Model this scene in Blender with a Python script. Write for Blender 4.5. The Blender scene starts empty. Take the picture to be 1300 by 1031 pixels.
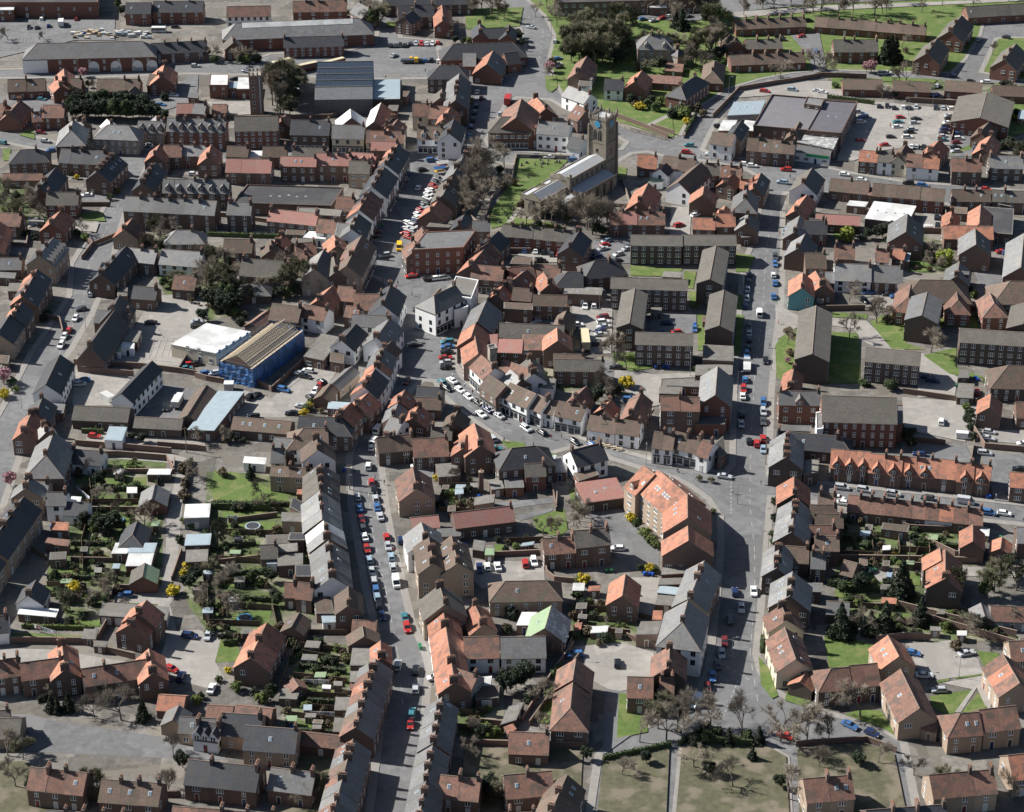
import bpy, math, random
from mathutils import Vector, noise
R = random.Random(7)
SC = bpy.context.scene
COL = SC.collection
# ---------------- camera ----------------
FPX, TH, HC = 2863.0, math.radians(27.5), 328.0
cam_d = bpy.data.cameras.new("camera")
cam = bpy.data.objects.new("camera", cam_d); COL.objects.link(cam)
cam.location = (0, 0, HC); cam.rotation_euler = (math.pi/2 - TH, 0, 0)
cam_d.sensor_fit = 'HORIZONTAL'; cam_d.sensor_width = 36.0; cam_d.lens = 36.0*FPX/1300
cam_d.shift_y = -45.5/1300; cam_d.clip_start = 1; cam_d.clip_end = 20000
SC.camera = cam
# ---------------- sky, sun, exposure ----------------
SUN_EL, SUN_AZ = math.radians(38), math.radians(162)     # azimuth of the direction to the sun, from +x
w = bpy.data.worlds.new("World"); SC.world = w; w.use_nodes = True
nt = w.node_tree; bg = nt.nodes['Background']
sk = nt.nodes.new('ShaderNodeTexSky'); sk.sky_type = 'NISHITA'; sk.sun_disc = False
sk.sun_elevation = SUN_EL; sk.sun_rotation = math.pi/2 - SUN_AZ
nt.links.new(sk.outputs[0], bg.inputs[0]); bg.inputs[1].default_value = 0.05
sd = bpy.data.lights.new("sun", 'SUN'); sd.energy = 5.0; sd.angle = math.radians(0.5); sd.color = (1, .965, .9)
so = bpy.data.objects.new("sun", sd); COL.objects.link(so)
sv = Vector((math.cos(SUN_EL)*math.cos(SUN_AZ), math.cos(SUN_EL)*math.sin(SUN_AZ), math.sin(SUN_EL)))
so.rotation_euler = sv.to_track_quat('Z', 'Y').to_euler(); so.location = (0, 600, 300)
SC.view_settings.view_transform = 'Standard'; SC.view_settings.look = 'None'
SC.view_settings.exposure = 0.8; SC.view_settings.gamma = 1
SC.cycles.max_bounces = 4; SC.cycles.diffuse_bounces = 1; SC.cycles.glossy_bounces = 2

def G(px, py, z=0.0):
    """point of the world at height z that the photograph shows at px, py"""
    a, b = (px-650)/FPX, (470-py)/FPX
    dx, dy, dz = a, math.cos(TH)+b*math.sin(TH), -math.sin(TH)+b*math.cos(TH)
    t = (z-HC)/dz
    return Vector((dx*t, dy*t, z))
def PX(p):
    x, y, z = p[0], p[1], p[2]-HC
    d = y*math.cos(TH) - z*math.sin(TH); u = y*math.sin(TH) + z*math.cos(TH)
    return 650 + FPX*x/d, 470 - FPX*u/d
def ang(px, py, deg):
    q = G(px, py); p = G(px+12*math.cos(math.radians(deg)), py-12*math.sin(math.radians(deg)))
    return math.atan2(p.y-q.y, p.x-q.x)

# ---------------- materials ----------------
M = {}
def mat(name, c1, c2=None, scale=1.0, rough=.85, rnd=0.0, bump=0.0, c3=None, stretch=None, detail=6, metal=0, band=None, spec=None, cells=None):
    m = bpy.data.materials.new(name); m.use_nodes = True; t = m.node_tree; N = t.nodes; L = t.links
    b = N['Principled BSDF']; b.inputs['Roughness'].default_value = rough; b.inputs['Metallic'].default_value = metal
    if spec is not None: b.inputs['Specular IOR Level'].default_value = spec
    if c2 is None: c2 = tuple(v*.8 for v in c1)
    tc = N.new('ShaderNodeTexCoord'); mp = N.new('ShaderNodeMapping'); L.new(tc.outputs['Object'], mp.inputs[0])
    if stretch: mp.inputs['Scale'].default_value = stretch
    oi = N.new('ShaderNodeObjectInfo')
    if rnd:
        vm = N.new('ShaderNodeVectorMath'); vm.operation = 'MULTIPLY_ADD'
        cb = N.new('ShaderNodeCombineXYZ')
        for k in range(3): L.new(oi.outputs['Random'], cb.inputs[k])
        vm.inputs[1].default_value = (1, 1, 1); sc = N.new('ShaderNodeVectorMath'); sc.operation = 'SCALE'
        sc.inputs['Scale'].default_value = 90; L.new(cb.outputs[0], sc.inputs[0])
        L.new(mp.outputs[0], vm.inputs[0]); L.new(sc.outputs[0], vm.inputs[2]); vec = vm.outputs[0]
    else: vec = mp.outputs[0]
    n = N.new('ShaderNodeTexNoise'); n.inputs['Scale'].default_value = scale; n.inputs['Detail'].default_value = detail
    n.inputs['Roughness'].default_value = .68; L.new(vec, n.inputs['Vector'])
    r = N.new('ShaderNodeValToRGB'); r.color_ramp.elements[0].position = .34; r.color_ramp.elements[1].position = .66
    r.color_ramp.elements[0].color = (*c2, 1); r.color_ramp.elements[1].color = (*c1, 1)
    L.new(n.outputs['Fac'], r.inputs[0]); out = r.outputs[0]
    if c3:
        n3 = N.new('ShaderNodeTexNoise'); n3.inputs['Scale'].default_value = scale*.27; n3.inputs['Detail'].default_value = 3
        L.new(vec, n3.inputs['Vector'])
        r3 = N.new('ShaderNodeValToRGB'); r3.color_ramp.elements[0].position = .5; r3.color_ramp.elements[1].position = .62
        L.new(n3.outputs['Fac'], r3.inputs[0])
        mx = N.new('ShaderNodeMix'); mx.data_type = 'RGBA'; L.new(r3.outputs[0], mx.inputs[0]); L.new(out, mx.inputs[6])
        mx.inputs[7].default_value = (*c3, 1); out = mx.outputs[2]
    if band:      # courses: (axis vector scale, strength)
        wv = N.new('ShaderNodeTexWave'); wv.bands_direction = band[0]; wv.inputs['Scale'].default_value = band[1]
        wv.inputs['Distortion'].default_value = .6; L.new(tc.outputs['Object'], wv.inputs['Vector'])
        mr = N.new('ShaderNodeMapRange'); mr.inputs['To Min'].default_value = 1-band[2]; mr.inputs['To Max'].default_value = 1
        L.new(wv.outputs['Fac'], mr.inputs[0])
        ms = N.new('ShaderNodeVectorMath'); ms.operation = 'SCALE'; L.new(out, ms.inputs[0]); L.new(mr.outputs[0], ms.inputs['Scale']); out = ms.outputs[0]
    if cells:      # repairs and patches: (cell scale, strength)
        vo = N.new('ShaderNodeTexVoronoi'); vo.distance = 'CHEBYCHEV'; vo.inputs['Scale'].default_value = cells[0]; L.new(vec, vo.inputs['Vector'])
        sp = N.new('ShaderNodeSeparateColor'); L.new(vo.outputs['Color'], sp.inputs[0])
        mr = N.new('ShaderNodeMapRange'); mr.inputs['To Min'].default_value = 1-cells[1]; mr.inputs['To Max'].default_value = 1+cells[1]
        L.new(sp.outputs[0], mr.inputs[0])
        ms = N.new('ShaderNodeVectorMath'); ms.operation = 'SCALE'; L.new(out, ms.inputs[0]); L.new(mr.outputs[0], ms.inputs['Scale']); out = ms.outputs[0]
    if rnd:
        mr = N.new('ShaderNodeMapRange'); mr.inputs['To Min'].default_value = 1-rnd; mr.inputs['To Max'].default_value = 1+rnd
        L.new(oi.outputs['Random'], mr.inputs[0])
        ms = N.new('ShaderNodeVectorMath'); ms.operation = 'SCALE'; L.new(out, ms.inputs[0]); L.new(mr.outputs[0], ms.inputs['Scale']); out = ms.outputs[0]
    L.new(out, b.inputs['Base Color'])
    if bump:
        bp = N.new('ShaderNodeBump'); bp.inputs['Strength'].default_value = bump; bp.inputs['Distance'].default_value = .08
        L.new(n.outputs['Fac'], bp.inputs['Height']); L.new(bp.outputs[0], b.inputs['Normal'])
    M[name] = m; return m
# roofs
RS = (1, .45, .45)
mat('roof_orange', (.43, .185, .115), (.3, .13, .085), 2.2, .85, .2, .5, (.23, .12, .088), band=('X', 3.1, .14), cells=(.42, .09))
mat('roof_red', (.25, .126, .088), (.135, .08, .065), 1.6, .85, .22, .5, (.115, .08, .065), band=('X', 3.1, .14), cells=(.42, .09))
mat('roof_brown', (.165, .108, .08), (.085, .064, .055), 1.7, .85, .22, .5, (.1, .085, .062), band=('X', 3.1, .12), cells=(.42, .09))
mat('roof_concrete', (.145, .13, .114), (.086, .078, .07), 1.8, .9, .1, .5, (.105, .1, .085), band=('X', 2.5, .1), cells=(.42, .09))
mat('roof_slate', (.15, .15, .152), (.1, .099, .104), 1.5, .6, .2, .35, (.12, .115, .105), cells=(.42, .09))
mat('roof_light', (.215, .213, .215), (.14, .139, .143), 1.5, .55, .14, .3, (.2, .195, .18), cells=(.42, .09))
mat('roof_dark', (.05, .052, .062), (.028, .03, .036), 1.5, .55, .2, .3, (.045, .045, .045), cells=(.42, .09))
mat('roof_white', (.66, .66, .65), (.52, .52, .51), .6, .5, .1, 0, (.45, .45, .44))
mat('roof_felt', (.2, .19, .175), (.125, .12, .112), .8, .9, .2, .3, (.15, .14, .12))
mat('roof_metal', (.36, .43, .47), (.3, .36, .4), .5, .45, .1, 0, band=('X', 2.2, .2))
mat('roof_green', (.27, .36, .22), (.22, .3, .18), .7, .5, .05, 0, band=('X', 2.0, .15))
mat('roof_black', (.05, .048, .052), (.036, .035, .04), .4, .8, .1, 0, (.06, .06, .06))
mat('roof_pink', (.36, .17, .14), (.27, .13, .11), 1.4, .8, .12, .3, (.3, .17, .14), band=('X', 1.2, .16))
mat('roof_lilac', (.19, .18, .19), (.155, .15, .16), .3, .7, .05, 0, (.16, .155, .17), band=('X', 1.2, .08))
mat('roof_corrugated', (.42, .42, .41), (.2, .2, .2), 2.2, .7, .05, 0, (.55, .55, .55), band=('X', 2.4, .35))
mat('ridge_tile', (.26, .19, .15), (.18, .14, .115), 2, .8, .2)
# walls
mat('wall_brick', (.175, .118, .096), (.12, .082, .068), 3, .9, .2, .3, (.15, .1, .08))
mat('wall_red', (.2, .095, .068), (.145, .073, .056), 3, .9, .12, .3)
mat('wall_dark', (.115, .086, .073), (.08, .062, .055), 3, .9, .16, .3)
mat('wall_white', (.86, .865, .87), (.76, .765, .77), .7, .8, .04, 0, (.8, .795, .77))
mat('wall_cream', (.62, .55, .42), (.52, .46, .35), .7, .8, .08)
mat('wall_buff', (.36, .275, .205), (.26, .2, .155), 2.5, .9, .16, .3)
mat('wall_stone', (.34, .31, .27), (.24, .22, .19), 2, .9, .1, .4, (.2, .18, .15))
mat('church_stone', (.27, .235, .185), (.17, .15, .12), 1.2, .9, .05, .4, (.2, .18, .15))
mat('works_glass', (.03, .05, .085), (.02, .032, .055), .6, .45, 0, spec=.3)
mat('roof_violet', (.125, .12, .135), (.1, .096, .11), .3, .75, .05, 0, band=('X', 1.2, .08))
mat('wall_sheet', (.13, .135, .145), (.09, .095, .1), 1, .8, .1)
mat('wall_teal', (.16, .36, .38), (.13, .31, .33), .7, .8)
mat('wall_grey', (.3, .31, .31), (.24, .245, .25), 1, .8, .1)
mat('wood_fence', (.2, .14, .095), (.11, .08, .06), 2, .9, .35, 0, band=('X', 3.4, .3))
mat('timber_new', (.5, .41, .3), (.36, .29, .2), 2, .8, .15)
mat('chimney_pot', (.42, .2, .12), (.3, .15, .1), 3, .8)
mat('frame_white', (.78, .78, .76), (.72, .72, .7), 1, .5)
mat('frame_black', (.03, .03, .03), None, 1, .5)
mat('glass', (.035, .042, .05), (.02, .025, .032), .8, .08, .3, spec=.7)
mat('glass_sky', (.2, .26, .31), (.13, .17, .21), .5, .15, .2, spec=.8)
mat('door_white', (.6, .6, .58), None, 1, .5); mat('door_dark', (.05, .05, .055), None, 1, .4)
mat('shopfront', (.07, .09, .085), (.03, .035, .04), 1.2, .3, .3)
mat('sign_green', (.02, .3, .12), None, 1, .5); mat('paint_red', (.45, .04, .03), None, 1, .5)
mat('clock_blue', (.03, .3, .55), (.02, .25, .48), 1, .4); mat('gold', (.6, .45, .12), None, 1, .4)
mat('net_blue', (.05, .14, .32), (.03, .085, .22), 1.6, .6, 0, .6, (.06, .2, .5))
mat('steel', (.35, .36, .37), None, 2, .4, 0, 0, metal=.6); mat('lead', (.5, .51, .52), (.4, .41, .42), 1, .5, .05, 0, band=('X', 1.5, .15))
# grounds
mat('asphalt', (.168, .168, .172), (.1, .101, .105), .4, .9, 0, .2, (.135, .135, .137), detail=10, cells=(.11, .13))
mat('paving', (.27, .255, .235), (.2, .19, .175), .5, .9, 0, .2, (.23, .215, .2), detail=9)
mat('concrete', (.3, .28, .26), (.21, .2, .185), .4, .9, 0, .2, (.25, .235, .215), detail=10, cells=(.12, .1))
mat('yard', (.18, .168, .152), (.095, .088, .078), .5, .95, 0, .3, (.14, .125, .105), detail=10, cells=(.13, .32))
mat('garden_soil', (.11, .105, .06), (.06, .06, .036), .6, .95, 0, .6, (.16, .135, .1), detail=9)
mat('grass', (.098, .15, .03), (.062, .1, .022), .9, .95, 0, .5, (.13, .15, .048), detail=10, cells=(.05, .06))
mat('plots', (.09, .118, .036), (.045, .062, .025), .45, .95, 0, .5, (.17, .16, .12), detail=10, cells=(.2, .35))
mat('field', (.1, .14, .04), (.07, .1, .03), .05, .95, 0, 0, (.12, .12, .06))
mat('line_white', (.4, .4, .39), (.24, .24, .235), 1.4, .7)
# plants
mat('bark', (.17, .14, .115), (.11, .09, .075), 3, .95)
mat('twigs', (.26, .222, .172), (.17, .145, .115), 1.5, .95, .3)
mat('twigs_dark', (.175, .16, .1), (.1, .093, .06), 1.5, .95, .3)
mat('leaf', (.065, .095, .03), (.032, .05, .018), .8, .8, .35)
mat('leaf_dark', (.03, .045, .022), (.015, .025, .012), .8, .8, .3)
mat('leaf_light', (.12, .15, .035), (.07, .1, .025), .8, .8, .3)
mat('leaf_brown', (.12, .09, .05), (.07, .055, .032), .8, .85, .3)
mat('blossom_yellow', (.62, .48, .03), (.38, .3, .03), 1, .8, .1)
mat('blossom_pink', (.5, .27, .3), (.3, .15, .17), 1, .8, .2)
mat('blossom_white', (.6, .56, .48), (.35, .3, .25), 1, .8, .1)
mat('willow', (.32, .36, .05), (.2, .25, .04), 1, .8, .1)
mat('rubber', (.02, .02, .02), None, 1, .8); mat('skin', (.5, .3, .22), None, 1, .6)
mat('lamp_red', (.4, .02, .02), None, 1, .3); mat('lamp_clear', (.7, .7, .68), None, 1, .2)
mat('plastic_blue', (.02, .09, .42), None, 1, .4, .2); mat('plastic_green', (.03, .2, .09), None, 1, .4)
mat('pool_blue', (.08, .3, .5), (.06, .24, .42), 1, .2); mat('cloth_white', (.7, .7, .75), (.4, .42, .6), 2.5, .9, .2)
mat('black_mat', (.035, .04, .05), None, 1, .7)
PAINT = dict(w=('white', (.72, .73, .72)), s=('silver', (.42, .44, .46)), k=('black', (.015, .016, .018)), d=('dark grey', (.06, .065, .07)),
             b=('blue', (.05, .14, .33)), n=('navy', (.015, .03, .1)), r=('red', (.4, .03, .025)), m=('maroon', (.16, .02, .025)),
             t=('teal', (.05, .19, .23)), g=('green', (.03, .13, .07)), y=('yellow', (.75, .45, .02)), l=('pale blue', (.27, .36, .45)),
             o=('orange', (.6, .2, .03)), c=('cream', (.68, .6, .4)))
for k, (nm, c) in PAINT.items(): mat('paint_'+k, c, tuple(v*.92 for v in c), 1, .28, .08, spec=.6)

# ---------------- mesh building ----------------
class MB:
    def __init__(s): s.v = []; s.f = []; s.m = []; s.mats = []
    def mi(s, name):
        if name not in s.mats: s.mats.append(name)
        return s.mats.index(name)
    def poly(s, pts, m):
        b = len(s.v); s.v += [tuple(p) for p in pts]; s.f.append(tuple(range(b, b+len(pts)))); s.m.append(s.mi(m))
    def box(s, x0, x1, y0, y1, z0, z1, m, top=None, taper=0):
        b = len(s.v); t = taper
        s.v += [(x0,y0,z0),(x1,y0,z0),(x1,y1,z0),(x0,y1,z0),(x0+t,y0+t,z1),(x1-t,y0+t,z1),(x1-t,y1-t,z1),(x0+t,y1-t,z1)]
        for q in ((0,1,5,4),(1,2,6,5),(2,3,7,6),(3,0,4,7),(3,2,1,0)): s.f.append(tuple(b+i for i in q)); s.m.append(s.mi(m))
        s.f.append((b+4,b+5,b+6,b+7)); s.m.append(s.mi(top or m))
    def loft(s, rings, m, cap=True, closed=True):
        b = len(s.v); n = len(rings[0])
        for r in rings: s.v += [tuple(p) for p in r]
        for i in range(len(rings)-1):
            for j in range(n if closed else n-1):
                k = (j+1) % n
                s.f.append((b+i*n+j, b+i*n+k, b+(i+1)*n+k, b+(i+1)*n+j)); s.m.append(s.mi(m))
        if cap:
            s.f.append(tuple(b+j for j in reversed(range(n)))); s.m.append(s.mi(m))
            s.f.append(tuple(b+(len(rings)-1)*n+j for j in range(n))); s.m.append(s.mi(m))
    def tube(s, p, q, r0, r1, m, n=5, cap=True):
        p, q = Vector(p), Vector(q); d = q-p
        if d.length < 1e-6: return
        a = d.orthogonal().normalized(); c = d.normalized().cross(a)
        rs = []
        for (o, r) in ((p, r0), (q, r1)):
            rs.append([o + a*(r*math.cos(2*math.pi*i/n)) + c*(r*math.sin(2*math.pi*i/n)) for i in range(n)])
        s.loft(rs, m, cap)
    def mesh(s, name):
        me = bpy.data.meshes.new(name); me.from_pydata(s.v, [], s.f)
        for k in s.mats: me.materials.append(M[k])
        me.polygons.foreach_set('material_index', s.m); me.update(); return me
    def obj(s, name, parent=None, loc=None): return link(name, s.mesh(name), parent, loc)
def link(name, me, parent=None, loc=None, rz=None, scale=None):
    o = bpy.data.objects.new(name, me); COL.objects.link(o)
    if parent is not None: o.parent = parent
    if loc is not None: o.location = loc
    if rz is not None: o.rotation_euler = (0, 0, rz)
    if scale is not None: o.scale = scale
    return o
def struct(o, kind='structure'): o['kind'] = kind; return o

# ---------------- labels ----------------
LM = []      # (phrase, px, py)
THINGS = []  # (object, description, px, py, rank of group)
def thing(o, desc, cat, p, group=None, label=None):
    o['category'] = cat
    if group: o['group'] = group
    if label: o['label'] = label
    else: THINGS.append((o, desc, p[0], p[1]))
    return o
ORD = 'first second third fourth fifth sixth seventh eighth ninth tenth eleventh twelfth thirteenth fourteenth fifteenth sixteenth seventeenth eighteenth nineteenth twentieth'.split()
def finish_labels():
    groups = {}
    for (o, desc, x, y) in THINGS:
        best = min(LM, key=lambda l: (l[1]-x)**2 + 1.8*(l[2]-y)**2)
        dx, dy = x-best[1], (y-best[2])*1.4
        if math.hypot(dx, dy) < 13: rel = 'beside'
        elif abs(dx) > abs(dy): rel = 'right of' if dx > 0 else 'left of'
        else: rel = 'in front of' if dy > 0 else 'behind'
        groups.setdefault((desc, rel, best[0]), []).append((o, x, y))
    for (desc, rel, ph), L in groups.items():
        xs = [q[1] for q in L]; ys = [q[2] for q in L]
        horiz = max(xs)-min(xs) > 1.3*(max(ys)-min(ys))
        L.sort(key=lambda q: q[1] if horiz else -q[2])
        for i, (o, x, y) in enumerate(L):
            t = '%s %s the %s' % (desc, rel, ph)
            if len(L) > 1:
                w = ORD[i] if i < len(ORD) else '%dth' % (i+1)
                t += (', leftmost' if i == 0 else ', %s from left' % w) if horiz else (', nearest' if i == 0 else ', %s nearest' % w)
            if len(t.split()) > 16: t = t.replace('terrace house', 'house')
            if len(t.split()) > 16: t = t.replace('in front of the', 'below the')
            o['label'] = t
# ---------------- ground ----------------
def inset(poly, d):
    n = len(poly); A = sum(poly[i].x*poly[(i+1)%n].y - poly[(i+1)%n].x*poly[i].y for i in range(n)); s = 1 if A > 0 else -1
    out = []
    for i in range(n):
        a, b, c = poly[i-1], poly[i], poly[(i+1)%n]
        e1, e2 = (b-a).normalized(), (c-b).normalized()
        n1 = Vector((-e1.y, e1.x, 0))*s; n2 = Vector((-e2.y, e2.x, 0))*s
        m = n1+n2; l = max(m.length, .4); m = m/l
        out.append(b + m*min(d/max(m.dot(n1), .45), d*2))
    return out
import bmesh
def sheet(name, poly, z, m, depth=0.0):
    bm = bmesh.new(); vs = [bm.verts.new((p.x, p.y, z)) for p in poly]
    f = bm.faces.new(vs); bm.normal_update()
    if f.normal.z < 0: f.normal_flip()
    if depth:
        lo = [bm.verts.new((p.x, p.y, z-depth)) for p in poly]
        for i in range(len(vs)):
            j = (i+1) % len(vs); bm.faces.new((vs[i], vs[j], lo[j], lo[i]))
    bmesh.ops.triangulate(bm, faces=[f for f in bm.faces if len(f.verts) > 4])
    me = bpy.data.meshes.new(name); bm.to_mesh(me); bm.free(); me.materials.append(M[m])
    return struct(link(name, me))
ZP = [0.13]
def P(s): 
    v = [float(t) for t in s.replace(';', ' ').replace(',', ' ').split()]
    return [(v[i], v[i+1]) for i in range(0, len(v), 2)]
def patch(name, s, m, base=None):
    ZP[0] += .002
    return sheet(name, [G(x, y) for x, y in P(s)], ZP[0] if base is None else base, m)

# ---------------- shared small meshes ----------------
def _window(w, h, cols, rows, shop=False, arch=False):
    b = MB(); b.box(-w/2, w/2, -.02, .05, -h/2, h/2, 'frame_white')
    cw, rh, g = w/cols, h/rows, .1
    for i in range(cols):
        for j in range(rows):
            b.box(-w/2+i*cw+g, -w/2+(i+1)*cw-g, .04, .065, -h/2+j*rh+g, -h/2+(j+1)*rh-g, 'glass')
    b.box(-w/2-.08, w/2+.08, -.02, .12, -h/2-.1, -h/2-.02, 'frame_white')
    return b.mesh('window')
WIN = [_window(1.25, 1.4, 2, 1), _window(1.8, 1.3, 3, 1), _window(.9, 1.3, 1, 2), _window(1.0, 1.6, 2, 2)]
def _dark_window(w, h):
    b = MB(); b.box(-w/2-.06, w/2+.06, -.02, .03, -h/2-.06, h/2+.06, 'steel'); b.box(-w/2, -.03, .03, .05, -h/2, h/2, 'glass'); b.box(.03, w/2, .03, .05, -h/2, h/2, 'glass'); return b.mesh('window')
WIN += [_dark_window(1.1, 1.5), _dark_window(1.3, 1.3)]
mat_ = None
def _door(m):
    b = MB(); b.box(-.55, .55, -.02, .05, 0, 2.2, 'frame_white'); b.box(-.45, .45, .04, .07, 0, 2.05, m); b.box(.3, .38, .07, .1, 1, 1.08, 'gold'); return b.mesh('door')
DOOR = [_door('door_white'), _door('door_dark'), _door('wood_fence'), _door('paint_n'), _door('paint_m'), _door('door_white')]
def _garage():
    b = MB(); b.box(-1.25, 1.25, -.02, .05, 0, 2.15, 'frame_white')
    for k in range(4): b.box(-1.15, 1.15, .04, .06+.01*(k%2), .04+k*.52, .5+k*.52, 'door_white')
    return b.mesh('garage_door')
GARAGE = _garage()
def _shop(w):
    b = MB(); b.box(-w/2, w/2, -.02, .12, 2.35, 2.95, 'shopfront'); b.box(-w/2, w/2, -.02, .06, 0, 2.35, 'frame_white')
    n = max(2, int(w/1.6)); cw = w/n
    for i in range(n): b.box(-w/2+i*cw+.1, -w/2+(i+1)*cw-.1, .05, .08, .4 if i != n//2 else .05, 2.2, 'glass')
    return b.mesh('shop_front')
SHOP = {}
def chimney_mesh(npots, m):
    b = MB(); L = .45*npots+.25
    b.box(-.33, .33, -L/2, L/2, -1.2, 1.25, m); b.box(-.4, .4, -L/2-.07, L/2+.07, 1.25, 1.42, m)
    for k in range(npots): b.tube((0, -L/2+.35+k*.45, 1.4), (0, -L/2+.35+k*.45, 1.95), .15, .12, 'chimney_pot', 6)
    return b.mesh('chimney')
CHM = [chimney_mesh(k, m) for k in (2, 3, 4) for m in ('wall_dark', 'wall_dark', 'wall_brick')]
def _sky():
    b = MB(); b.box(-.4, .4, -.55, .55, 0, .08, 'frame_white'); b.box(-.33, .33, -.47, .47, .07, .11, 'glass_sky'); return b.mesh('skylight')
SKYL = _sky()
ROOF = dict(O='orange', R='red', B='brown', C='concrete', S='slate', L='light', D='dark', W='white', T='felt', M='metal', G='green', K='black', P='pink', Q='lilac', V='corrugated', E='violet')
RDESC = dict(O='orange-roofed', R='red-brown-roofed', B='brown-roofed', C='dull brown-roofed', S='slate-roofed', L='pale slate-roofed', D='dark slate-roofed', W='white-roofed',
             T='grey felt-roofed', M='pale blue-roofed', G='green-roofed', K='black-roofed', P='pink-roofed', Q='lilac-grey-roofed', V='corrugated-roofed', E='dark lilac-roofed')
WALL = dict(b='brick', r='red', d='dark', w='white', c='cream', y='buff', s='stone', t='teal', g='grey')
WDESC = dict(b='brick', r='red brick', d='dark brick', w='white', c='cream', y='buff', s='stone', t='teal', g='grey')
FOOT = []   # world footprints for scatter tests
def clear_of(p, r=1.0):
    for (c, ux, hl, hw) in FOOT:
        d = p-c
        if abs(d.x*ux.x+d.y*ux.y) < hl+r and abs(-d.x*ux.y+d.y*ux.x) < hw+r: return False
    return True

def wall_windows(root, L, W, h, rz, sides, kind, seed, density=1.0, shop=None, wt=None, wall='b'):
    """windows and doors on the walls; a side is (local angle, half distance, length, has_door)"""
    rr = random.Random(seed); fl = max(1, int(round(h/2.75))); fh = h/fl; cnt = 0
    base_w = wt if wt is not None else (1 if kind == 'flats_block' else (rr.choice((4, 5)) if wall in 'wc' else rr.choice((0, 0, 1, 3)))); dm = rr.choice(DOOR)
    for (a, dist, l, main) in sides:
        wa = rz + a; ny = math.sin(wa)                       # outward normal of the side is local (cos a, sin a)
        if ny > .35: continue
        n = max(1, int((l-.8)/(3.0/density)))
        if kind == 'flats_block' and l < 13 and not main: n = 1 if rr.random() < .6 else 0
        if n == 0: continue
        gap = l/n
        for f in range(fl):
            if f == 0 and shop and main and l > 3:
                key = round(l-.6, 0)
                if key not in SHOP: SHOP[key] = _shop(key)
                x, y = math.cos(a)*dist, math.sin(a)*dist
                link('shop_front', SHOP[key], root, (x, y, 0.02), a-math.pi/2); continue
            for i in range(n):
                if cnt > 95: return
                u = -l/2 + gap*(i+.5)
                if not main and density < 1.1 and rr.random() < .4: continue
                x = math.cos(a)*dist - math.sin(a)*u; y = math.sin(a)*dist + math.cos(a)*u
                if f == 0 and main and i == n//2 and kind != 'flats_block':
                    link('door', dm, root, (x, y, 0.02), a-math.pi/2); cnt += 1; continue
                if kind in ('outbuilding', 'garage', 'shed'):
                    if main and i % 2 == 0 and kind == 'garage': link('garage_door', GARAGE, root, (x, y, .02), a-math.pi/2)
                    elif rr.random() < .4: link('window', WIN[0], root, (x, y, 1.4), a-math.pi/2)
                    continue
                bw = (1, 0, 2, 1, 0)[i % 5] if kind == 'flats_block' else base_w
                link('window', WIN[bw], root, (x, y, f*fh+min(1.55, fh*.58)), a-math.pi/2); cnt += 1

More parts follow.
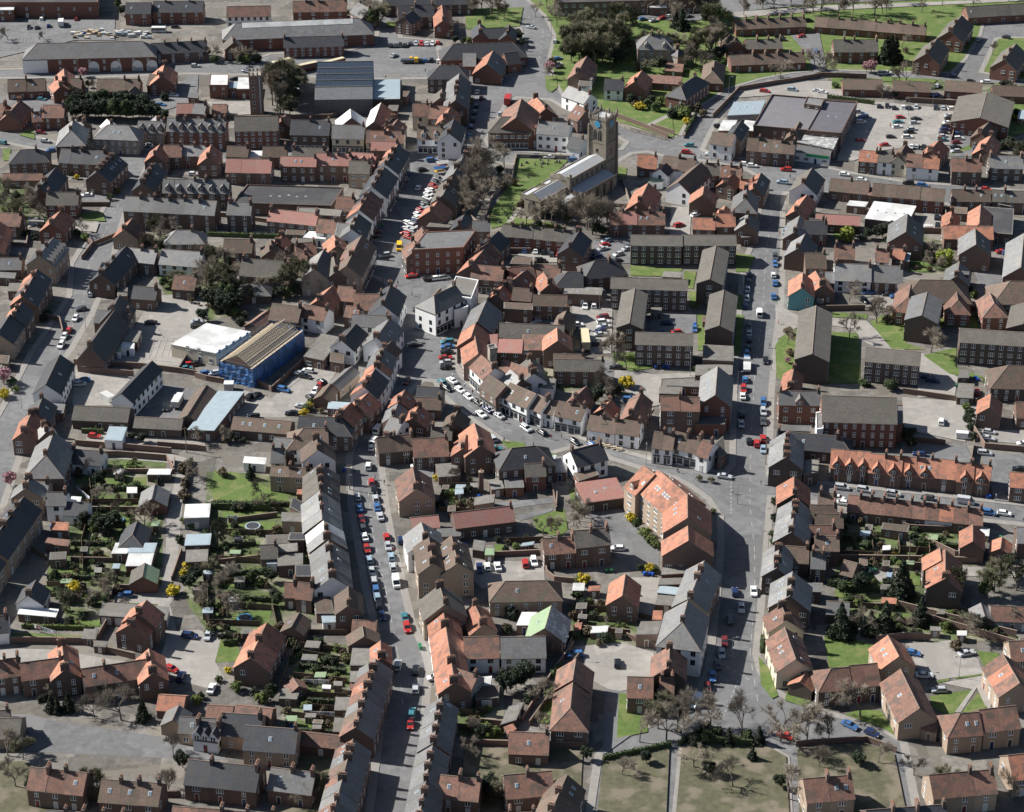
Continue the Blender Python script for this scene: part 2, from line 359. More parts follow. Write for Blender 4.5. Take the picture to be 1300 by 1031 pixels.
def unit(c, rz, L, w, h, zr, ra, rb, roof, wall, kind, desc, group, p, seed, roof2=None, ends=(1, 1), ch=1, dorm=0, sky=0, shop=None, dens=1.0, label=None, wt=None, over=.3):
    rr = random.Random(seed)
    root = bpy.data.objects.new(kind, None); COL.objects.link(root); root.location = (c.x, c.y, 0.12); root.rotation_euler = (0, 0, rz)
    root.empty_display_size = .5
    FOOT.append((Vector((c.x, c.y, 0)), Vector((math.cos(rz), math.sin(rz), 0)), L/2, w/2))
    cat = {'terrace_house': 'house', 'outbuilding': 'outbuilding', 'flats_block': 'flats', 'warehouse': 'warehouse'}.get(kind, kind.replace('_', ' '))
    thing(root, desc, cat, p, group, label)
    x0, x1, y0, y1 = -L/2+.002, L/2-.002, -w/2, w/2
    wm = 'wall_'+WALL[wall]; b = MB()
    hz = h - .02
    # walls: two long sides and two ends (gabled where the roof is not hipped)
    b.poly([(x0, y0, 0), (x1, y0, 0), (x1, y0, hz), (x0, y0, hz)], wm); b.poly([(x1, y1, 0), (x0, y1, 0), (x0, y1, hz), (x1, y1, hz)], wm)
    za = zr-.06
    b.poly([(x0, y1, 0), (x0, y0, 0), (x0, y0, hz)] + ([(x0, 0, za)] if ra == 0 else []) + [(x0, y1, hz)], wm)
    b.poly([(x1, y0, 0), (x1, y1, 0), (x1, y1, hz)] + ([(x1, 0, za)] if rb == 0 else []) + [(x1, y0, hz)], wm)
    b.obj('wall', root)
    # roof
    rm, rm2 = 'roof_'+ROOF[roof], 'roof_'+ROOF[roof2 or roof]
    tn = (zr-h)/(w/2); o = over; t = .16
    rx0, rx1 = x0+ra, x1-rb
    ox0 = x0 - (o*.6 if ends[0] and ra == 0 else (o if ra else 0)); ox1 = x1 + (o*.6 if ends[1] and rb == 0 else (o if rb else 0))
    if ra == 0: rx0 = ox0
    if rb == 0: rx1 = ox1
    ye, ze = w/2+o, h-o*tn
    r = MB()
    A, B = (ox0, -ye, ze+t), (ox1, -ye, ze+t); Cc, D = (ox1, ye, ze+t), (ox0, ye, ze+t); E, F = (rx0, 0, zr+t), (rx1, 0, zr+t)
    r.poly([A, B, F, E], rm); r.poly([Cc, D, E, F], rm2)
    lo = [(ox0, -ye, ze), (ox1, -ye, ze), (ox1, ye, ze), (ox0, ye, ze)]
    r.poly([lo[0], lo[1], B, A], 'ridge_tile'); r.poly([lo[2], lo[3], D, Cc], 'ridge_tile')
    if ra: r.poly([D, A, E], rm); r.poly([lo[3], lo[0], A, D], 'ridge_tile')
    else: r.poly([D, lo[3], (ox0, 0, zr), lo[0], A, E], 'ridge_tile')
    if rb: r.poly([B, Cc, F], rm); r.poly([lo[1], lo[2], Cc, B], 'ridge_tile')
    else: r.poly([B, lo[1], (ox1, 0, zr), lo[2], Cc, F], 'ridge_tile')
    if ra == 0 and rb == 0: r.poly([lo[0], (ox0, 0, zr), (ox1, 0, zr), lo[1]], wm); r.poly([lo[3], lo[2], (ox1, 0, zr), (ox0, 0, zr)], wm)
    else: r.poly(list(reversed(lo)), wm)
    # ridge and hip tiles
    r.tube((rx0, 0, zr+t+.02), (rx1, 0, zr+t+.02), .11, .11, 'ridge_tile', 5)
    for (flag, cs, e) in ((ra, (A, D), E), (rb, (B, Cc), F)):
        if flag:
            for q in cs: r.tube(q, e, .08, .1, 'ridge_tile', 4)
    ro = r.obj('roof', root)
    for k in range(ch):
        xx = (L/2-.5) if k == 0 else (-L/2+.5 if k == 1 else 0)
        if ends[0] and not ends[1] and k == 0: xx = L/2-.1
        if rb and k == 0: xx = rx1-.6
        if ra and k == 1: xx = rx0+.6
        link('chimney', rr.choice(CHM), ro, (xx, rr.choice((0, 0, .15, -.15)), zr+.15), 0)
    slope = math.atan(tn)
    for k in range(sky):
        sx = (rx0+rx1)/2 + (k-(sky-1)/2)*min(2.2, (rx1-rx0)/max(1, sky)); side = -1 if rr.random() < .6 else 1
        s_ = link('skylight', SKYL, ro, (sx, side*w*.25, h+(zr-h)*.5+t)); s_.rotation_euler = (-side*slope, 0, 0)
    for k in range(abs(dorm)):
        dx = -L/2 + L*(k+.5)/abs(dorm); side = -1 if -math.cos(rz) < 0 else 1
        d = MB(); hw = .9 if dorm > 0 else 1.25; zb = h-.1 if dorm < 0 else h+.5; top = zb+(1.5 if dorm > 0 else 1.1); rise = .7 if dorm > 0 else 1.45
        yf = side*(w/2-(.55 if dorm > 0 else -.08)); yb = side*.3
        d.box(dx-hw, dx+hw, min(yf, yb), max(yf, yb), zb, top, wm)
        d.poly([(dx-hw, yf, top), (dx+hw, yf, top), (dx, yf, top+rise)], wm)
        yo = yf+side*.12
        d.poly([(dx-hw-.15, yo, top-.08), (dx, yo, top+rise+.08), (dx, yb, top+rise+.08), (dx-hw-.15, yb, top-.08)], rm)
        d.poly([(dx+hw+.15, yo, top-.08), (dx+hw+.15, yb, top-.08), (dx, yb, top+rise+.08), (dx, yo, top+rise+.08)], rm)
        do = d.obj('dormer', ro)
        link('window', WIN[0], do, (dx, yf+side*.003, zb+.75), 0 if side > 0 else math.pi)
    sides = []
    front = math.pi/2 if math.sin(rz+math.pi/2) < math.sin(rz-math.pi/2) else -math.pi/2
    sides.append((front, w/2, L, True)); sides.append((-front, w/2, L, False))
    if ends[0]: sides.append((math.pi, L/2, w, False))
    if ends[1]: sides.append((0, L/2, w, False))
    wall_windows(root, L, w, h, rz, sides, kind, seed, dens, shop, wt, wall)
    return root

SEED = [100]
def gable(x1, y1, x2, y2, w, h, roof, wall, n=1, ha=0, hb=0, pitch=None, kind=None, r2=None, ch=None, dorm=0, sky=0, cols=None, walls=None, shop=None, dens=1.0, label=None, desc=None, group=None, wt=None, over=.3):
    if pitch is None: pitch = 24 if kind == 'flats_block' else (32 if h < 3.3 else 38)
    zr = h + w/2*math.tan(math.radians(pitch))
    a, b = G(x1, y1, zr), G(x2, y2, zr); d = (b-a); L = d.length; d.normalize(); rz = math.atan2(d.y, d.x)
    if kind is None: kind = 'terrace_house' if n > 1 else ('outbuilding' if h < 3.3 else 'house')
    hip = w/2*.95
    LL = L/n
    for i in range(n):
        SEED[0] += 1; rr = random.Random(SEED[0])
        s0, s1 = i*LL, (i+1)*LL; ra = hip if (ha and i == 0) else 0; rb = hip if (hb and i == n-1) else 0
        s0 -= ra; s1 += rb
        c = a + d*((s0+s1)/2)
        rf = cols[i % len(cols)] if cols else roof; wl = walls[i % len(walls)] if walls else wall
        dz = (rr.random()-.5)*.16 if n > 1 else 0
        if ch is None: nch = (1 if rr.random() < .8 else 0) if kind == 'terrace_house' else (0 if kind in ('outbuilding', 'flats_block', 'warehouse', 'garage') or h < 3.3 else rr.choice((1, 1, 2)))
        else: nch = ch
        p = PX((c.x, c.y, h))
        ds = desc or '%s %s %s' % (RDESC[rf], WDESC[wl], {'flats_block': 'flats', 'outbuilding': 'outbuilding'}.get(kind, kind.replace('_', ' ')))
        sk = sky if sky else (rr.choice((0, 0, 0, 0, 0, 1, 1, 2)) if h > 3.3 and kind != 'flats_block' else 0)
        if kind in ('warehouse',): sk = sky
        g = group or ('houses standing in terraces' if kind == 'terrace_house' else None)
        unit(c, rz, s1-s0, w, h+dz, zr+dz, ra, rb, rf, wl, kind, ds, g, p, SEED[0], r2, (i == 0, i == n-1), nch, dorm, sk, shop, dens, label, wt, over)

def flat(x1, y1, x2, y2, x3, y3, h, roof, wall, kind=None, mono=0, label=None, par=None, dens=1.0, sky=0, desc=None, door=None):
    if par is None: par = .3 if h >= 5.5 else .03
    a, b, c = G(x1, y1, h), G(x2, y2, h), G(x3, y3, h); d = a+c-b
    SEED[0] += 1; rr = random.Random(SEED[0])
    cen = (a+c)/2; cen.z = 0; u = (b-a); L = u.length; u.normalize(); rz = math.atan2(u.y, u.x)
    kind = kind or ('shed' if h < 2.5 else 'outbuilding')
    root = bpy.data.objects.new(kind, None); COL.objects.link(root); root.location = (cen.x, cen.y, .12); root.rotation_euler = (0, 0, rz); root.empty_display_size = .5
    p = PX((cen.x, cen.y, h))
    nm = {'outbuilding': 'flat outbuilding'}.get(kind, kind.replace('_', ' '))
    thing(root, desc or '%s %s %s' % (RDESC[roof], WDESC[wall], nm), kind.replace('_', ' ') if kind != 'outbuilding' else 'outbuilding', p, None, label)
    co, si = math.cos(-rz), math.sin(-rz)
    def loc(q): e = q-cen; return Vector((e.x*co-e.y*si, e.x*si+e.y*co, 0))
    q = [loc(t) for t in (a, b, c, d)]
    A = sum(q[i].x*q[(i+1)%4].y-q[(i+1)%4].x*q[i].y for i in range(4))
    hz = [h+mono, h+mono, h, h]
    if A < 0: q.reverse(); hz.reverse()
    FOOT.append((cen, Vector((u.x, u.y, 0)), max(abs(t.x) for t in q), max(abs(t.y) for t in q)))
    wm = 'wall_'+WALL[wall]; rm = 'roof_'+ROOF[roof]; m = MB()
    for i in range(4):
        j = (i+1) % 4; m.poly([(q[i].x, q[i].y, 0), (q[j].x, q[j].y, 0), (q[j].x, q[j].y, hz[j]), (q[i].x, q[i].y, hz[i])], wm)
    m.obj('wall', root)
    r = MB(); ce = sum(q, Vector())/4; o = [ce+(t-ce)*(1+.18/max(.5, (t-ce).length)) for t in q]; i_ = [ce+(t-ce)*(1-.3/max(.6, (t-ce).length)) for t in q]
    P1 = [(o[k].x, o[k].y, hz[k]-.14) for k in range(4)]; P2 = [(o[k].x, o[k].y, hz[k]+(par if par else .02)) for k in range(4)]
    P3 = [(i_[k].x, i_[k].y, hz[k]+(par if par else .02)) for k in range(4)]; P4 = [(i_[k].x, i_[k].y, hz[k]+.06) for k in range(4)]
    tm = wm if par > .2 else ('roof_felt' if roof in 'TDSKCB' else rm)
    for i in range(4):
        j = (i+1) % 4
        r.poly([P1[i], P1[j], P2[j], P2[i]], tm); r.poly([P2[i], P2[j], P3[j], P3[i]], tm); r.poly([P3[i], P3[j], P4[j], P4[i]], tm)
    r.poly(P4, rm); r.poly(list(reversed(P1)), wm)
    ro = r.obj('roof', root)
    for k in range(sky):
        s_ = link('skylight', SKYL, ro, (ce.x+(k-(sky-1)/2)*3.2, ce.y+rr.uniform(-1, 1), h+mono/2+.07))
    # openings on the longest camera-facing sides
    for i in range(4):
        j = (i+1) % 4; e = q[j]-q[i]; l = e.length; nn = Vector((e.y, -e.x, 0)).normalized(); a_ = math.atan2(nn.y, nn.x)
        if math.sin(rz+a_) > .3 or l < 2.2: continue
        mid = (q[i]+q[j])/2
        if h < 2.5: link('door', DOOR[1 if SEED[0] % 2 else 0], root, (mid.x, mid.y, .02), a_-math.pi/2, (.8, 1, .82)); continue
        n = int(l/3.4*dens); fl = max(1, int(round(h/3))); cnt = 0
        if kind == 'garage': n = int(l/3)
        for f in range(fl):
            for k in range(n):
                if cnt > 30: break
                pt = q[i] + e*((k+.5)/n); cnt += 1
                if kind == 'garage': link('garage_door', GARAGE, root, (pt.x, pt.y, .02), a_-math.pi/2)
                elif f == 0 and k == n//2: link('door', DOOR[SEED[0] % 4], root, (pt.x, pt.y, .02), a_-math.pi/2)
                elif (rr.random() < .75 or dens > 1) and h > 2.3: link('window', WIN[SEED[0] % 3], root, (pt.x, pt.y, f*2.9+1.5), a_-math.pi/2)
    return root

# ---------------- walls, fences, hedges ----------------
def leafquad(b, c, s, rr, m):
    n = Vector((rr.uniform(-1, 1), rr.uniform(-1, 1), rr.uniform(-.4, 1))).normalized(); a = n.orthogonal().normalized(); d = n.cross(a)
    th = rr.uniform(0, 6.3); a, d = a*math.cos(th)+d*math.sin(th), d*math.cos(th)-a*math.sin(th)
    b.poly([c+a*s, c+d*s*.7, c-a*s, c-d*s*.7], m)
def run(s, kind='b', h=1.6):
    pts = [G(x, y) for x, y in P(s)]; c = sum(pts, Vector())/len(pts); SEED[0] += 1; rr = random.Random(SEED[0])
    name, m, th = {'b': ('brick_wall', 'wall_brick', .24), 's': ('stone_wall', 'wall_stone', .3), 'f': ('wood_fence', 'wood_fence', .07), 'w': ('white_wall', 'wall_white', .2), 'h': ('hedge', 'leaf', .9), 'c': ('concrete_wall', 'wall_buff', .2), 'y': ('hedge', 'leaf_light', .9), 'n': ('hedge', 'leaf_dark', 1.1)}[kind]
    desc = {'b': 'brick boundary wall', 's': 'grey stone boundary wall', 'f': 'brown timber fence', 'w': 'white boundary wall', 'h': 'green clipped hedge', 'c': 'buff concrete boundary wall', 'y': 'bright green hedge', 'n': 'rough mixed brown-green hedge'}[kind]
    b = MB()
    for i in range(len(pts)-1):
        p, q = pts[i]-c, pts[i+1]-c; d = (q-p); l = d.length; d.normalize(); n = Vector((-d.y, d.x, 0))*th/2
        if kind in 'hyn':
            k = int(l*18)
            ring = lambda t, s_: [p+d*t+n*.8*s_ + Vector((0, 0, 0)), p+d*t+n*.7*s_+Vector((0, 0, h*.85)), p+d*t-n*.7*s_+Vector((0, 0, h*.85)), p+d*t-n*.8*s_]
            b.loft([ring(l*j/4, .85+.15*rr.random()) for j in range(5)], m)
            for _ in range(min(k, 900)):
                t = rr.random()*l; u = rr.uniform(-1, 1); z = rr.random()*h
                if rr.random() < .5: u = math.copysign(1, u)
                else: z = h*rr.uniform(.85, 1.05)
                leafquad(b, p+d*t+n*u*1.05+Vector((0, 0, z)), rr.uniform(.12, .3), rr, m if kind != 'n' else ('leaf_brown' if math.sin(t*.9+z)+rr.uniform(-.8, .8) > .1 else 'leaf'))
        else:
            b.loft([[p+n, p-n, p-n+Vector((0, 0, h)), p+n+Vector((0, 0, h))], [q+n, q-n, q-n+Vector((0, 0, h)), q+n+Vector((0, 0, h))]], m)
            if kind in 'bs': 
                n2 = n*1.35; b.loft([[p+n2+Vector((0, 0, h)), p-n2+Vector((0, 0, h)), p-n2+Vector((0, 0, h+.07)), p+n2+Vector((0, 0, h+.07))], [q+n2+Vector((0, 0, h)), q-n2+Vector((0, 0, h)), q-n2+Vector((0, 0, h+.07)), q+n2+Vector((0, 0, h+.07))]], 'ridge_tile')
            if kind == 'f':
                for j in range(int(l/1.9)+1):
                    t = p+d*min(l, j*1.9); b.box(t.x-.06, t.x+.06, t.y-.06, t.y+.06, 0, h+.08, m)
    o = b.obj(name, None, (c.x, c.y, .12))
    thing(o, desc, 'hedge' if kind in 'hyn' else ('fence' if kind == 'f' else 'wall'), PX(c), {'f': 'timber garden fences', 'h': 'garden hedges', 'y': 'garden hedges', 'n': 'garden hedges'}.get(kind, 'boundary walls of yards and gardens'))
    return o

# ---------------- trees ----------------
def bare_tree(seed, h=10, spread=1.0, nt=3600, mt='twigs', tw=.022, ivy=0):
    rr = random.Random(seed); tr, cr = MB(), MB(); tips = []
    def grow(p, d, l, r, k):
        q = p + d*l; tr.tube(p, q, r, r*.7, 'bark', 6 if k < 2 else (4 if k < 3 else 3), k == 0)
        if k >= 2: tips.append((p, q, d))
        if k >= 5: return
        for i in range((rr.choice((3, 4)) if k == 0 else (2 if rr.random() < .6 else 3))):
            a = rr.uniform(0, 6.28); el = rr.uniform(.3, .75)*spread*(1.15 if k < 2 else 1)
            n = d.orthogonal().normalized(); m_ = d.cross(n)
            nd = (d*math.cos(el) + (n*math.cos(a)+m_*math.sin(a))*math.sin(el)); nd.z += .1; nd.normalize()
            grow(p+d*l*rr.uniform(.6, 1), nd, l*rr.uniform(.66, .86), r*.6, k+1)
    grow(Vector((0, 0, -.1)), Vector((rr.uniform(-.05, .05), rr.uniform(-.05, .05), 1)).normalized(), h*.25, h*.017, 0)
    top = max(q.z for _, q, _ in tips); f = h/(top+.4)
    tr.v = [(x*f, y*f, z*f) for x, y, z in tr.v]
    for _ in range(nt):
        p, q, d = rr.choice(tips); s = p.lerp(q, rr.random())*f
        e = (d*.6 + Vector((rr.uniform(-1, 1), rr.uniform(-1, 1), rr.uniform(-.6, 1)))).normalized()*rr.uniform(.6, 1.5)
        n = e.orthogonal().normalized()*tw
        cr.poly([s-n, s+n, s+e], mt)
    for _ in range(ivy):
        p, q, d = rr.choice(tips); leafquad(cr, p.lerp(q, rr.random())*f+Vector((rr.gauss(0, .4), rr.gauss(0, .4), rr.gauss(0, .4))), rr.uniform(.1, .22), rr, 'leaf')
    return tr.mesh('trunk'), cr.mesh('crown')
def leafy(seed, h, rad, shape, m, nl, leaf=.26, trunk=True):
    rr = random.Random(seed); tr, cr = MB(), MB()
    if trunk:
        tr.tube((0, 0, -.1), (0, 0, h*.6), h*.02+.05, h*.012, 'bark', 6)
        for k in range(5):
            a = rr.uniform(0, 6.3); tr.tube((0, 0, h*(.25+.07*k)), (math.cos(a)*rad*.6, math.sin(a)*rad*.6, h*(.45+.08*k)), .08, .03, 'bark', 4)
    clumps = []
    if shape == 'cone':
        for k in range(70):
            t = rr.random()**1.3; a = rr.uniform(0, 6.3); r = rad*(1-t)*rr.uniform(.55, 1.0); clumps.append((Vector((math.cos(a)*r, math.sin(a)*r, h*(.06+.92*t))), rad*(.12+.28*(1-t))))
    elif shape == 'droop':
        for k in range(60):
            a = rr.uniform(0, 6.3); r = rad*rr.uniform(.5, 1); clumps.append((Vector((math.cos(a)*r, math.sin(a)*r, h*rr.uniform(.15, .9)*(1-.2*r/rad))), rad*.22))
    else:
        zc, zr_ = (h*.62, h*.4) if trunk else (h*.5, h*.5)
        for k in range(46):
            v = Vector((rr.gauss(0, 1), rr.gauss(0, 1), rr.gauss(0, 1))).normalized()*rr.uniform(.35, 1)
            clumps.append((Vector((v.x*rad*.85, v.y*rad*.85, zc+v.z*zr_*.85)), rad*rr.uniform(.18, .36)))
    for c, r in clumps:
        k = int(nl/len(clumps)*(r/(rad*.27))**1.5)
        # solid inner core of each clump, small and irregular
        rings = []
        for i, t in enumerate((-.8, -.2, .45, .85)):
            q = math.sqrt(max(.05, 1-t*t))*r*.62; rings.append([c+Vector((math.cos(a*1.2566+i)*q*rr.uniform(.7, 1.2), math.sin(a*1.2566+i)*q*rr.uniform(.7, 1.2), t*r*.7)) for a in range(5)])
        cr.loft(rings, m)
        for _ in range(k):
            v = Vector((rr.gauss(0, 1), rr.gauss(0, 1), rr.gauss(0, .8))).normalized()*r*rr.uniform(.6, 1.12)
            p = c+v
            if p.z < .02: p.z = .05
            leafquad(cr, p, leaf*rr.uniform(.5, 1.15), rr, m)
    return tr.mesh('trunk') if trunk else None, cr.mesh('crown')
TREES = {}
for k in range(4): TREES['b%d' % k] = bare_tree(20+k, 10, 1+.1*k)
for k in range(3): TREES['d%d' % k] = bare_tree(40+k, 10, 1.1, 9000, 'twigs_dark', .034, 1500)
for k in range(2): TREES['t%d' % k] = bare_tree(60+k, 10, .42, 6000, 'twigs', .026)
for k in range(3): TREES['e%d' % k] = leafy(70+k, 10, 4.2, 'round', 'leaf_dark' if k != 1 else 'leaf', 5200, .3)
for k in range(2): TREES['c%d' % k] = leafy(80+k, 10, 2.8, 'cone', 'leaf_dark', 5200, .28)
for k in range(3): TREES['s%d' % k] = leafy(90+k, 2, 1.25, 'round', ('leaf', 'leaf_light', 'leaf_dark')[k], 900, .13, False)
for k in range(2): TREES['n%d' % k] = leafy(100+k, 2, 1.3, 'round', 'leaf_brown', 700, .13, False)
TREES['y0'] = leafy(110, 2, 1.3, 'round', 'blossom_yellow', 1000, .14, False)
TREES['p0'] = leafy(111, 6, 2.8, 'round', 'blossom_pink', 2600, .2)
TREES['i0'] = leafy(112, 6, 2.8, 'round', 'blossom_white', 1800, .16)
TREES['w0'] = leafy(113, 8, 3.4, 'droop', 'willow', 4200, .24)
TINFO = dict(b=('bare_tree', 'bare brown tree', 10, 'bare trees in streets and gardens'), d=('bare_tree', 'dense dark bare tree', 10, 'bare trees in streets and gardens'), t=('bare_tree', 'tall slender bare tree', 10, None),
             e=('evergreen_tree', 'dark evergreen tree', 10, 'evergreen trees'), c=('conifer_tree', 'dark conical conifer', 10, 'conifers'), s=('shrub', 'green shrub', 2, 'garden shrubs'),
             n=('shrub', 'brown winter shrub', 2, 'garden shrubs'), y=('forsythia_bush', 'bright yellow flowering bush', 2, None), p=('blossom_tree', 'pink blossom tree', 6, None), i=('blossom_tree', 'pale blossom tree', 6, None), w=('willow_tree', 'yellow-green willow tree', 8, None))
def tree(t, px, py, h, rot=None, pos=None):
    keys = [k for k in TREES if k[0] == t]; rr = random.Random(int(px*7+py*13)); key = rr.choice(keys)
    tm, cm = TREES[key]; nm, desc, H0, grp = TINFO[t]
    p = pos or G(px, py)
    if t in 'bd' and py < 940: h *= 1.2
    if t == 's': desc = {'s0': 'green shrub', 's1': 'light green shrub', 's2': 'dark green shrub'}[key]
    s = h/H0; rz = rr.uniform(0, 6.3)
    root = bpy.data.objects.new(nm, None); COL.objects.link(root); root.location = (p.x, p.y, .12); root.rotation_euler = (0, 0, rz); wv = rr.uniform(.9, 1.15)
    root.scale = (s*wv, s*wv, s); root.empty_display_size = .5
    if tm is None:
        if nm == 'shrub' and not tree_now[0]:
            bpy.data.objects.remove(root); SHRUBS.append((h*(px*0+1)*(1+py/900), t, px, py, h, key, rz)); return
        bpy.data.objects.remove(root)
        o = link(nm, cm, None, (p.x, p.y, .12), rz, (s*wv, s*wv, s)); thing(o, desc, 'shrub', (px, py), grp); return o
    link('trunk', tm, root); link('crown', cm, root)
    thing(root, desc, 'tree', (px, py), grp); return root
SHRUBS = []; tree_now = [False]
def place_shrubs(limit=285):
    SHRUBS.sort(key=lambda q: -q[0]); b = MB()
    for q in SHRUBS[:limit]:
        tree_now[0] = True; tree(q[1], q[2], q[3], q[4]); tree_now[0] = False
    for q in SHRUBS[limit:]:
        me = TREES[q[5]][1]; p = G(q[2], q[3]); s_ = q[4]/2; c_, n_ = math.cos(q[6])*s_, math.sin(q[6])*s_
        vs = [v.co for v in me.vertices]; mn = me.materials[0].name
        for f in me.polygons:
            if f.index % 3 and f.index > 160: continue
            b.poly([(p.x+vs[i].x*c_-vs[i].y*n_, p.y+vs[i].x*n_+vs[i].y*c_, .12+vs[i].z*s_) for i in f.vertices], mn)
    o_ = b.obj('undergrowth'); o_['kind'] = 'stuff'; o_['label'] = 'low mixed garden undergrowth between the yards'; o_['category'] = 'undergrowth'
def trees(s):
    for ln in s.strip().split('\n'):
        for tk in ln.split():
            v = tk.split(','); tree(v[0], float(v[1]), float(v[2]), float(v[3]))

# ---------------- vehicles ----------------
def car_meshes(kind):
    """profile (x along length, z), lofted across the width; length about 4.2 m, origin at the ground in the middle"""
    if kind == 'hatch': L, W, H, prof, cab = 3.95, 1.7, 1.45, [(-1.95, .35), (-1.97, .75), (-1.8, .95), (-.95, .98), (1.0, .92), (1.75, .82), (1.97, .6), (1.93, .3)], ((-1.85, -1.5), (.95, .35))
    elif kind == 'saloon': L, W, H, prof, cab = 4.5, 1.76, 1.42, [(-2.2, .35), (-2.25, .75), (-2.15, .95), (-1.4, .97), (1.1, .92), (2.0, .8), (2.25, .58), (2.2, .3)], ((-1.6, -.95), (.95, .3))
    elif kind == 'estate': L, W, H, prof, cab = 4.4, 1.8, 1.62, [(-2.15, .35), (-2.2, .8), (-2.1, 1.0), (-1.4, 1.0), (1.1, .97), (1.95, .87), (2.2, .65), (2.15, .3)], ((-2.1, -1.85), (1.15, .5))
    elif kind == 'van': L, W, H, prof, cab = 5.0, 1.95, 2.15, [(-2.5, .35), (-2.5, 1.1), (-2.5, 1.15), (-1.4, 1.15), (1.5, 1.15), (2.3, 1.0), (2.5, .7), (2.45, .3)], ((-2.5, -2.46), (1.85, 1.2))
    return L, W, H, prof, cab
_CARS = {}
def _wheel():
    b = MB(); n = 12
    b.loft([[Vector((.31*math.cos(6.2832*i/n), y, .31*math.sin(6.2832*i/n))) for i in range(n)] for y in (-.1, .1)], 'rubber')
    for y in (-.112, .112): b.poly([Vector((.19*math.cos(6.2832*i/n), y, .19*math.sin(6.2832*i/n))) for i in range(n)][::(1 if y < 0 else -1)], 'steel')
    return b.mesh('wheel')
WHEEL = _wheel()
def car_proto(kind, col):
    key = kind+col
    if key in _CARS: return _CARS[key]
    L, W, H, prof, cab = car_meshes(kind); pm = 'paint_'+col; b = MB(); hw = W/2
    belt = prof[3][1]
    rings = []
    for (y, f, dz) in ((-hw, .96, -.06), (-hw*.93, 1.0, 0), (hw*.93, 1.0, 0), (hw, .96, -.06)):
        rings.append([Vector((x*f, y, (z+dz*(z > .5)))) for x, z in prof])
    b.loft(rings, pm)
    (r0, r1), (f0, f1) = cab
    # glass house, then painted roof and pillars
    yb, yt = hw*.9, hw*.74
    g = MB(); zt = H-.04
    lo = [(r0, -yb, belt-.04), (f0, -yb, belt-.04), (f0, yb, belt-.04), (r0, yb, belt-.04)]; up = [(r1, -yt, zt), (f1, -yt, zt), (f1, yt, zt), (r1, yt, zt)]
    g.loft([lo, up], 'glass'); 
    b.loft([[(r1-.04, -yt-.03, zt-.05), (f1+.05, -yt-.03, zt-.05), (f1+.05, yt+.03, zt-.05), (r1-.04, yt+.03, zt-.05)], [(r1+.08, -yt+.08, H), (f1-.1, -yt+.08, H+.01), (f1-.1, yt-.08, H+.01), (r1+.08, yt-.08, H)]], pm)
    for sx in (-1, 1):
        for (xa, xb) in ((f0, f1), (r0, r1), ((f0+r0)/2, (f1+r1)/2)): b.tube((xa, sx*(yb+.01), belt-.02), (xb, sx*(yt+.015), zt), .045, .04, pm, 4)
    if kind == 'van':
        b.box(-2.49, 1.0, -hw+.02, hw-.02, 1.05, H-.02, pm, taper=.07)
    hl, tl = MB(), MB()
    hl.box(L/2-.12, L/2-.015, -.2, .2, -.09, .09, 'lamp_clear'); 
    _CARS[key] = (b.mesh('body'), g.mesh('window_glass'), W, L, hl.mesh('headlight')); 
    return _CARS[key]
def car(px, py, c, deg, kind=None, z=0.0):
    rr = random.Random(int(px*31+py*17)); kind = kind or rr.choice(('hatch', 'hatch', 'saloon', 'estate'))
    bm_, gm, W, L, hl = car_proto(kind, c); p = G(px, py+2)
    rz = ang(px, py, deg) + rr.uniform(-.04, .04) + (math.pi if rr.random() < .4 else 0)
    nm = {'van': 'parked_van'}.get(kind, 'parked_car')
    root = bpy.data.objects.new(nm, None); COL.objects.link(root); root.location = (p.x, p.y, z+.012); root.rotation_euler = (0, 0, rz); root.empty_display_size = .5
    desc = '%s %s' % (PAINT[c][0], 'van' if kind == 'van' else {'hatch': 'small car', 'saloon': 'saloon car', 'estate': 'estate car'}[kind])
    thing(root, desc, 'van' if kind == 'van' else 'car', (px, py), 'vans parked about the town' if kind == 'van' else 'cars parked about the town')
    link('body', bm_, root); link('window_glass', gm, root)
    for sx in (-.31, .31):
        for sy in (-1, 1): link('wheel', WHEEL, root, (sx*L, sy*(W/2-.1), .31))
    for sy in (-.36, .36): link('headlight', hl, root, (-.01, sy*W, .68))
    return root
def cars(s, deg, z=0.0):
    for tk in s.split():
        v = tk.split(','); k = {'V': 'van'}.get(v[2][1:], None)
        car(float(v[0]), float(v[1]), v[2][0], float(v[3]) if len(v) > 3 else deg, k, z)
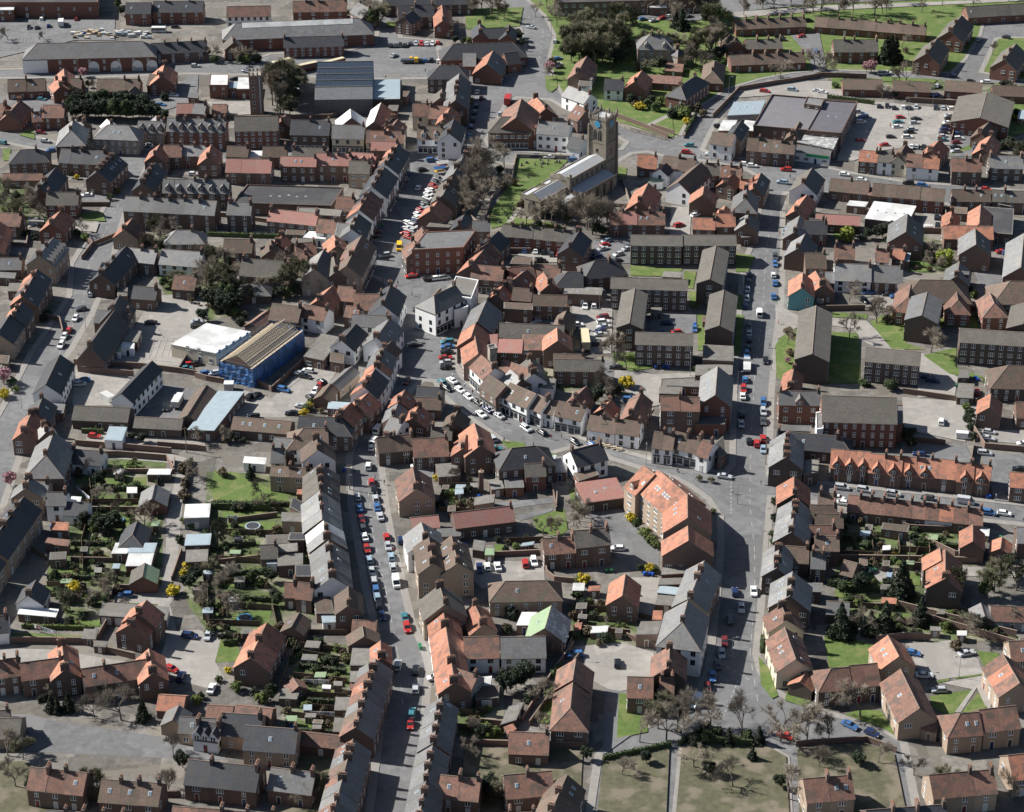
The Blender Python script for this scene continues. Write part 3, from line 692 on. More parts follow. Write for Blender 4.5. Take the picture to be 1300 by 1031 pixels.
def lorry(px, py, deg, L, cab, box, label, cat, name, hb=2.6, z=0, bus=False):
    p = G(px, py); rz = ang(px, py, deg); root = bpy.data.objects.new(name, None); COL.objects.link(root); root.location = (p.x, p.y, z+.012); root.rotation_euler = (0, 0, rz)
    thing(root, '', cat, (px, py), None, label)
    if bus:
        b = MB(); b.box(-L/2, L/2, -1.25, 1.25, .35, hb, cab, taper=.03); b.obj('body', root)
        r = MB(); r.box(-L/2+.05, L/2-.05, -1.2, 1.2, hb, hb+.15, box, taper=.15); r.obj('roof', root)
        for f in ([1.25, 2.9] if hb > 3.5 else [1.35]):
            n = int(L/1.3)
            for s in (-1, 1):
                g = MB()
                for k in range(n): g.box(-L/2+.3+k*(L-.6)/n, -L/2+.3+(k+.88)*(L-.6)/n, s*1.235-.03, s*1.235+.03, f, f+.85, 'glass')
                g.obj('side_windows', root)
            for s in (-1, 1):
                g = MB(); g.box(s*L/2-.03, s*L/2+.03, -1.05, 1.05, f-.05, f+.95, 'glass'); g.obj('windscreen', root)
        rows = (-.33, .33)
    else:
        b = MB(); b.box(L/2-1.9, L/2, -1.1, 1.1, .5, 2.4, cab, taper=.12); b.obj('cab', root)
        g = MB(); g.box(L/2-.14, L/2+.01, -.95, .95, 1.45, 2.15, 'glass'); g.obj('windscreen', root)
        c = MB(); c.box(-L/2, L/2-2.0, -1.22, 1.22, .8, .8+hb, box); c.box(-L/2, L/2-1.2, -.45, .45, .5, .8, 'rubber'); c.obj('box_body', root)
        rows = (-.34, -.2, .36) if L > 8 else (-.3, .36)
    for x in rows:
        for y in (-1.05, 1.05): link('wheel', WHEEL, root, (x*L, y, .46), 0, (1.5, 1.3, 1.5))
    return root
# ---------------- landmarks used by the descriptions ----------------
LM = [(a, float(b), float(c)) for a, b, c in (t.rsplit('|', 2) for t in '''stone church tower|762|180
church nave|735|205
lead-roofed church chancel|690|245
blue-wrapped scaffolded building|328|455
white flat-roofed hall|280|430
steep-roofed school|125|415
white gabled left-road hall|65|475
long white black-roofed hall|185|490
pale blue yard roof|280|520
white corner building on the square|565|390
brick three-storey bank|565|315
herringbone parked cars|567|450
white inn by the curved street|780|550
white pub at the junction|870|570
curved orange apartment block|850|640
brick church hall|905|500
teal-gabled house|1018|370
round-windowed brick chapel|1090|530
long orange terrace|1155|595
low red-tiled cottage row|1160|640
lone orange-roofed house|1200|725
three-storey right-road flats|843|445
long flats with twin grassed yard|833|325
flats east of right road|1035|430
flats with the curved drive|1135|465
right-edge long flats|1265|440
flats behind the bare tree|1173|395
green-and-white gabled shed|690|790
white-walled brick workshop|635|830
twin-gabled brown house|563|700
pink-roofed school range|620|655
pink flat roof by the alley|765|625
black-roofed white house|745|585
hipped dark brick house|690|590
brown hipped yard house|665|750
orange twin alley gables|727|870
white-ended street terrace|875|800
pale-roofed main-road terrace|1000|660
lower-left orange terrace|155|850
orange semi-detached pair|325|820
lower left cul-de-sac|245|840
big orange-gabled drive house|180|785
trampoline lawn|315|675
walled back lane|225|650
grey parked-street terrace|415|670
cream-gabled end house|420|745
mixed orange bottom terrace|465|880
orange bottom-middle cottages|570|810
slate terrace at the bottom|550|915
bottom right flats with lawns|1070|860
orange corner-lawn flats|1150|870
right-edge cream flats|1280|850
front bottom junction|930|910
big lawn behind the terrace|315|615
half-timbered house|405|570
long brick car-park hall|335|530
left-edge buff terrace|20|660
slate terrace at the left road|55|565
dormered slate left-road house|60|320
long grey mansard terrace|235|255
black flat shop-yard roof|370|250
pink-roofed brick range|320|210
market-street herringbone cars|550|245
yellow van|507|318
dark-walled side-lane house|408|340
slate-hipped tree-side villa|235|300
upper-left brick terrace|140|215
long arched brick warehouse|115|70
big top-left factory|60|12
conifer belt|140|140
long station roof|370|40
double-decker bus|409|68
fire drill tower|327|120
dark saw-tooth works|438|105
upper-left stone villa|147|172
upper high street shops|400|170
hipped hall with red roofs|640|165
long white hotel|705|170
roundabout|652|112
modern roundabout brick hall|620|75
dark evergreen grove|735|60
stone hipped villa|830|60
triangular green|835|150
lilac-grey supermarket roof|1030|145
supermarket car park|1150|160
big grey market shed|1240|135
white shop at the bend|905|185
corrugated-roofed shop|1040|180
long dark bungalow row|1100|30
top-right cross-shaped lawns|1230|75
top right terraces|970|75
white modern flat roof|1130|265
big slate gabled barn|1150|285
blue-slate brick gables|1240|310
white long barn house|875|230
slate corner house|945|255
dark brick shop row|980|190
white-gabled crossroads house|1025|230
orange-roofed L-shaped range|1225|290
weeping willow|1198|325
long brown-roofed street row|1150|240
brown hipped care home|1190|360
jumbled red roofs by bank|660|345
brick courtyard terrace|690|300
slate-roofed maltings|612|395
red-roofed courtyard range|670|430
curved white shop row|665|500
box lorry in the yard|740|485
yard car park with long lorry|755|415
timber-gabled L-shaped house|450|505
pub yard with umbrellas|800|520
car repair yard|640|720
grassy alley|735|650
churchyard trees|600|240'''.split('\n'))]

# ---------------- ground, roads, pavements ----------------
def gp(x0, x1, y0, y1): return [Vector((x0, y0, 0)), Vector((x1, y0, 0)), Vector((x1, y1, 0)), Vector((x0, y1, 0))]
sheet('ground', gp(-3500, 3500, -400, 6000), -.02, 'field')
sheet('road', gp(-420, 420, 300, 1160), 0, 'asphalt')
KERB = dict(
a='-200,176 0,178 60,190 130,200 150,225 136,262 114,302 94,335 92,375 74,402 42,450 14,505 0,530 -80,640 -200,640',
b='186,203 300,202 420,205 512,206 500,240 482,275 470,310 466,345 488,354 500,362 508,372 512,400 512,440 506,480 494,508 478,528 457,552 448,580 447,600 450,640 459,690 468,740 480,790 491,840 494,870 486,941 470,1060 -180,1060 -180,760 0,640 22,575 30,545 46,500 88,440 112,400 124,372 138,335 146,300 158,262 178,222',
c='480,592 488,560 495,535 507,512 520,492 535,480 556,482 566,500 585,518 612,537 642,558 668,566 700,572 725,565 758,564 778,580 816,592 858,604 880,615 903,632 919,655 920,690 915,760 905,850 893,885 868,905 800,935 765,960 750,1060 525,1060 532,941 536,880 540,850 532,820 518,790 506,740 494,690 485,640',
d='574,462 583,478 600,494 622,509 648,524 682,539 716,550 746,561 781,572 830,586 880,596 925,601 934,590 935,540 938,450 943,390 946,350 952,325 958,310 964,290 970,250 974,238 960,220 945,212 900,203 850,198 822,191 800,193 780,204 740,206 700,209 640,206 606,197 592,200 562,222 548,247 536,276 523,310 516,342 531,349 575,356 562,372 532,396 533,413 558,426 572,440',
e='622,190 614,178 640,130 655,122 700,125 728,141 775,166 800,180 792,190 745,198 640,192',
f='712,120 745,140 785,156 815,167 850,176 866,172 877,150 893,134 925,113 965,101 1000,94 1045,89 1150,92 1210,93 1228,75 1247,44 1250,30 1290,24 1450,15 1450,-90 640,-90 668,0 690,20 702,45 695,72 700,100',
g='1242,92 1262,48 1278,46 1450,50 1450,106 1300,103',
h='888,190 893,178 907,152 930,126 960,112 1000,104 1045,98 1150,102 1300,112 1450,118 1450,256 1300,244 1240,238 1150,232 1088,222 1040,212 960,204 905,198',
i='992,243 1050,243 1110,249 1200,257 1300,262 1450,268 1450,660 1330,646 1259,638 1150,626 1052,616 985,611 972,604 973,560 975,500 981,430 988,380 990,330 991,300 990,262',
j='974,628 1040,636 1078,641 1248,658 1450,678 1450,1060 1165,1060 1142,942 1116,926 1072,914 1040,905 1000,890 975,875 960,850 955,830 962,760 968,700 972,650',
k='862,946 900,919 960,934 1003,960 1008,1060 850,1060',
l='-200,99 120,97 240,92 380,95 475,99 545,98 585,101 592,110 588,140 580,165 577,184 583,191 520,193 430,190 290,187 150,192 75,183 0,163 -200,150',
m='-200,92 190,86 260,77 330,74 345,69 440,66 480,54 500,-90 -200,-90',
n='560,95 552,52 505,48 505,-90 590,-90 640,0 661,30 670,60 662,92 640,98')
for k, s in KERB.items():
    pl = [G(x, y, .12) for x, y in P(s)]
    sheet('pavement', pl, .12, 'paving', .2)
    sheet('yard_ground', inset(pl, 2.0 if k not in 'f' else 1.6), .128, 'grass' if k in 'fg' else 'yard')
PT = '''c|car_park|195,376 262,372 264,405 240,442 228,472 128,463 165,425
c|yard|95,470 172,478 165,500 140,515 92,515
a|yard|205,488 252,496 232,532 176,530
c|car_park|310,496 345,506 385,468 432,462 416,490 396,515 374,530 300,530 294,510
c|lane|118,573 215,576 243,584 234,612 231,652 226,705 214,762 224,800 208,806 196,790 206,740 210,705 212,660 220,620 224,600 213,588 118,580
c|drive|150,752 205,745 222,760 215,768 140,765
c|car_park|214,802 252,800 281,812 273,840 285,862 262,874 225,864 203,840
c|forecourt|-60,822 62,825 100,831 150,839 172,842 100,850 -60,838
a|car_park|-60,905 40,908 70,916 130,925 200,935 290,965 180,962 -60,950
c|yard|110,548 190,550 260,552 260,566 110,564
g|lawn|-60,806 36,804 106,808 104,815 36,812 -60,816
g|lawn|85,788 127,788 125,796 84,795
g|lawn|280,812 302,815 306,840 273,842
g|lawn|130,590 180,588 178,598 132,600
g|lawn|136,610 186,606 186,622 138,624
g|lawn|110,630 178,634 176,645 112,640
g|lawn|148,655 170,655 165,672 150,671
g|lawn|88,684 148,684 146,692 88,692
g|lawn|88,704 138,704 140,711 88,708
g|lawn|60,724 140,724 144,732 60,732
g|lawn|30,744 106,744 104,752 30,752
g|lawn|272,598 300,600 345,622 368,628 364,641 272,642 268,620
g|lawn|282,650 346,650 340,657 284,658
g|lawn|282,664 350,662 348,676 282,678
g|lawn|280,690 330,688 328,696 280,698
g|lawn|280,706 323,704 322,714 279,716
g|lawn|278,724 342,720 340,728 282,730
g|lawn|285,736 320,740 310,747 285,747
g|lawn|296,756 345,756 340,766 298,770
g|lawn|292,778 345,776 342,792 296,794
g|lawn|410,822 435,822 434,830 410,830
g|lawn|392,876 428,876 426,886 392,884
g|lawn|378,920 420,922 416,930 380,928
g|lawn|636,560 665,562 668,569 645,570
g|lawn|694,575 708,577 706,583 697,583
g|lawn|566,612 588,618 588,638 572,640 564,626
g|lawn|628,692 640,692 640,702 628,702
g|lawn|676,658 716,646 722,672 712,682 682,676
g|lawn|722,622 734,620 748,650 736,654 726,640
c|yard|604,712 690,714 692,742 660,744 612,748 598,735
a|forecourt|650,646 708,638 706,632 620,640
a|forecourt|655,655 703,646 700,650 660,662
a|car_park|742,650 776,640 794,652 838,694 836,724 800,725 776,700 765,672
c|yard|795,734 838,734 834,790 812,790 796,770
c|car_park|728,822 790,816 830,830 826,870 780,880 752,865 738,830
a|alley|768,875 812,882 800,935 765,960
g|lawn|786,880 797,882 822,915 822,930 783,938
g|lawn|697,882 700,866 708,880 704,920 680,918
g|lawn|690,905 700,900 702,918 684,920
g|lawn|600,930 640,930 636,941 600,941
g|lawn|963,834 976,850 988,884 980,888 966,870
g|lawn|967,806 970,806 970,824 964,824
g|lawn|1046,808 1060,806 1112,820 1110,845 1080,848 1052,848
g|lawn|1000,875 1030,890 1022,898 996,890
g|lawn|1072,908 1090,902 1118,903 1142,938 1120,925
g|lawn|1180,885 1236,876 1212,906 1200,908 1185,900
g|lawn|1221,905 1242,880 1254,898 1240,906
g|lawn|1240,827 1268,830 1266,846 1248,846
g|lawn|1190,862 1204,860 1205,865 1190,868
g|lawn|1212,860 1248,854 1248,858 1213,863
c|car_park|1150,818 1206,814 1242,838 1248,856 1190,864 1165,850
c|path|1196,868 1250,858 1262,885 1256,902 1250,896 1240,874 1220,905 1212,905 1234,876
g|lawn|1060,750 1080,754 1078,761 1060,759
g|lawn|1082,720 1130,742 1126,748 1090,746 1078,730
g|lawn|1150,730 1168,728 1168,744 1152,744
g|lawn|1088,685 1108,684 1106,692 1090,692
g|lawn|1100,758 1120,757 1120,765 1100,764
g|lawn|1128,785 1180,800 1228,808 1220,794 1180,780 1130,780
g|lawn|1176,758 1206,760 1206,775 1184,772
c|drive|1105,722 1140,722 1134,742 1112,738
c|drive|1220,720 1300,724 1300,734 1220,732
c|car_park|1145,505 1243,512 1234,545 1225,562 1148,546
a|car_park|1142,562 1226,566 1236,588 1150,588
c|car_park|1238,546 1320,548 1320,566 1238,560
a|car_park|1244,574 1320,580 1320,642 1262,636
c|path|1054,404 1100,408 1122,430 1150,446 1172,450 1216,480 1212,503 1165,506 1165,462 1124,449 1094,433 1084,418 1054,414
g|lawn|984,440 999,415 1012,420 1008,495 986,480
g|lawn|1054,422 1088,424 1092,440 1092,488 1050,488
g|lawn|1054,397 1102,400 1100,406 1054,403
g|lawn|1104,410 1122,400 1150,400 1150,436 1174,445 1132,444
g|lawn|1172,452 1214,442 1214,468 1256,482 1206,476
g|lawn|1192,402 1296,406 1296,418 1194,416
c|path|984,386 1014,402 1016,414 986,432
c|car_park|1092,368 1146,372 1142,394 1096,390
g|lawn|1058,298 1070,296 1072,304 1060,306
g|lawn|1162,332 1184,330 1182,346 1164,346
a|yard|1234,342 1300,346 1300,372 1246,366
c|yard|1172,272 1194,270 1194,296 1170,292
c|yard|852,262 878,264 876,300 850,300
c|yard|795,262 815,262 830,300 800,298
g|lawn|934,322 958,326 950,346 934,346
g|lawn|935,400 944,402 940,452 932,450
g|lawn|924,372 943,376 942,394 926,392
g|lawn|778,447 806,449 832,468 800,472 778,458
g|lawn|885,400 899,402 896,446 886,446
g|lawn|874,370 888,372 888,392 876,390
g|lawn|800,338 866,342 862,352 800,351
g|lawn|868,345 884,346 880,368 870,366
a|yard|824,398 884,400 884,424 824,424
c|forecourt|778,470 830,476 884,474 884,480 840,482 838,515 816,520 778,480
c|car_park|725,378 778,382 776,450 750,450 738,420 728,410
a|yard|632,394 716,396 714,412 640,412
c|yard|660,320 722,322 720,334 680,334 655,328
a|car_park|752,306 800,300 800,335 756,335
g|churchyard_lawn|655,202 722,204 702,224 668,245 656,275 645,286 624,291 620,272 638,248 654,226
g|churchyard_lawn|650,276 700,284 720,291 640,291
c|path|662,258 667,258 648,286 641,286
g|lawn|783,143 815,140 852,137 856,174 848,176 820,166 784,155
c|path|818,160 848,146 852,148 822,163
g|lawn|692,97 706,97 708,112 700,118 693,114
g|lawn|782,212 796,214 794,228 784,226
g|lawn|780,50 812,46 808,76 782,82
g|lawn|848,44 908,48 892,86 850,96
g|lawn|784,95 812,92 806,100 786,101
g|lawn|720,10 780,8 780,22 722,24
g|lawn|590,12 664,10 660,34 592,38
g|lawn|490,28 545,30 545,36 490,35
a|car_park|860,-60 1300,-60 1300,-5 1040,6 930,16 880,28 800,24 790,10
c|path|930,24 1050,14 1300,2 1300,-1 1050,8 930,16
a|road|1004,46 1040,42 1050,90 1034,94 1024,70
c|car_park|922,126 975,103 1060,104 1090,120 1080,130 980,122
c|car_park|1088,128 1216,140 1208,185 1170,186 1120,192 1084,205 1062,206 1070,180
a|yard|1206,168 1240,168 1240,200 1206,200
g|lawn|1200,200 1300,170 1300,120 1282,125 1280,160
g|lawn|1120,98 1190,102 1186,106 1120,104
g|lawn|1056,100 1072,100 1070,114 1056,114
a|car_park|-60,22 146,26 146,52 95,52 -60,88
a|yard|120,118 200,120 210,125 242,96 252,96 250,130 205,142 196,138
a|yard|0,125 84,122 84,140 40,160 20,165 0,160
g|lawn|24,172 38,165 44,170 44,178
g|lawn|4,190 14,190 12,205 4,205
c|yard|262,130 318,130 320,146 280,148
a|car_park|-60,305 35,308 30,326 -60,322
a|yard|104,246 142,248 138,262 106,262
c|yard|96,284 126,284 122,296 96,294
g|lawn|100,272 130,270 134,282 102,280
c|lane|200,293 380,296 380,302 200,298
c|drive|36,276 56,278 56,284 36,290
a|yard|530,588 552,588 550,608 532,606
a|yard|745,455 780,462 778,500 760,500 745,490
c|yard|795,515 830,520 815,545 790,540'''
for ln in PT.split('\n'):
    t, nm, s = ln.split('|')
    patch(nm, s, dict(a='asphalt', c='concrete', g='grass', p='paving')[t])
# garden ground
for s in ('100,585 212,582 208,620 205,790 90,800 60,720 90,640', '262,600 362,602 408,650 418,700 424,760 380,800 345,815 262,800 240,770 232,740 262,690', '372,812 446,820 446,935 352,935 368,860',
          '1060,656 1240,668 1250,700 1190,770 1060,760', '1070,760 1250,775 1300,815 1200,818 1150,812 1060,790', '640,440 715,450 770,480 760,510 740,505 660,480',
          '720,762 800,770 820,840 730,815', '560,880 640,880 640,935 560,935', '1160,300 1215,310 1205,350 1150,345', '10,225 60,235 60,285 -60,285 -60,230', '200,280 290,330 300,400 255,410 210,375 190,330',
          '1175,100 1300,108 1300,118 1050,112 1050,98'):
    ZP[0] += .0
    sheet('garden_ground', [G(x, y) for x, y in P(s)], .1292+.0002*len(s) % .0008 + .00, 'plots')

# ---------------- road markings ----------------
def mark(s, wd=.12, dash=0, gap=0, z=.006, name='road_marking'):
    pts = [G(x, y) for x, y in P(s)]; b = MB()
    for i in range(len(pts)-1):
        p, q = pts[i], pts[i+1]; d = q-p; l = d.length; d.normalize(); n = Vector((-d.y, d.x, 0))*wd/2; t = 0
        while t < l:
            e = min(l, t+(dash or l)); a, c = p+d*t, p+d*e
            b.poly([(a+n)[:2]+(z,), (a-n)[:2]+(z,), (c-n)[:2]+(z,), (c+n)[:2]+(z,)], 'line_white'); t = e+(gap if dash else 1)
    # make every face point up
    for i, f in enumerate(b.f):
        v = [Vector(b.v[k]) for k in f]
        if (v[1]-v[0]).cross(v[2]-v[1]).z < 0: b.f[i] = tuple(reversed(f))
    struct(b.obj(name))
for s in ('962,890 952,830 958,760 958,700 952,640 953,560 958,480 968,400 972,330 980,260', '466,610 474,680 490,750 505,830 512,900', '925,612 860,595 780,576 700,560 640,545 600,518 578,500',
          '40,520 75,450 105,385 112,340 135,290 160,240', '780,175 850,188 930,203 1000,222 1100,236 1250,252', '684,80 690,40 660,10', '0,95 180,90 300,82'):
    mark(s, .16, 2.5, 4)
for s in ('928,612 928,655', '887,865 915,842 951,863', '937,864 918,910'): mark(s, .22, 1.2, .9)
for i in range(9): mark('%d,%d %d,%d' % (1108+i*11, 131+i*.8, 1107+i*11, 140+i*.8), .12, z=ZP[0]+.004)
for i in range(11): mark('%d,%d %d,%d' % (1136-i*.5, 146+i*3.4, 1172-i*.5, 148+i*3.4), .12, z=ZP[0]+.004)
for i in range(10): mark('%d,%d %d,%d' % (2, 58+i*3.2, 26, 58+i*3.2), .12, z=ZP[0]+.004)
for i in range(12): mark('%.1f,%.1f %.1f,%.1f' % (5+i*4.6, 48, 3+i*4.6, 55), .12, z=ZP[0]+.004)
for i in range(7): mark('%d,%.1f %d,%.1f' % (180+i*8, 436-i*1.6, 172+i*8, 458-i*1.0), .1, z=ZP[0]+.004)
for s in ('175,455 232,462', '178,430 238,436', '196,410 208,432 240,436', '1012,520 1014,522'): mark(s, .12, z=ZP[0]+.004)
for k in range(3): mark('%d,%d %d,%d' % (1266, 272+k*7, 1282, 275+k*7), .35, z=4.1)
# ---------------- special buildings ----------------
def empty(name, c, rz, desc, cat, p, label=None, group=None):
    o = bpy.data.objects.new(name, None); COL.objects.link(o); o.location = (c.x, c.y, .12); o.rotation_euler = (0, 0, rz); o.empty_display_size = .5
    thing(o, desc, cat, p, group, label); return o
def foot(c, rz, hl, hw): FOOT.append((Vector((c.x, c.y, 0)), Vector((math.cos(rz), math.sin(rz), 0)), hl, hw))
# the church: local +x runs from the chancel (east, near) towards the tower
c0, c1 = G(676, 247, 9), G(712, 227, 9); ax = (c1-c0); ax.z = 0; rz = math.atan2(ax.y, ax.x); ax.normalize()
o = c0.copy(); o.z = 0
CH = empty('church', o, rz, '', 'church', (720, 220), 'long stone church with pale lead roofs beside its pinnacled clock tower')
foot(o+ax*22, rz, 27, 11)
def gab(x0, x1, y0, y1, h, rise, rm, wm, parent, name='nave'):
    b = MB(); ym = (y0+y1)/2
    b.poly([(x0, y0, 0), (x1, y0, 0), (x1, y0, h), (x0, y0, h)], wm); b.poly([(x1, y1, 0), (x0, y1, 0), (x0, y1, h), (x1, y1, h)], wm)
    b.poly([(x0, y1, 0), (x0, y0, 0), (x0, y0, h), (x0, ym, h+rise), (x0, y1, h)], wm); b.poly([(x1, y0, 0), (x1, y1, 0), (x1, y1, h), (x1, ym, h+rise), (x1, y0, h)], wm)
    # parapets and gable copings
    for yy in (y0, y1): b.box(x0, x1, yy-.2, yy+.2, h-.3, h+.55, wm)
    for xx in (x0, x1):
        b.loft([[(xx-.2, y, z) for y, z in ((y0-.2, h), (y0-.2, h+.6), (ym, h+rise+.7), (y1+.2, h+.6), (y1+.2, h))], [(xx+.2, y, z) for y, z in ((y0-.2, h), (y0-.2, h+.6), (ym, h+rise+.7), (y1+.2, h+.6), (y1+.2, h))]], wm)
    w_ = b.obj(name, parent)
    r = MB(); r.poly([(x0+.2, y0+.2, h+.1), (x1-.2, y0+.2, h+.1), (x1-.2, ym, h+rise+.1), (x0+.2, ym, h+rise+.1)], rm); r.poly([(x1-.2, y1-.2, h+.1), (x0+.2, y1-.2, h+.1), (x0+.2, ym, h+rise+.1), (x1-.2, ym, h+rise+.1)], rm)
    r.obj('roof', w_); return w_
def _lancet(w, h):
    b = MB(); pts = [(-w/2, 0), (w/2, 0), (w/2, h*.65), (w*.3, h*.88), (0, h), (-w*.3, h*.88), (-w/2, h*.65)]
    b.poly([(x, .04, z) for x, z in reversed(pts)], 'glass'); o_ = [(x*1.25, z*1.06-.1) for x, z in pts]
    b.loft([[(x, .0, z) for x, z in o_], [(x, .03, z) for x, z in o_]], 'church_stone'); b.box(-.06, .06, .03, .09, 0, h*.9, 'church_stone'); return b.mesh('window')
LAN = {k: _lancet(*k) for k in ((1.5, 2.6), (1.1, 2.0), (3.6, 5.2), (1.6, 4.2))}
SOUTH = -1  # local -y is the side that faces the camera and the right
n1 = gab(0, 17, -3.6, 3.6, 6.6, 2.3, 'lead', 'church_stone', CH, 'chancel')
n2 = gab(17, 42, -4.0, 4.0, 9.2, 1.5, 'lead', 'church_stone', CH, 'nave')
for i in range(7): link('window', LAN[(1.1, 2.0)], n2, (19.5+i*3.3, -4.0-.01, 6.6), math.pi); link('window', LAN[(1.1, 2.0)], n2, (19.5+i*3.3, 4.01, 6.6), 0)
link('window', LAN[(3.6, 5.2)], n1, (-.01, 0, 1.6), math.pi/2)
for i in range(3): link('window', LAN[(1.5, 2.6)], n1, (4+i*4.5, -3.61, 2.2), math.pi)
def lean(x0, x1, y0, y1, z0, z1, name):      # y0 high side, y1 low side
    b = MB(); s = 1 if y1 > y0 else -1
    q = [(x0, y0), (x1, y0), (x1, y1), (x0, y1)]; zz = [z0, z0, z1, z1]
    if s < 0: pass
    for i in range(4):
        j = (i+1) % 4; b.poly([(*q[i], 0), (*q[j], 0), (*q[j], zz[j]), (*q[i], zz[i])], 'church_stone')
    b.box(x0, x1, min(y1, y1-s*.3), max(y1, y1-s*.3), z1-.3, z1+.5, 'church_stone')
    for xx in (x0, x1-.3): b.box(xx, xx+.3, min(y0, y1), max(y0, y1), z1, z1+.55, 'church_stone')
    w_ = b.obj(name, CH); r = MB(); r.poly([(x0+.2, y0, z0+.08), (x1-.2, y0, z0+.08), (x1-.2, y1-s*.3, z1+.12), (x0+.2, y1-s*.3, z1+.12)], 'lead'); r.obj('roof', w_); return w_
a = lean(17.5, 41, -4.2, -9.6, 5.9, 4.9, 'aisle')
for i in range(5): link('window', LAN[(1.5, 2.6)], a, (20.5+i*4.3, -9.61, 1.5), math.pi)
a = lean(17.5, 41, 4.2, 8.6, 5.9, 4.9, 'aisle')
a = lean(5.5, 15.8, -3.8, -9.4, 5.4, 4.8, 'vestry'); link('window', LAN[(1.5, 2.6)], a, (8, -9.41, 1.5), math.pi); link('window', LAN[(1.5, 2.6)], a, (12.5, -9.41, 1.5), math.pi)
a = lean(6, 14, 3.8, 9.5, 5.2, 4.4, 'vestry')
b = MB(); b.box(16.2, 17.8, -5.2, -3.6, 0, 11.2, 'church_stone', taper=.1); b.box(16.1, 17.9, -5.3, -3.5, 11.2, 11.9, 'church_stone', taper=.5); b.obj('stair_turret', CH)
for i in range(5):
    for s in (-9.6,): 
        b = MB(); b.box(18.2+i*4.6, 18.9+i*4.6, s-1, s, 0, 4.2, 'church_stone', taper=.1); b.obj('buttress', CH)
# tower
tx = 45.6; tc = o+ax*tx
TW = empty('church_tower', tc, rz, '', 'church tower', (762, 180), 'tall square stone church tower with pinnacles and blue clock faces')
foot(tc, rz, 5, 5)
TH_, hw = 24.5, 3.6
b = MB(); 
for (z0, z1, q) in ((0, 8, hw+.25), (8, 15.5, hw+.1), (15.5, TH_, hw)):
    b.box(-q, q, -q, q, z0, z1, 'church_stone'); b.box(-q-.15, q+.15, -q-.15, q+.15, z1-.3, z1, 'church_stone')
b.obj('tower_shaft', TW)
b = MB()
for s in (-1, 1):
    for k in range(7):
        u = -hw+.35+k*(2*hw-.7)/6
        b.box(u-.3, u+.3, s*hw-.2, s*hw+.2, TH_, TH_+1.3, 'church_stone'); b.box(s*hw-.2, s*hw+.2, u-.3, u+.3, TH_, TH_+1.32, 'church_stone')
    b.box(-hw, hw, s*hw-.18, s*hw+.18, TH_-.1, TH_+.6, 'church_stone'); b.box(s*hw-.18, s*hw+.18, -hw, hw, TH_-.1, TH_+.61, 'church_stone')
b.box(-hw+.3, hw-.3, -hw+.3, hw-.3, TH_, TH_+.3, 'church_stone', 'lead'); b.obj('parapet', TW)
for sx, sy, hh in [(x, y, 3.6) for x in (-1, 1) for y in (-1, 1)] + [(0, 1, 2.6), (0, -1, 2.6), (1, 0, 2.6), (-1, 0, 2.6)]:
    b = MB(); x, y = sx*hw, sy*hw; b.box(x-.35, x+.35, y-.35, y+.35, TH_-.2, TH_+1.6, 'church_stone'); b.box(x-.42, x+.42, y-.42, y+.42, TH_+1.5, TH_+hh, 'church_stone', taper=.38); b.obj('pinnacle', TW)
for sx in (-1, 1):
    for sy in (-1, 1):
        b = MB(); x, y = sx*(hw+.2), sy*(hw+.2); b.box(x-.55, x+.55, y-.55, y+.55, 0, 13, 'church_stone', taper=.1); b.box(x-.4, x+.4, y-.4, y+.4, 13, 22, 'church_stone', taper=.1); b.obj('buttress', TW)
for k in range(4):
    a_ = k*math.pi/2; x, y = math.cos(a_)*(hw+.02), math.sin(a_)*(hw+.02)
    for u in (-1.05, 1.05): link('belfry_window', LAN[(1.6, 4.2)], TW, (x-math.sin(a_)*u, y+math.cos(a_)*u, 16.3), a_-math.pi/2)
    b = MB(); n = 20; R0 = 1.25
    b.loft([[(R0*math.cos(6.2832*i/n), yy, R0*math.sin(6.2832*i/n)) for i in range(n)] for yy in (.25, .05)], 'clock_blue')
    for i in range(12): 
        t = math.pi*i/6; b.box(math.cos(t)*1.05-.07, math.cos(t)*1.05+.07, .24, .29, math.sin(t)*1.05-.07, math.sin(t)*1.05+.07, 'gold')
    b.tube((0, .3, 0), (.45, .3, .4), .07, .03, 'gold', 4); b.tube((0, .31, 0), (-.3, .31, .75), .05, .03, 'gold', 4)
    link('clock_face', b.mesh('clock_face'), TW, (math.cos(a_)*(hw-.02), math.sin(a_)*(hw-.02), 22.6), a_-math.pi/2)
    b = MB(); b.box(-.55, .55, -.05, .06, 0, 2.4, 'glass'); link('window', b.mesh('window'), TW, (math.cos(a_)*(hw+.1), math.sin(a_)*(hw+.1), 10.4), a_-math.pi/2)

# building under repair: brick shell, open rafters, blue netting on scaffolding
pa, pb = G(301, 452, 9.4), G(362, 407, 9.4); ax = pb-pa; L = ax.length; ax.normalize(); rz = math.atan2(ax.y, ax.x); c = (pa+pb)/2; c.z = 0; W = 10.2
SB = empty('building_under_repair', c, rz, '', 'building site', (330, 455), 'building with bare timber rafters wrapped in blue scaffold netting'); foot(c, rz, L/2+1, W/2+1)
b = MB(); b.box(-L/2, L/2, -W/2, W/2, 0, 6.4, 'wall_brick', 'roof_black');  # shade of the open interior put in as a black top under the rafters
b.poly([(-L/2, -W/2, 6.4), (-L/2, 0, 9.4), (-L/2, W/2, 6.4)], 'wall_brick'); b.obj('wall', SB)
r = MB(); n = int(L/.95)
for i in range(n+1):
    x = -L/2+.1+i*(L-.2)/n
    for s in (-1, 1): r.tube((x, s*(W/2+.3), 6.4), (x, 0, 9.7), .09, .09, 'timber_new', 4)
    r.tube((x, -W*.3, 7.9), (x, W*.3, 7.9), .07, .07, 'timber_new', 4)
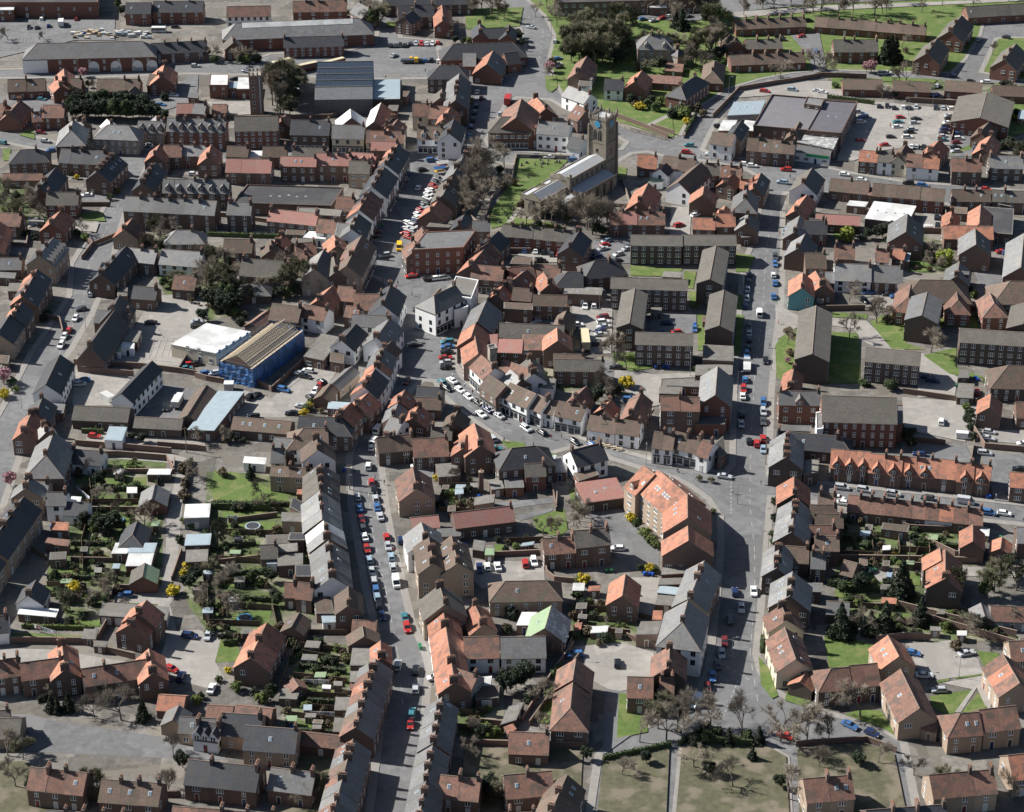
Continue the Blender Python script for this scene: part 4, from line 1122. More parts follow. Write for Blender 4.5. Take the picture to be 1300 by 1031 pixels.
for z, yy in ((9.7, 0), (7.7, W*.3), (7.7, -W*.3), (6.7, W*.46), (6.7, -W*.46)): r.tube((-L/2, yy, z+.1), (L/2, yy, z+.1), .12, .12, 'timber_new', 4)
r.obj('rafters', SB)
rr = random.Random(3)
def netting(q0, q1, h, name):
    b = MB(); q0, q1 = Vector((*q0, 0)), Vector((*q1, 0)); d = q1-q0; n_ = Vector((d.y, -d.x, 0)).normalized(); k = max(3, int(d.length/1.5)); m = 6
    f = lambda i, j: q0 + d*(i/k) + n_*(.25*math.sin(i*2.1+j)*.9+rr.uniform(-.08, .08)) + Vector((0, 0, h*j/m))
    g = [[f(i, j) for j in range(m+1)] for i in range(k+1)]
    for i in range(k):
        for j in range(m): b.poly([g[i][j], g[i+1][j], g[i+1][j+1], g[i][j+1]], 'net_blue')
    return b.obj(name, SB)
X, Y = L/2+1.1, W/2+1.1
netting((-X, -Y), (X, -Y), 6.7, 'netting'); netting((X, Y), (-X, Y), 6.7, 'netting'); netting((-X, Y), (-X, -Y), 6.6, 'netting'); netting((X, -Y), (X, Y), 6.8, 'netting')
b = MB()
for sx in range(int(2*X/2.2)+1):
    for s in (-1, 1): b.tube((-X+sx*2.2, s*(Y+.12), 0), (-X+sx*2.2, s*(Y+.12), 8.2), .05, .05, 'steel', 4)
for z in (2, 4, 6, 7.6):
    for s in (-1, 1): b.tube((-X, s*(Y+.12), z), (X, s*(Y+.12), z), .05, .05, 'steel', 4)
    for s in (-1, 1): b.tube((s*(X+.12), -Y, z), (s*(X+.12), Y, z), .05, .05, 'steel', 4)
b.obj('scaffold_poles', SB)
b = MB()
for z in (6.5,): 
    for s in (-1, 1): b.box(-X, X, s*(Y-.6)-.35, s*(Y-.6)+.35, z, z+.06, 'timber_new')
b.obj('scaffold_boards', SB)

# saw-tooth works
A, B_, C_ = G(404, 83, 8), G(475, 82, 8), G(472, 122, 8); u = B_-A; rz = math.atan2(u.y, u.x); W = u.length; D = (C_-B_).length; c = (A+C_)/2; c.z = 0
SW = empty('works', c, rz, '', 'works', (438, 105), 'large dark saw-tooth roofed works with rows of dark glass'); foot(c, rz, W/2, D/2)
b = MB(); b.box(-W/2, W/2, -D/2, D/2, 0, 6.6, 'wall_sheet', 'roof_dark'); b.obj('wall', SW)
ns = 5
for i in range(ns):
    y0 = -D/2+D*i/ns; y1 = y0+D/ns-.05; b = MB(); sec = [(y0, 6.6), (y1, 6.6), (y1, 9.3)]
    b.poly([(-W/2, y0, 6.62), (W/2, y0, 6.62), (W/2, y1, 9.3), (-W/2, y1, 9.3)], 'works_glass' if i else 'wall_sheet')
    b.poly([(W/2, y1, 6.6), (-W/2, y1, 6.6), (-W/2, y1, 9.3), (W/2, y1, 9.3)], 'roof_felt')
    for s in (-1, 1): b.poly([(s*W/2, y, z) for y, z in (sec if s > 0 else sec[::-1])], 'wall_sheet')
    for k in range(1, 30): 
        x = -W/2+W*k/30; b.tube((x, y0, 6.68), (x, y1, 9.36), .03, .03, 'wall_sheet', 3)
    b.box(-W/2, W/2, y1-.15, y1+.12, 9.2, 9.55, 'roof_felt'); b.obj('roof_bay', SW)
b = MB(); b.box(W/2, W/2+11, -D/2+4, D/2-10, 0, 5, 'wall_dark', 'roof_metal'); b.obj('side_wing', SW)

# fire drill tower
c = G(327, 145); FT = empty('drill_tower', c, .1, '', 'tower', (327, 120), 'tall square brown brick drill tower with open top'); foot(c, 0, 3, 3)
b = MB(); b.box(-2.7, 2.7, -2.7, 2.7, 0, 17.3, 'wall_brick', 'roof_felt'); b.obj('shaft', FT)
b = MB()
for s in (-1, 1):
    for k in range(4):
        uu = -2.45+k*1.63; b.box(uu-.28, uu+.28, s*2.5-.2, s*2.5+.2, 17.3, 18.5, 'wall_brick'); b.box(s*2.5-.2, s*2.5+.2, uu-.28, uu+.28, 17.3, 18.51, 'wall_brick')
b.box(-2.8, 2.8, -2.8, 2.8, 16.9, 17.35, 'wall_stone'); b.obj('parapet', FT)
for k in range(5):
    b = MB(); b.box(-1.6, -.5, -2.78, -2.6, 2+k*3, 3.4+k*3, 'frame_white'); b.box(-1.5, -.6, -2.82, -2.7, 2.1+k*3, 3.3+k*3, 'glass'); b.obj('window', FT)
b = MB(); b.box(1.2, 1.75, -2.85, -2.65, 1, 16.5, 'roof_metal'); b.obj('hose_slot', FT)

# trampolines, pools, washing lines
def trampoline(px, py, r, lab):
    p = G(px, py); o_ = empty('trampoline', p, 0, '', 'trampoline', (px, py), lab); n = 24; foot(p, 0, r+1.5, r+1.5)
    b = MB(); ring = lambda q, z: [(q*math.cos(6.2832*i/n), q*math.sin(6.2832*i/n), z) for i in range(n)]
    b.loft([ring(r, .72), ring(r, .82), ring(r-.35, .84), ring(r-.35, .76)], 'pool_blue' if 'blue' in lab else 'roof_metal', cap=False); b.obj('padding', o_)
    b = MB(); b.poly(ring(r-.34, .79), 'black_mat'); b.obj('mat', o_)
    for k in range(6):
        a_ = k*math.pi/3; b = MB(); b.tube((r*.97*math.cos(a_), r*.97*math.sin(a_), 0), (r*.97*math.cos(a_), r*.97*math.sin(a_), .75), .04, .04, 'steel', 4); b.obj('leg', o_)
trampoline(321, 671, 2.15, 'pale-rimmed black trampoline on a lawn behind the grey terrace')
trampoline(311, 788, 2.0, 'blue-rimmed trampoline on a lawn behind the orange semi')
def pool(px, py, r, lab):
    p = G(px, py); n = 20; b = MB(); ring = lambda q, z: [(q*math.cos(6.2832*i/n), q*math.sin(6.2832*i/n), z) for i in range(n)]
    o_ = empty('paddling_pool', p, 0, '', 'pool', (px, py), lab)
    b.loft([ring(r, 0), ring(r+.05, .6), ring(r-.12, .6), ring(r-.14, .42)], 'pool_blue', cap=False); b.obj('pool_wall', o_); b = MB(); b.poly(ring(r-.13, .44), 'roof_metal'); b.obj('pool_water', o_)
pool(153, 662, 1.1, 'small round blue paddling pool on a lawn by conifers')
def washing(x1, y1, x2, y2, lab, seed=1):
    a_, b_ = G(x1, y1), G(x2, y2); d = b_-a_; c_ = (a_+b_)/2; rr_ = random.Random(seed); o_ = empty('washing_line', c_, math.atan2(d.y, d.x), '', 'washing line', ((x1+x2)/2, (y1+y2)/2), lab); L_ = d.length
    for s in (-1, 1): b = MB(); b.tube((s*L_/2, 0, 0), (s*L_/2, 0, 2.3), .05, .04, 'bark', 5); b.obj('post', o_)
    b = MB(); b.tube((-L_/2, 0, 2.2), (L_/2, 0, 2.2), .015, .015, 'frame_white', 3); b.obj('line', o_)
    x = -L_/2+.5
    while x < L_/2-1: 
        w_ = rr_.uniform(.5, 1.4); h_ = rr_.uniform(.7, 1.5); b = MB(); b.loft([[(x, -.03, 2.18), (x, .03, 2.18), (x+.05, .08, 2.18-h_), (x+.05, .02, 2.18-h_)], [(x+w_, -.03, 2.18), (x+w_, .03, 2.18), (x+w_, .0, 2.18-h_), (x+w_, -.06, 2.18-h_)]], rr_.choice(('cloth_white', 'cloth_white', 'frame_white', 'roof_metal', 'blossom_pink'))); b.obj('laundry', o_); x += w_+.15
washing(42, 801, 72, 811, 'white washing line above the lawn behind a brick wall', 3)
washing(386, 872, 420, 873, 'long washing line of pale sheets behind the mixed terrace', 4)
washing(394, 913, 430, 914, 'pink and green washing line in a bottom middle garden', 5)
washing(97, 625, 115, 640, 'slanting washing line by the white rear wing', 6)
washing(287, 664, 304, 663, 'short washing line with blue clothes left of the trampoline', 7)

# small street things
LAMPN = [0]
def lamp(px, py, deg, h=7):
    p = G(px, py); o_ = empty('street_lamp', p, ang(px, py, deg), 'grey lamp post', 'street lamp', (px, py), None, 'street lamps along the roads')
    b = MB(); b.tube((0, 0, 0), (0, 0, 1.2), .12, .1, 'steel', 6); b.tube((0, 0, 1.2), (0, 0, h), .07, .05, 'steel', 6); b.tube((0, 0, h), (1.1, 0, h+.15), .05, .04, 'steel', 5); b.obj('pole', o_)
    b = MB(); b.box(.85, 1.6, -.14, .14, h+.05, h+.25, 'lamp_clear', 'steel', taper=.04); b.obj('lamp_head', o_)
for v in '''1217,861,180 1151,936,180 109,418,180 714,835,0 660,922,180 929,836,0 1144,848,0 1262,656,90 441,628,0 524,700,180 975,700,180 936,640,0 936,500,0 979,470,180 987,345,180 943,372,0 995,270,180 902,204,90 1002,206,270 1100,250,90
1205,260,90 690,209,270 620,170,0 667,70,180 700,45,180 602,130,180 471,100,90 200,96,90 100,99,90 60,345,0 28,520,0 565,470,0 610,500,45 700,548,90 820,590,270 762,560,90 479,740,0 505,720,180 1184,135,180 1153,148,180 925,120,0 1218,48,180 1250,90,90 1020,52,0 813,97,0 761,395,0 876,478,90'''.split():
    x, y, d = (float(t) for t in v.split(',')); lamp(x, y, d, 6.2 if y > 600 else 7.5)
def pole(px, py, h=8.5):
    p = G(px, py); o_ = empty('telegraph_pole', p, .4, 'brown telegraph pole', 'telegraph pole', (px, py), None, 'wooden telegraph poles'); b = MB(); b.tube((0, 0, 0), (0, 0, h), .15, .1, 'bark', 6); b.obj('post', o_); b = MB(); b.box(-.8, .8, -.06, .06, h-.6, h-.45, 'bark'); b.obj('crossarm', o_)
for x, y in ((237, 575), (289, 785), (444, 622), (1125, 655), (972, 590), (1153, 720)): pole(x, y)
def bin_(px, py, m, c='blue'):
    p = G(px, py); b = MB(); b.box(-.28, .28, -.34, .34, .08, 1.0, m, taper=-.05); b.box(-.36, .36, -.42, .42, 1.0, 1.08, m, taper=.03); b.tube((-.3, .36, .12), (.3, .36, .12), .1, .1, 'rubber', 6)
    o_ = b.obj('wheelie_bin', None, (p.x, p.y, .13)); o_.rotation_euler = (0, 0, R.uniform(0, 6)); thing(o_, c+' wheelie bin', 'bin', (px, py), 'wheelie bins')
for v in '''818,731 824,731 828,732 836,424 842,423 843,468 848,469 832,469 1103,660 1109,661 1112,661 882,420 882,414 431,797 369,917 1253,633 1256,633 428,861 1291,795 1296,796 437,599 998,293 591,694 608,633 1241,484 370,927 1238,482 75,690 66,672 1100,690'''.split():
    x, y = (float(t) for t in v.split(',')); bin_(x, y, 'plastic_blue')
for v in '32,883 770,727 776,727 534,825 533,822 1214,492 1270,685 700,860'.split():
    x, y = (float(t) for t in v.split(',')); bin_(x, y, 'plastic_green', 'green')
# skip, containers, stacked pallets
def container(px, py, deg, L, W, H, m, name, label, z=.13):
    p = G(px, py); o_ = empty(name, p, ang(px, py, deg), '', name.replace('_', ' '), (px, py), label); b = MB(); b.box(-L/2, L/2, -W/2, W/2, .1, H, m)
    for k in range(int(L/.6)): b.box(-L/2+.2+k*.6, -L/2+.4+k*.6, -W/2-.05, W/2+.05, .2, H-.1, m)
    b.obj('body', o_); b = MB(); b.box(-L/2-.1, L/2+.1, -W/2-.1, W/2+.1, H, H+.12, 'roof_felt' if m != 'roof_white' else m); b.obj('lid', o_)
container(1217, 412, 0, 6, 2.4, 2.3, 'plastic_green', 'container', 'green metal container on the grass behind the right flats')
container(291, 495, 0, 2.8, 2.4, 2.4, 'roof_white', 'site_cabin', 'small white site cabin by the blue scaffold netting')
container(137, 508, -30, 4.4, 2.2, 1.9, 'roof_white', 'covered_trailer', 'white covered trailer left of the long white hall')
container(1178, 294, 0, 3, 2, 2.2, 'roof_white', 'storage_box', 'white storage box by the big slate barn')
rr = random.Random(11)
for k in range(46):
    px = 93+k*2.15; py = 45+2.2*math.sin(k*1.7)+rr.uniform(-3, 3); p = G(px, py); c_ = rr.choice(('timber_new', 'wood_fence', 'roof_metal', 'plastic_blue', 'roof_white', 'timber_new')) if k < 26 else rr.choice(('roof_white', 'roof_metal', 'lead', 'roof_white'))
    b = MB(); w_, h_ = rr.uniform(.7, 1.3), rr.uniform(.6, 1.8)
    for j in range(3): b.box(-w_+.03*j, w_, -.6, .6-.03*j, h_*j/3, h_*(j+.86)/3, c_)
    o_ = b.obj('stacked_goods', None, (p.x, p.y, .13)); o_.rotation_euler = (0, 0, rr.uniform(-.3, .3)); thing(o_, {'timber_new': 'pale timber stack', 'wood_fence': 'brown pallet stack', 'plastic_blue': 'blue crate stack'}.get(c_, 'pale crate stack'), 'stack', (px, py), 'goods stacked in the builders yard')
# gravestones
for k in range(34):
    px, py = [(rr.uniform(660, 715), rr.uniform(203, 214)), (rr.uniform(632, 652), rr.uniform(248, 286))][k % 3 == 2]
    p = G(px, py); b = MB(); s_ = rr.uniform(.7, 1.1)
    b.loft([[(x*s_, y, z*s_) for x, z in ((-.35, 0), (.35, 0), (.35, .9), (.2, 1.15), (0, 1.22), (-.2, 1.15), (-.35, .9))] for y in (.08, -.08)], 'roof_felt')
    o_ = b.obj('gravestone', None, (p.x, p.y, .13)); o_.rotation_euler = (rr.uniform(-.08, .08), 0, .7+rr.uniform(-.1, .1)); thing(o_, 'grey gravestone', 'gravestone', (px, py), 'gravestones in the churchyard')
# people
def person_mesh(coat, legs, step):
    me = bpy.data.meshes.new('person'); s = step
    V = [(0, 0, .95), (0, 0, 1.15), (0, 0, 1.42), (0, 0, 1.52), (0, .02, 1.62), (0, .03, 1.74), (-.11, 0, .9), (-.12, .12*s, .5), (-.12, .02*s-.1*s, .08), (-.12, .1-.1*s, .04), (.11, 0, .9), (.12, -.04*s, .5), (.12, -.28*s, .1), (.12, -.16*s, .05),
         (-.2, 0, 1.4), (-.26, -.06*s, 1.14), (-.26, .08*s, .9), (-.26, .12*s, .82), (.2, 0, 1.4), (.26, .06*s, 1.14), (.26, .2*s, .92), (.26, .25*s, .85)]
    E = [(0, 1), (1, 2), (2, 3), (3, 4), (4, 5), (0, 6), (6, 7), (7, 8), (8, 9), (0, 10), (10, 11), (11, 12), (12, 13), (2, 14), (14, 15), (15, 16), (16, 17), (2, 18), (18, 19), (19, 20), (20, 21)]
    Rr = [.15, .15, .16, .06, .095, .08, .095, .07, .05, .045, .095, .07, .05, .045, .07, .05, .04, .035, .07, .05, .04, .035]
    me.from_pydata(V, E, []); o_ = bpy.data.objects.new('tmp', me); COL.objects.link(o_)
    m = o_.modifiers.new('s', 'SKIN'); m2 = o_.modifiers.new('u', 'SUBSURF'); m2.levels = 1; m2.render_levels = 1
    for i, v in enumerate(me.skin_vertices[0].data): v.radius = (Rr[i], Rr[i]*.8)
    me.skin_vertices[0].data[0].use_root = True
    dg = bpy.context.evaluated_depsgraph_get(); out = bpy.data.meshes.new_from_object(o_.evaluated_get(dg)); bpy.data.objects.remove(o_)
    out.name = 'person'; out.materials.clear()
    for k in ('skin', coat, legs): out.materials.append(M[k])
    for f in out.polygons:
        z = f.center.z; x = abs(f.center.x); f.material_index = 0 if (z > 1.5 or (x > .2 and z < .88 and z > .7)) else (1 if z > .9 else 2)
    hb = MB(); hb.loft([[(q*math.cos(a), q*1.1*math.sin(a)-.015, z) for a in [j*.785 for j in range(8)]] for q, z in ((.1, 1.66), (.115, 1.73), (.09, 1.81), (.03, 1.84))], 'bark'); return out, hb.mesh('hair')
PM = [person_mesh(c_, l_, s_) for c_, l_, s_ in (('paint_n', 'black_mat', 1), ('paint_k', 'paint_n', 1), ('paint_r', 'black_mat', .3), ('paint_d', 'paint_n', 1), ('cloth_white', 'paint_n', .4))]
PDS = ('person in a navy coat', 'person in a black coat', 'person in a red coat', 'person in a dark grey coat', 'person in a pale top')
for k, v in enumerate('523,374 550,190 662,536 713,555 630,528 677,566 515,349 519,353 505,360 612,167 613,169 712,198 662,183 640,560 575,478 745,559 749,560 486,357 488,614 476,607 966,613 808,562 990,297 988,206 850,66 1003,225 498,360 503,366 530,350 590,490 600,499 640,535 700,556 860,598 930,625 974,530 977,440 988,410 508,420 510,430 560,410 592,185 605,197 640,198 720,203 890,199 930,204 1000,210 1062,244 1130,230 1180,238 480,620 500,700 450,600 100,450 130,400 150,330 1130,160 1100,170 1050,203 640,100 540,90'.split()):
    x, y = (float(t) for t in v.split(',')); p = G(x, y+2); i = k % 5; o_ = link('person', PM[i][0], None, (p.x, p.y, .125 if y < 346 or y > 362 else .02), R.uniform(0, 6)); link('hair', PM[i][1], o_); thing(o_, PDS[i], 'person', (x, y), None)
# pub tables, market stall
for k, (x, y) in enumerate(((750, 562), (757, 563), (764, 566), (771, 568), (779, 570), (786, 572), (1096, 219), (1104, 221))):
    p = G(x, y); b = MB(); b.box(-.9, .9, -.35, .35, .7, .76, 'timber_new'); o_ = empty('picnic_table', p, R.uniform(-.2, .4), 'wooden picnic table', 'picnic table', (x, y), None, 'picnic tables outside the inns'); b.obj('tabletop', o_)
    for s in (-1, 1): b = MB(); b.box(-.9, .9, s*.7-.12, s*.7+.12, .42, .47, 'timber_new'); b.obj('bench', o_); b = MB(); b.tube((s*.6, -.75, 0), (s*.6, .2, .7), .05, .05, 'timber_new', 4); b.tube((s*.6, .75, 0), (s*.6, -.2, .7), .05, .05, 'timber_new', 4); b.obj('leg_frame', o_)
for k, (x, y, m1, m2) in enumerate(((558, 220, 'paint_b', 'paint_y'), (562, 213, 'roof_white', 'paint_r'))):
    p = G(x, y); o_ = empty('market_stall', p, .4, '', 'market stall', (x, y), ('blue and yellow canopied market stall beside the street cars', 'white canopied market stall with red goods')[k])
    for sx in (-1, 1):
        for sy in (-1, 1): b = MB(); b.tube((sx*2, sy*1.2, 0), (sx*2, sy*1.2, 2.2), .04, .04, 'steel', 4); b.obj('post', o_)
    b = MB(); b.loft([[(-2.2, -1.4, 2.2), (-2.2, 0, 2.9), (-2.2, 1.4, 2.2)], [(2.2, -1.4, 2.2), (2.2, 0, 2.9), (2.2, 1.4, 2.2)]], m1); b.obj('canopy', o_); b = MB(); b.box(-1.8, 1.8, -.8, .6, .8, 1.1, m2); b.obj('counter', o_)
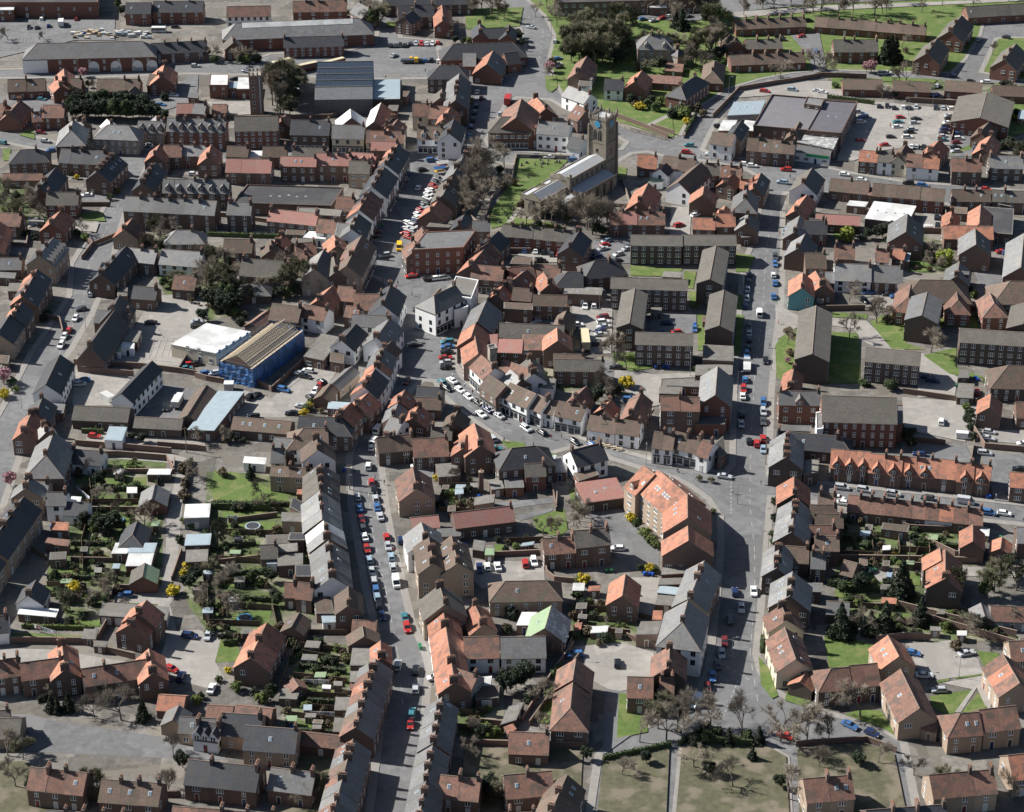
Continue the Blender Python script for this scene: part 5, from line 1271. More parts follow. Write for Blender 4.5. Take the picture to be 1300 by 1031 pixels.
# pub umbrellas
# ---------------- buildings: ridge end to ridge end as seen in the photograph, width and eaves height in metres ----------------
def rows(s):
    for ln in s.strip().split('\n'):
        ln = ln.split('#')[0].strip()
        if not ln: continue
        t = ln.split('|'); v = t[0].split(); kw = {}
        if len(t) > 1:
            for q in t[1].split(';'):
                q = q.strip()
                if not q: continue
                k, x = q.split('='); k = k.strip()
                kw[k] = x if k in ('kind', 'r2', 'cols', 'walls', 'label', 'desc', 'group') else (float(x) if k in ('pitch', 'dens', 'mono', 'par', 'over') else int(x))
        if v[0] == 'g': gable(*[float(x) for x in v[1:7]], v[7], v[8], **kw)
        else: flat(*[float(x) for x in v[1:8]], v[8], v[9], **kw)
rows('''
# bottom left
g -25 842 25 836 7 5.3 R b|n=3;dens=1.2
g 26 843 79 836 7 5 R b|n=2;dens=1.2;group=houses standing in terraces
g 78.6 817 82.4 851 7 5.3 O b
g 104 850 190 837 7 5 R b|n=3
g 189 825 194 855 7 5.2 O b
g 186 763 175 779 9 5.6 O b|ch=1
g 176 780 165 794 8.4 4.6 O b
f 131 765 215 771 211 788 2.7 T b|kind=garage
f 27 770 74 774 70 784 2.5 W b
g 45 738 36 757 7 3.6 D w
g -24 785 10 782 7 3.6 D w
f 107 799 124 800 121 812 2.1 T d
f 121 814 136 815 134 822 2.1 T d
g 202 883 235 885 6.5 2.6 O b
g 227 897 219 915 6 2.7 S y|kind=garage
g 229 911 285 914 6 3.4 S y|sky=3
g -34 913 27 913 8.5 3.2 C y
g -20 905 12 902 6 4 C y
g 339 792 318 836 9 5 O b|n=2;group=houses standing in terraces
g 380 779 370 797 6 3 B b|sky=1
g 442 746 443 769 7 5.5 B b
f 398 762 420 762 424 779 3 B b|mono=.8
f 408 781 424 780 426 790 2.4 M w|kind=conservatory
g 448 788 478 789 5 3 R b
g 460 796 462 809 8 3.1 B b
f 448 822 475 822 472 845 2.8 T b
g 483 815 484 836 5 5 O b|ch=1
g 477 838 452 924 8 5.4 S b|n=7;cols=SRORSBR;r2=S
g 448 940 420 1045 8 5.4 S b|n=8;cols=RSBRSSRB;r2=S
f 445 853 457 853 457 866 4 T b
f 445 868 456 868 456 877 3 R b|mono=.8
f 427 886 455 886 453 902 3.2 T b
f 425 912 444 913 442 930 3 T b
f 390 814 407 815 404 823 2.2 T b
f 385 831 403 832 401 839 2.1 T d
f 359 875 381 876 376 888 2.3 T d
g 372 862 379 872 4.5 2.2 R d
g 264 896 296 898 6 3 R b
g 300 896 346 901 6 3.2 R b
g 284 906 333 909 8.5 4 D y
g 313 922 378 927 9 4.6 D y
g 250 916 281 920 7 3.4 D w|dorm=-3
g 379 930 441 937 5 3 R b
# bottom strip beyond the picture's lower edge
g 40 975 110 982 8 5 R b|n=3
g 130 990 205 996 8 5 B b|n=3
g 240 965 330 975 9 4.6 D b|n=3
g 345 975 400 982 8 4 S b|n=2
g 60 1030 160 1036 8 5 S b|n=4
g 220 1025 350 1034 8 5 R b|n=4
g 560 985 610 990 8 4.6 R b|n=2
g 640 985 700 980 8.5 4.6 R b|n=2
g 720 985 700 1030 8.5 5 B b|n=2
g 590 1035 680 1032 8 5 S b|n=3
g 1020 990 1080 985 8.5 5 R y|n=2
g 1180 985 1260 978 8.5 5 R y|n=3
g 1100 1030 1200 1022 8.5 5 D b|n=3
g 1280 960 1330 955 9 5 O y|n=2
# bottom middle
g 558 744 565 768 11 6 C y|ch=2
g 562 772 577 867 8 5 O b|n=4;walls=wwbb
g 580 850 606 859 6.5 4.6 R g
g 602 767 614 793 7 3.6 O y
g 589 810 633 809 8.5 4.6 R w|ch=0;label=long white-walled brick workshop roofed in brown pantiles
g 636 810 692 809 8.5 4.5 S w|ch=0;kind=warehouse;label=white-walled workshop end with grey sheeted roof
g 700 770 692 798 10 3.6 G b|ch=0;kind=barn;r2=V;label=gabled shed with one green slope and one rusty white slope
f 663 778 682 778 675 794 2.9 W b
g 641 739 693 738 8.5 4.6 B y|ha=1;hb=1;ch=0;sky=3
g 731 838 727 864 8.8 5 R b|ch=0
g 727 868 724 900 8.8 4.6 R b|hb=1;ch=0
g 647 930 697 932 8 3.4 R b
g 561 887 550 944 7.5 5.5 S b|n=4
g 549 948 532 1040 7.5 5.5 S b|n=6
f 606 861 624 859 622 872 2.6 W d
f 606 872 634 870 632 886 2.7 B d|kind=garage
f 646 898 665 892 655 914 2.4 T d
f 640 924 650 918 655 926 1.9 O d
g 794 730 790 757 8 5 O b|ch=0
f 838 744 865 747 862 756 2.5 M b|kind=greenhouse
f 836 756 864 758 860 770 2.6 T b
f 829 776 841 776 840 787 2.1 O b
f 814 790 840 789 834 805 4 T b
g 894 713 876 760 9 6.6 L b|n=4;walls=bbby
g 873 764 866 791 11 7.8 L w|hb=1;ch=1;label=tall pale slate-roofed white house ending the street terrace
g 850 822 849 848 8.5 5.4 R d
g 838 861 856 862 6.4 3.9 R d
g 797 860 829 861 8 4.8 R b|ch=0;dens=1.1
g 992 769 999 788 9 5 R c
g 996 798 1010 838 9 5 R c|n=3;ch=0;group=houses standing in terraces
g 1024 853 1016 866 6 3 O d
# bottom right
g 1055 850 1077 848 8.5 4.7 R d|ha=1;ch=0
g 1078 846 1113 843 8.5 4.9 R d|n=2;ch=0
g 1127 808 1141 834 9 5.1 O y|ch=0
g 1143 851 1167 900 9.4 5.2 R y|n=3;ch=0
g 1174 909 1193 913 6 3 R y
g 1219 907 1242 905 8.5 5 R y|ha=1;ch=0
g 1243 902 1289 897 8.5 5.2 R y|n=2;ch=0
g 1273 831 1294 868 9.4 5.1 O y|n=3;ch=0;cols=ROR
g 1281 815 1312 814 8 4.4 R y|ch=0
g 1258 770 1312 772 7 3 R g|kind=garage
g 1245 767 1250 783 5.5 2.8 L d
f 1120 759 1138 760 1137 767 2.2 O d
g 1050 764 1078 766 6 3 S d
# right middle
g 1193 697 1195 712 8.6 5.5 O d|ch=0
g 1200 699 1200 735 9 5.6 O d|ch=1;label=large orange-roofed brick house standing alone beside a walled lawn
g 1235 667 1235 688 6.4 4.4 O b|ch=0
g 1272 683 1270 697 5.5 2.6 O b
g 1291 670 1322 671 7 5 L b
f 1245 669 1256 672 1255 681 2.2 W b
f 1091 709 1101 708 1101 718 2.4 B d
g 1072 712 1088 716 7 2.8 B d
g 1056 571 1105 575 9 4.2 O b|n=3;dorm=-1;ch=0
g 1105 577 1146 581 9 4.2 O b|n=2;dorm=-1
g 1146 580 1186 584 9 4.2 O b|n=2;dorm=-1
g 1186 583 1216 586 9 4.4 O b|n=1;kind=terrace_house
g 1216 588 1237 590 9 4.2 O b|n=1;dorm=-1;kind=terrace_house
g 1237 589 1259 592 9 4.2 O b|n=1;dorm=-1;kind=terrace_house
g 1078 629 1141 636 7.4 3.3 R b|n=4
g 1141 636 1211 643 7.4 3.3 R b|n=4;cols=RRRO;walls=bbww
g 1212 644 1248 647 7.4 3.3 R b|n=2
g 1283 600 1325 603 7 5 O b|ch=0
f 1121 664 1154 668 1152 676 2.8 B b
g 1040 626 1062 628 7 5 B d
g 1030 642 1062 642 7 5 B d
g 1035 653 1070 654 6 5 B d
g 1035 681 1065 682 6.4 5 B d
g 1028 668 1060 668 5 4.5 R d
g 1030 702 1048 703 7 4.5 S d
f 1022 740 1044 741 1042 752 3.5 S d
# terraces right of the main road
g 1000 548 998 581 9.5 6 L d|n=4
g 1008 606 1008 628 9 5.5 O d|n=2
g 1011 634 1005 676 9.4 5.6 L d|n=5
g 990 690 986 722 7.4 5.6 L d|n=4
g 997 694 1027 696 7 4.6 B d
g 1006 727 1003 757 10.5 5.8 L d|n=2;hb=0
f 1022 585 1040 583 1038 600 4 T d
# curved apartment block
g 817 592 831 603 12.5 8 O y|kind=flats_block;pitch=38;dorm=1;group=sections of the curved apartment block;sky=3
g 836 598 872 629 12.6 8.4 O y|kind=flats_block;pitch=38;dorm=0;sky=6;n=2;group=sections of the curved apartment block
g 872.5 629 873 658 12.8 8.4 O y|kind=flats_block;pitch=38;sky=3;group=sections of the curved apartment block
g 873 669 874 687 13.4 7.2 O b|kind=flats_block;pitch=36;group=sections of the curved apartment block
f 842 720 878 718 876 728 3.6 T r
f 838 735 868 734 866 742 2.8 T r
# between the street and the curve
g 478 557 524 552 7.5 4.4 B d|n=2
g 524 594 529 621 10 5 R y
g 544 682 550 716 8 7.4 B y|n=2;group=houses standing in terraces
g 573 681 581 715 8.4 7.4 B y|n=2;group=houses standing in terraces;sky=3
g 535 664 541 685 10 6 L w
f 555 672 585 671 584 681 3 S b
g 575 652 650 643 7 4 P d|kind=school;label=long pink-roofed brick school range with strip windows
g 522 658 556 655 6 3 P d
f 602 686 616 688 614 700 2.6 T d
f 616 697 627 697 627 705 2.4 G b
f 664 690 678 688 676 692 2 M b|kind=greenhouse
f 578 622 588 621 588 627 2 M r
g 689 685 729 682 7 4.8 R b|n=2
g 728 675 772 671 7.4 6.6 C b|n=2;dens=1.1
g 650 570 680 567 10 6 D d|ha=1;hb=1;ch=0
g 666 590 692 589 6 5 C r
f 640 606 663 605 665 619 3.2 S r
f 620 610 636 608 640 620 2.8 T b
f 604 632 628 628 626 638 3.2 T y
g 724 573 763 563 8.4 5.4 D w|ch=2;label=white-walled house with near-black roof at the curve
f 706 580 722 580 719 600 3 L b
f 728 601 753 593 760 603 3.6 B r
f 730 617 782 610 795 632 3.4 P d|mono=.8;sky=2;label=pink sheeted flat-roofed hall by the grassy alley
g 602 538 610 566 9 6.2 O b
g 592 553 588 570 7 5.4 O b
g 524 558 568 556 9 4.2 R d
g 582 521 575 535 7 4 B b
g 532 515 524 531 8 4.8 O b
g 530 491 562 493 8 4.4 D b
g 520 505 560 506 6 3.4 B b
g 548 543 574 544 6 3.6 C b
g 514 496 507 510 7 5 O b
g 505 513 500 528 7 5.4 S b
g 496 530 512 535 7 5.4 S w
g 497 549 490 556 7 4.5 B b
f 553 590 580 588 584 604 2.6 T b
f 728 741 742 741 741 750 2.2 W b
f 748 745 762 744 761 750 2.2 O b
f 735 780 745 781 744 786 2 S b
f 752 796 772 795 770 803 2 W b
f 731 792 739 791 737 799 1.9 O d
# grey terrace left of the parked street
g 407 590 407 622 10 5.6 C b|n=3
g 406 624 409 660 10.4 5.6 L b|n=3
g 411 662 416 684 10 5.6 L b|n=2;cols=WL
g 417 688 422 733 10 5.6 S w|n=4;walls=bbbw;sky=1
g 345 593 393 596 5.4 5.2 B y|n=2;pitch=28;group=houses standing in terraces
g 345 570 361 570 7 4.4 S c
f 311 580 338 582 336 590 2.8 W w
f 358 651 384 652 384 663 4 T y
f 372 632 388 640 384 652 3.4 D b
f 338 680 368 679 368 690 3.4 C d
f 368 677 388 677 386 686 4 D d
g 331 693 352 692 6 3.6 C b
f 352 692 377 690 377 700 3.8 T b
f 340 706 352 706 351 716 2.6 M w
f 353 705 384 703 384 717 3.6 T d
f 375 718 398 718 398 732 4.2 D b
g 362 740 377 740 6.4 3.6 R b
g 379 740 399 742 7 4.2 R b
f 378 622 392 622 391 628 2.8 O b
f 236 641 267 640 265 657 3.8 W g
f 237 679 268 678 266 692 3.0 M b
f 237 699 264 698 263 713 2.7 T b
# half timbered group and row up to the square
g 402 556 404 572 9.5 6 B w|ch=2
g 385 545 416 544 10 5 B w|ha=1;ch=1
g 380 529 430 531 9 5.2 D b|hb=1;ch=1
g 349 556 376 558 7 4 S d
g 297 530 370 536 7 3.1 B d|kind=outbuilding;sky=6
g 420 488 408 503 5 3 B b
g 447 466 422 488 5 3.2 S y
f 418 510 446 512 444 521 2.8 M b
g 468 499 453 514 8 6 O b|ch=1
g 446 512 432 527 8 6 O b|ch=1
g 476 470 462 492 8.6 6.4 D w|n=3;r2=D;cols=ODO
g 487 443 478 467 8 6.4 S w|n=3;cols=SSO
g 497 434 488 443 7 5.6 B w
g 495 405 478 429 9 5.6 S w
g 452 412 434 433 8 5 D w
g 448 400 494 402 6.4 5.4 S w
g 440 389 457 391 6 4.2 R b
g 450 374 486 374 9 5.6 R b
g 496 362 486 388 10 6.2 D w|ch=2
g 386 387 417 393 7 5 R w
g 346 386 383 390 9 4.5 B d|sky=1
g 343 393 320 410 6 3.2 R d
f 408 424 433 429 411 458 3.5 T b
f 420 446 437 449 436 462 3.6 B b
f 262 411 318 422 274 449 4.5 W c|par=.1;kind=hall;label=white flat-roofed hall left of the blue scaffolding
f 277 497 310 498 272 547 3.6 M b|par=.05;label=long pale blue metal roof shed beside the yard
g 262 490 238 528 7 3 B d
f 452 424 470 424 468 432 3.4 T w
g 423 363 405 381 8 4.6 O b
g 430 364 452 366 8 4.6 R b
# left side
g 68 551 58 579 11 6.2 S b|hb=1;ch=2
g 38 607 33 620 9 5.6 S y|ch=2
g 30 632 -14 694 9.4 6.2 D y|n=5
g -16 698 -60 760 9.4 6.2 D y|n=4
g 60 626 85 626 6 5.2 S w
g 84 638 112 639 6.8 3.2 D w|r2=S
g 40 612 62 613 6 4.6 S y
g 92 571 131 574 6.8 3.4 D w
f 66 663 87 664 86 674 3 O b
f 60 683 88 686 86 694 2.8 R b
f 64 702 84 701 83 710 2.8 C b
g 197 616 193 634 7.6 2.8 L r
g 174 663 168 680 7.4 2.6 D b|hb=1
f 147 690 166 690 161 703 2.8 W b
f 167 690 199 690 195 702 2.9 M b
f 164 703 195 703 191 719 2.8 W r
g 184 716 181 733 7 3 C r|r2=G
f 190 596 218 596 215 603 2.4 W d
f 204 619 217 619 216 628 2.2 T b
f 10 681 25 680 24 688 2.2 T d
g 13 400 -3 424 9 5.6 D y
g 27 385 17 402 8 5.6 D b|n=2;cols=OS;r2=D
f -14 450 12 452 10 462 2.8 B b
g 152 375 143 393 9.4 4.4 D b|pitch=48;kind=school;label=rear steep black-roofed school hall beside the playground
g 145 395 113 440 9 4 D b|pitch=50;kind=school;label=steep black-roofed school hall with gabled end window
g 124 394 141 396 7 4 D b
g 148 395 165 396 8 3.8 C b
f 160 417 180 420 174 435 3.2 T b
f 155 431 171 432 170 443 2.8 W w
f 141 436 154 437 153 447 2.6 G w
g 76 451 58 489 8.5 5 D w|ch=0;label=white gabled hall with black roof beside the left road
g 193 459 154 500 6.6 5.4 D w|ch=0;label=long white-walled hall with black roof in the yard
g 54 505 46 526 8 4 D b
f 65 512 83 512 80 525 2.8 S b
g 40 525 30 549 7 5 O b
g 55 540 60 548 6 4.6 L b
g 95 516 165 519 8 3.1 C d
g 172 530 232 533 6 3 C d
f 139 542 161 543 155 560 3 M w
# centre: square island, maltings, shop row on the curve
g 551 376 578 363 9 8 S w|ha=1;ch=1;shop=1;label=white three-storey corner building with mossy hipped roof on the square
f 579 352 607 357 598 380 8.6 T w|dens=1.2;kind=shop
f 572 386 589 381 594 390 6.4 S w|kind=shop
g 618 382 606 409 10 6 S b|ch=0
g 604 411 598 429 9 6 O b|ch=0
g 603 428 607 450 9 5.6 O b|ch=0
f 604 430 632 429 631 442 5 P b|mono=1.2
f 634 435 664 436 662 449 5 P b|mono=1.2
f 664 431 708 431 705 445 5 R b|mono=1.6;sky=2
g 635 411 716 414 8 5 C b|sky=2;ch=0;kind=outbuilding
g 707 417 708 433 9 6 O b|ch=0
g 677 375 720 376 6 5.4 B b|ch=0
f 640 384 676 386 676 394 5 B b
g 720 394 711 412 6 4 B b
f 659 395 685 396 685 401 2.4 R b
f 619 440 628 438 631 443 12 S s|par=.4;kind=lift_tower;label=slim grey tower above the red-roofed courtyard
g 611 452 628 468 8 6 R w|shop=1;ch=1
g 621 477 642 491 7.4 6 B b|shop=1;ch=0
g 648 487 680 501 8 5.6 B w|shop=1;n=3;ch=0;walls=www;group=houses standing in terraces
g 683 502 697 508 7.5 5 B w|shop=1;ch=1
g 698 508 709 511 7 4.6 B w|ch=0
g 710 510 744 517 7.4 5.2 B w|shop=1;n=2;group=houses standing in terraces
g 750 528 785 534 7 4.2 B w|n=2;group=houses standing in terraces
g 785 533 814 537 7 4.4 B w|ch=1
g 814 499 801 527 7 4.6 R b
g 640 458 676 470 8 5 R b
g 648 470 662 482 7 5 L b
g 672 455 678 475 8 5 C w
g 703 450 742 451 6 4.6 B b
g 704 457 767 458 6 5 C b
g 745 491 730 506 6 3.6 R b
g 776 509 766 519 6 3.6 O b
f 690 480 706 482 702 494 4 T w
# flats
g 807 423 880 425 8.6 7.6 C d|kind=flats_block;dens=1.15;ch=0
g 806 367 799 411 8.2 7.6 C d|kind=flats_block;dens=1.1;ch=0
g 776 353 873 356 8.6 7.6 C d|kind=flats_block;dens=1.15;ch=0
g 801 299 866 300 8.6 7.4 C d|kind=flats_block;dens=1.15;ch=0
g 867 299 934 299.5 8.6 7.4 C d|kind=flats_block;dens=1.15;ch=0
g 909 313 901 355 8.6 7.6 C d|kind=flats_block;dens=1.1;ch=0
g 919 369 913 414 8.8 7.6 C d|kind=flats_block;dens=1.1;ch=0
g 1036 389 1031 450 10.4 7.8 C d|kind=flats_block;dens=1.1;ch=0
g 1100 442 1169 448 10 7.2 C d|kind=flats_block;dens=1.15;ch=0
g 1177 372 1170 401 10.2 7.6 S d|kind=flats_block;dens=1.1;ch=0
g 1219 418 1325 425 10 7.6 C d|kind=flats_block;dens=1.15;ch=0
g 1305 384 1299 412 10 7.4 C d|kind=flats_block;dens=1.1;ch=0
f 843 345 866 346 864 353 2.6 T d
f 893 438 931 440 931 459 4 T b
f 884 464 930 463 929 476 2.8 T b
f 892 402 899 402 899 409 2.2 R b
f 827 391 840 391 839 398 2.4 T d
g 911 466 908 502 9.6 7.6 L r|sky=4;r2=S;kind=church_hall;ch=0;label=gabled brick church hall with pale slate slope and skylights
f 888 526 924 526 919 539 4 S r
g 839 504 888 505 7 8 R b|n=2;dens=1.1;group=houses standing in terraces
f 838 491 866 492 865 501 3.4 T b
f 848 482 890 484 889 492 3 T b
g 831 549 857 552 8 5 B w|n=2;shop=1;group=houses standing in terraces
g 858 549 892 557 8 5 B w|n=2;shop=1;group=houses standing in terraces
g 892 559 906 563 8 5 R w|ch=1
f 908 568 918 560 922 575 4 C b|mono=1.5
g 1008 468 1003 492 6 4 O b
g 989 497 1041 498 7 6.4 S r|ch=2;dorm=-1
g 987 548 1066 555 8 3.6 D d|hb=1
f 990 540 1030 541 1028 548 3 S d
g 1044 503 1138 506 13 8.4 C r|kind=chapel;sky=0;dens=1.15;ch=0;label=large red brick chapel with long brown roof and tall windows
f 1036 525 1044 524 1045 545 7 L w
f 1138 515 1146 515 1146 540 6 S r
g 1168 356 1208 357 13 5 B r|ha=1;hb=1;ch=0
g 1156 362 1153 378 9 4.6 R r|hb=1;ch=0
g 1214 370 1216 382 8 4.4 R r|hb=1;ch=0
g 1282 358 1325 358 13 5 B r|ha=1;ch=0
g 1256 372 1262 386 8 4.6 R r|hb=1;ch=0
g 1280 465 1325 466 12 4.6 B d|ha=1;ch=0
g 1258 501 1256 518 7 4.6 O b|ch=0
g 1290 511 1325 512 8 3.8 R b
f 1218 470 1231 470 1230 480 2.4 T d
f 1217 487 1237 488 1235 506 2.6 T d|kind=garage
g 1019 347 1018 366 8.4 5 O t|ch=1;label=teal-painted gabled house with orange roof by the right road
''')
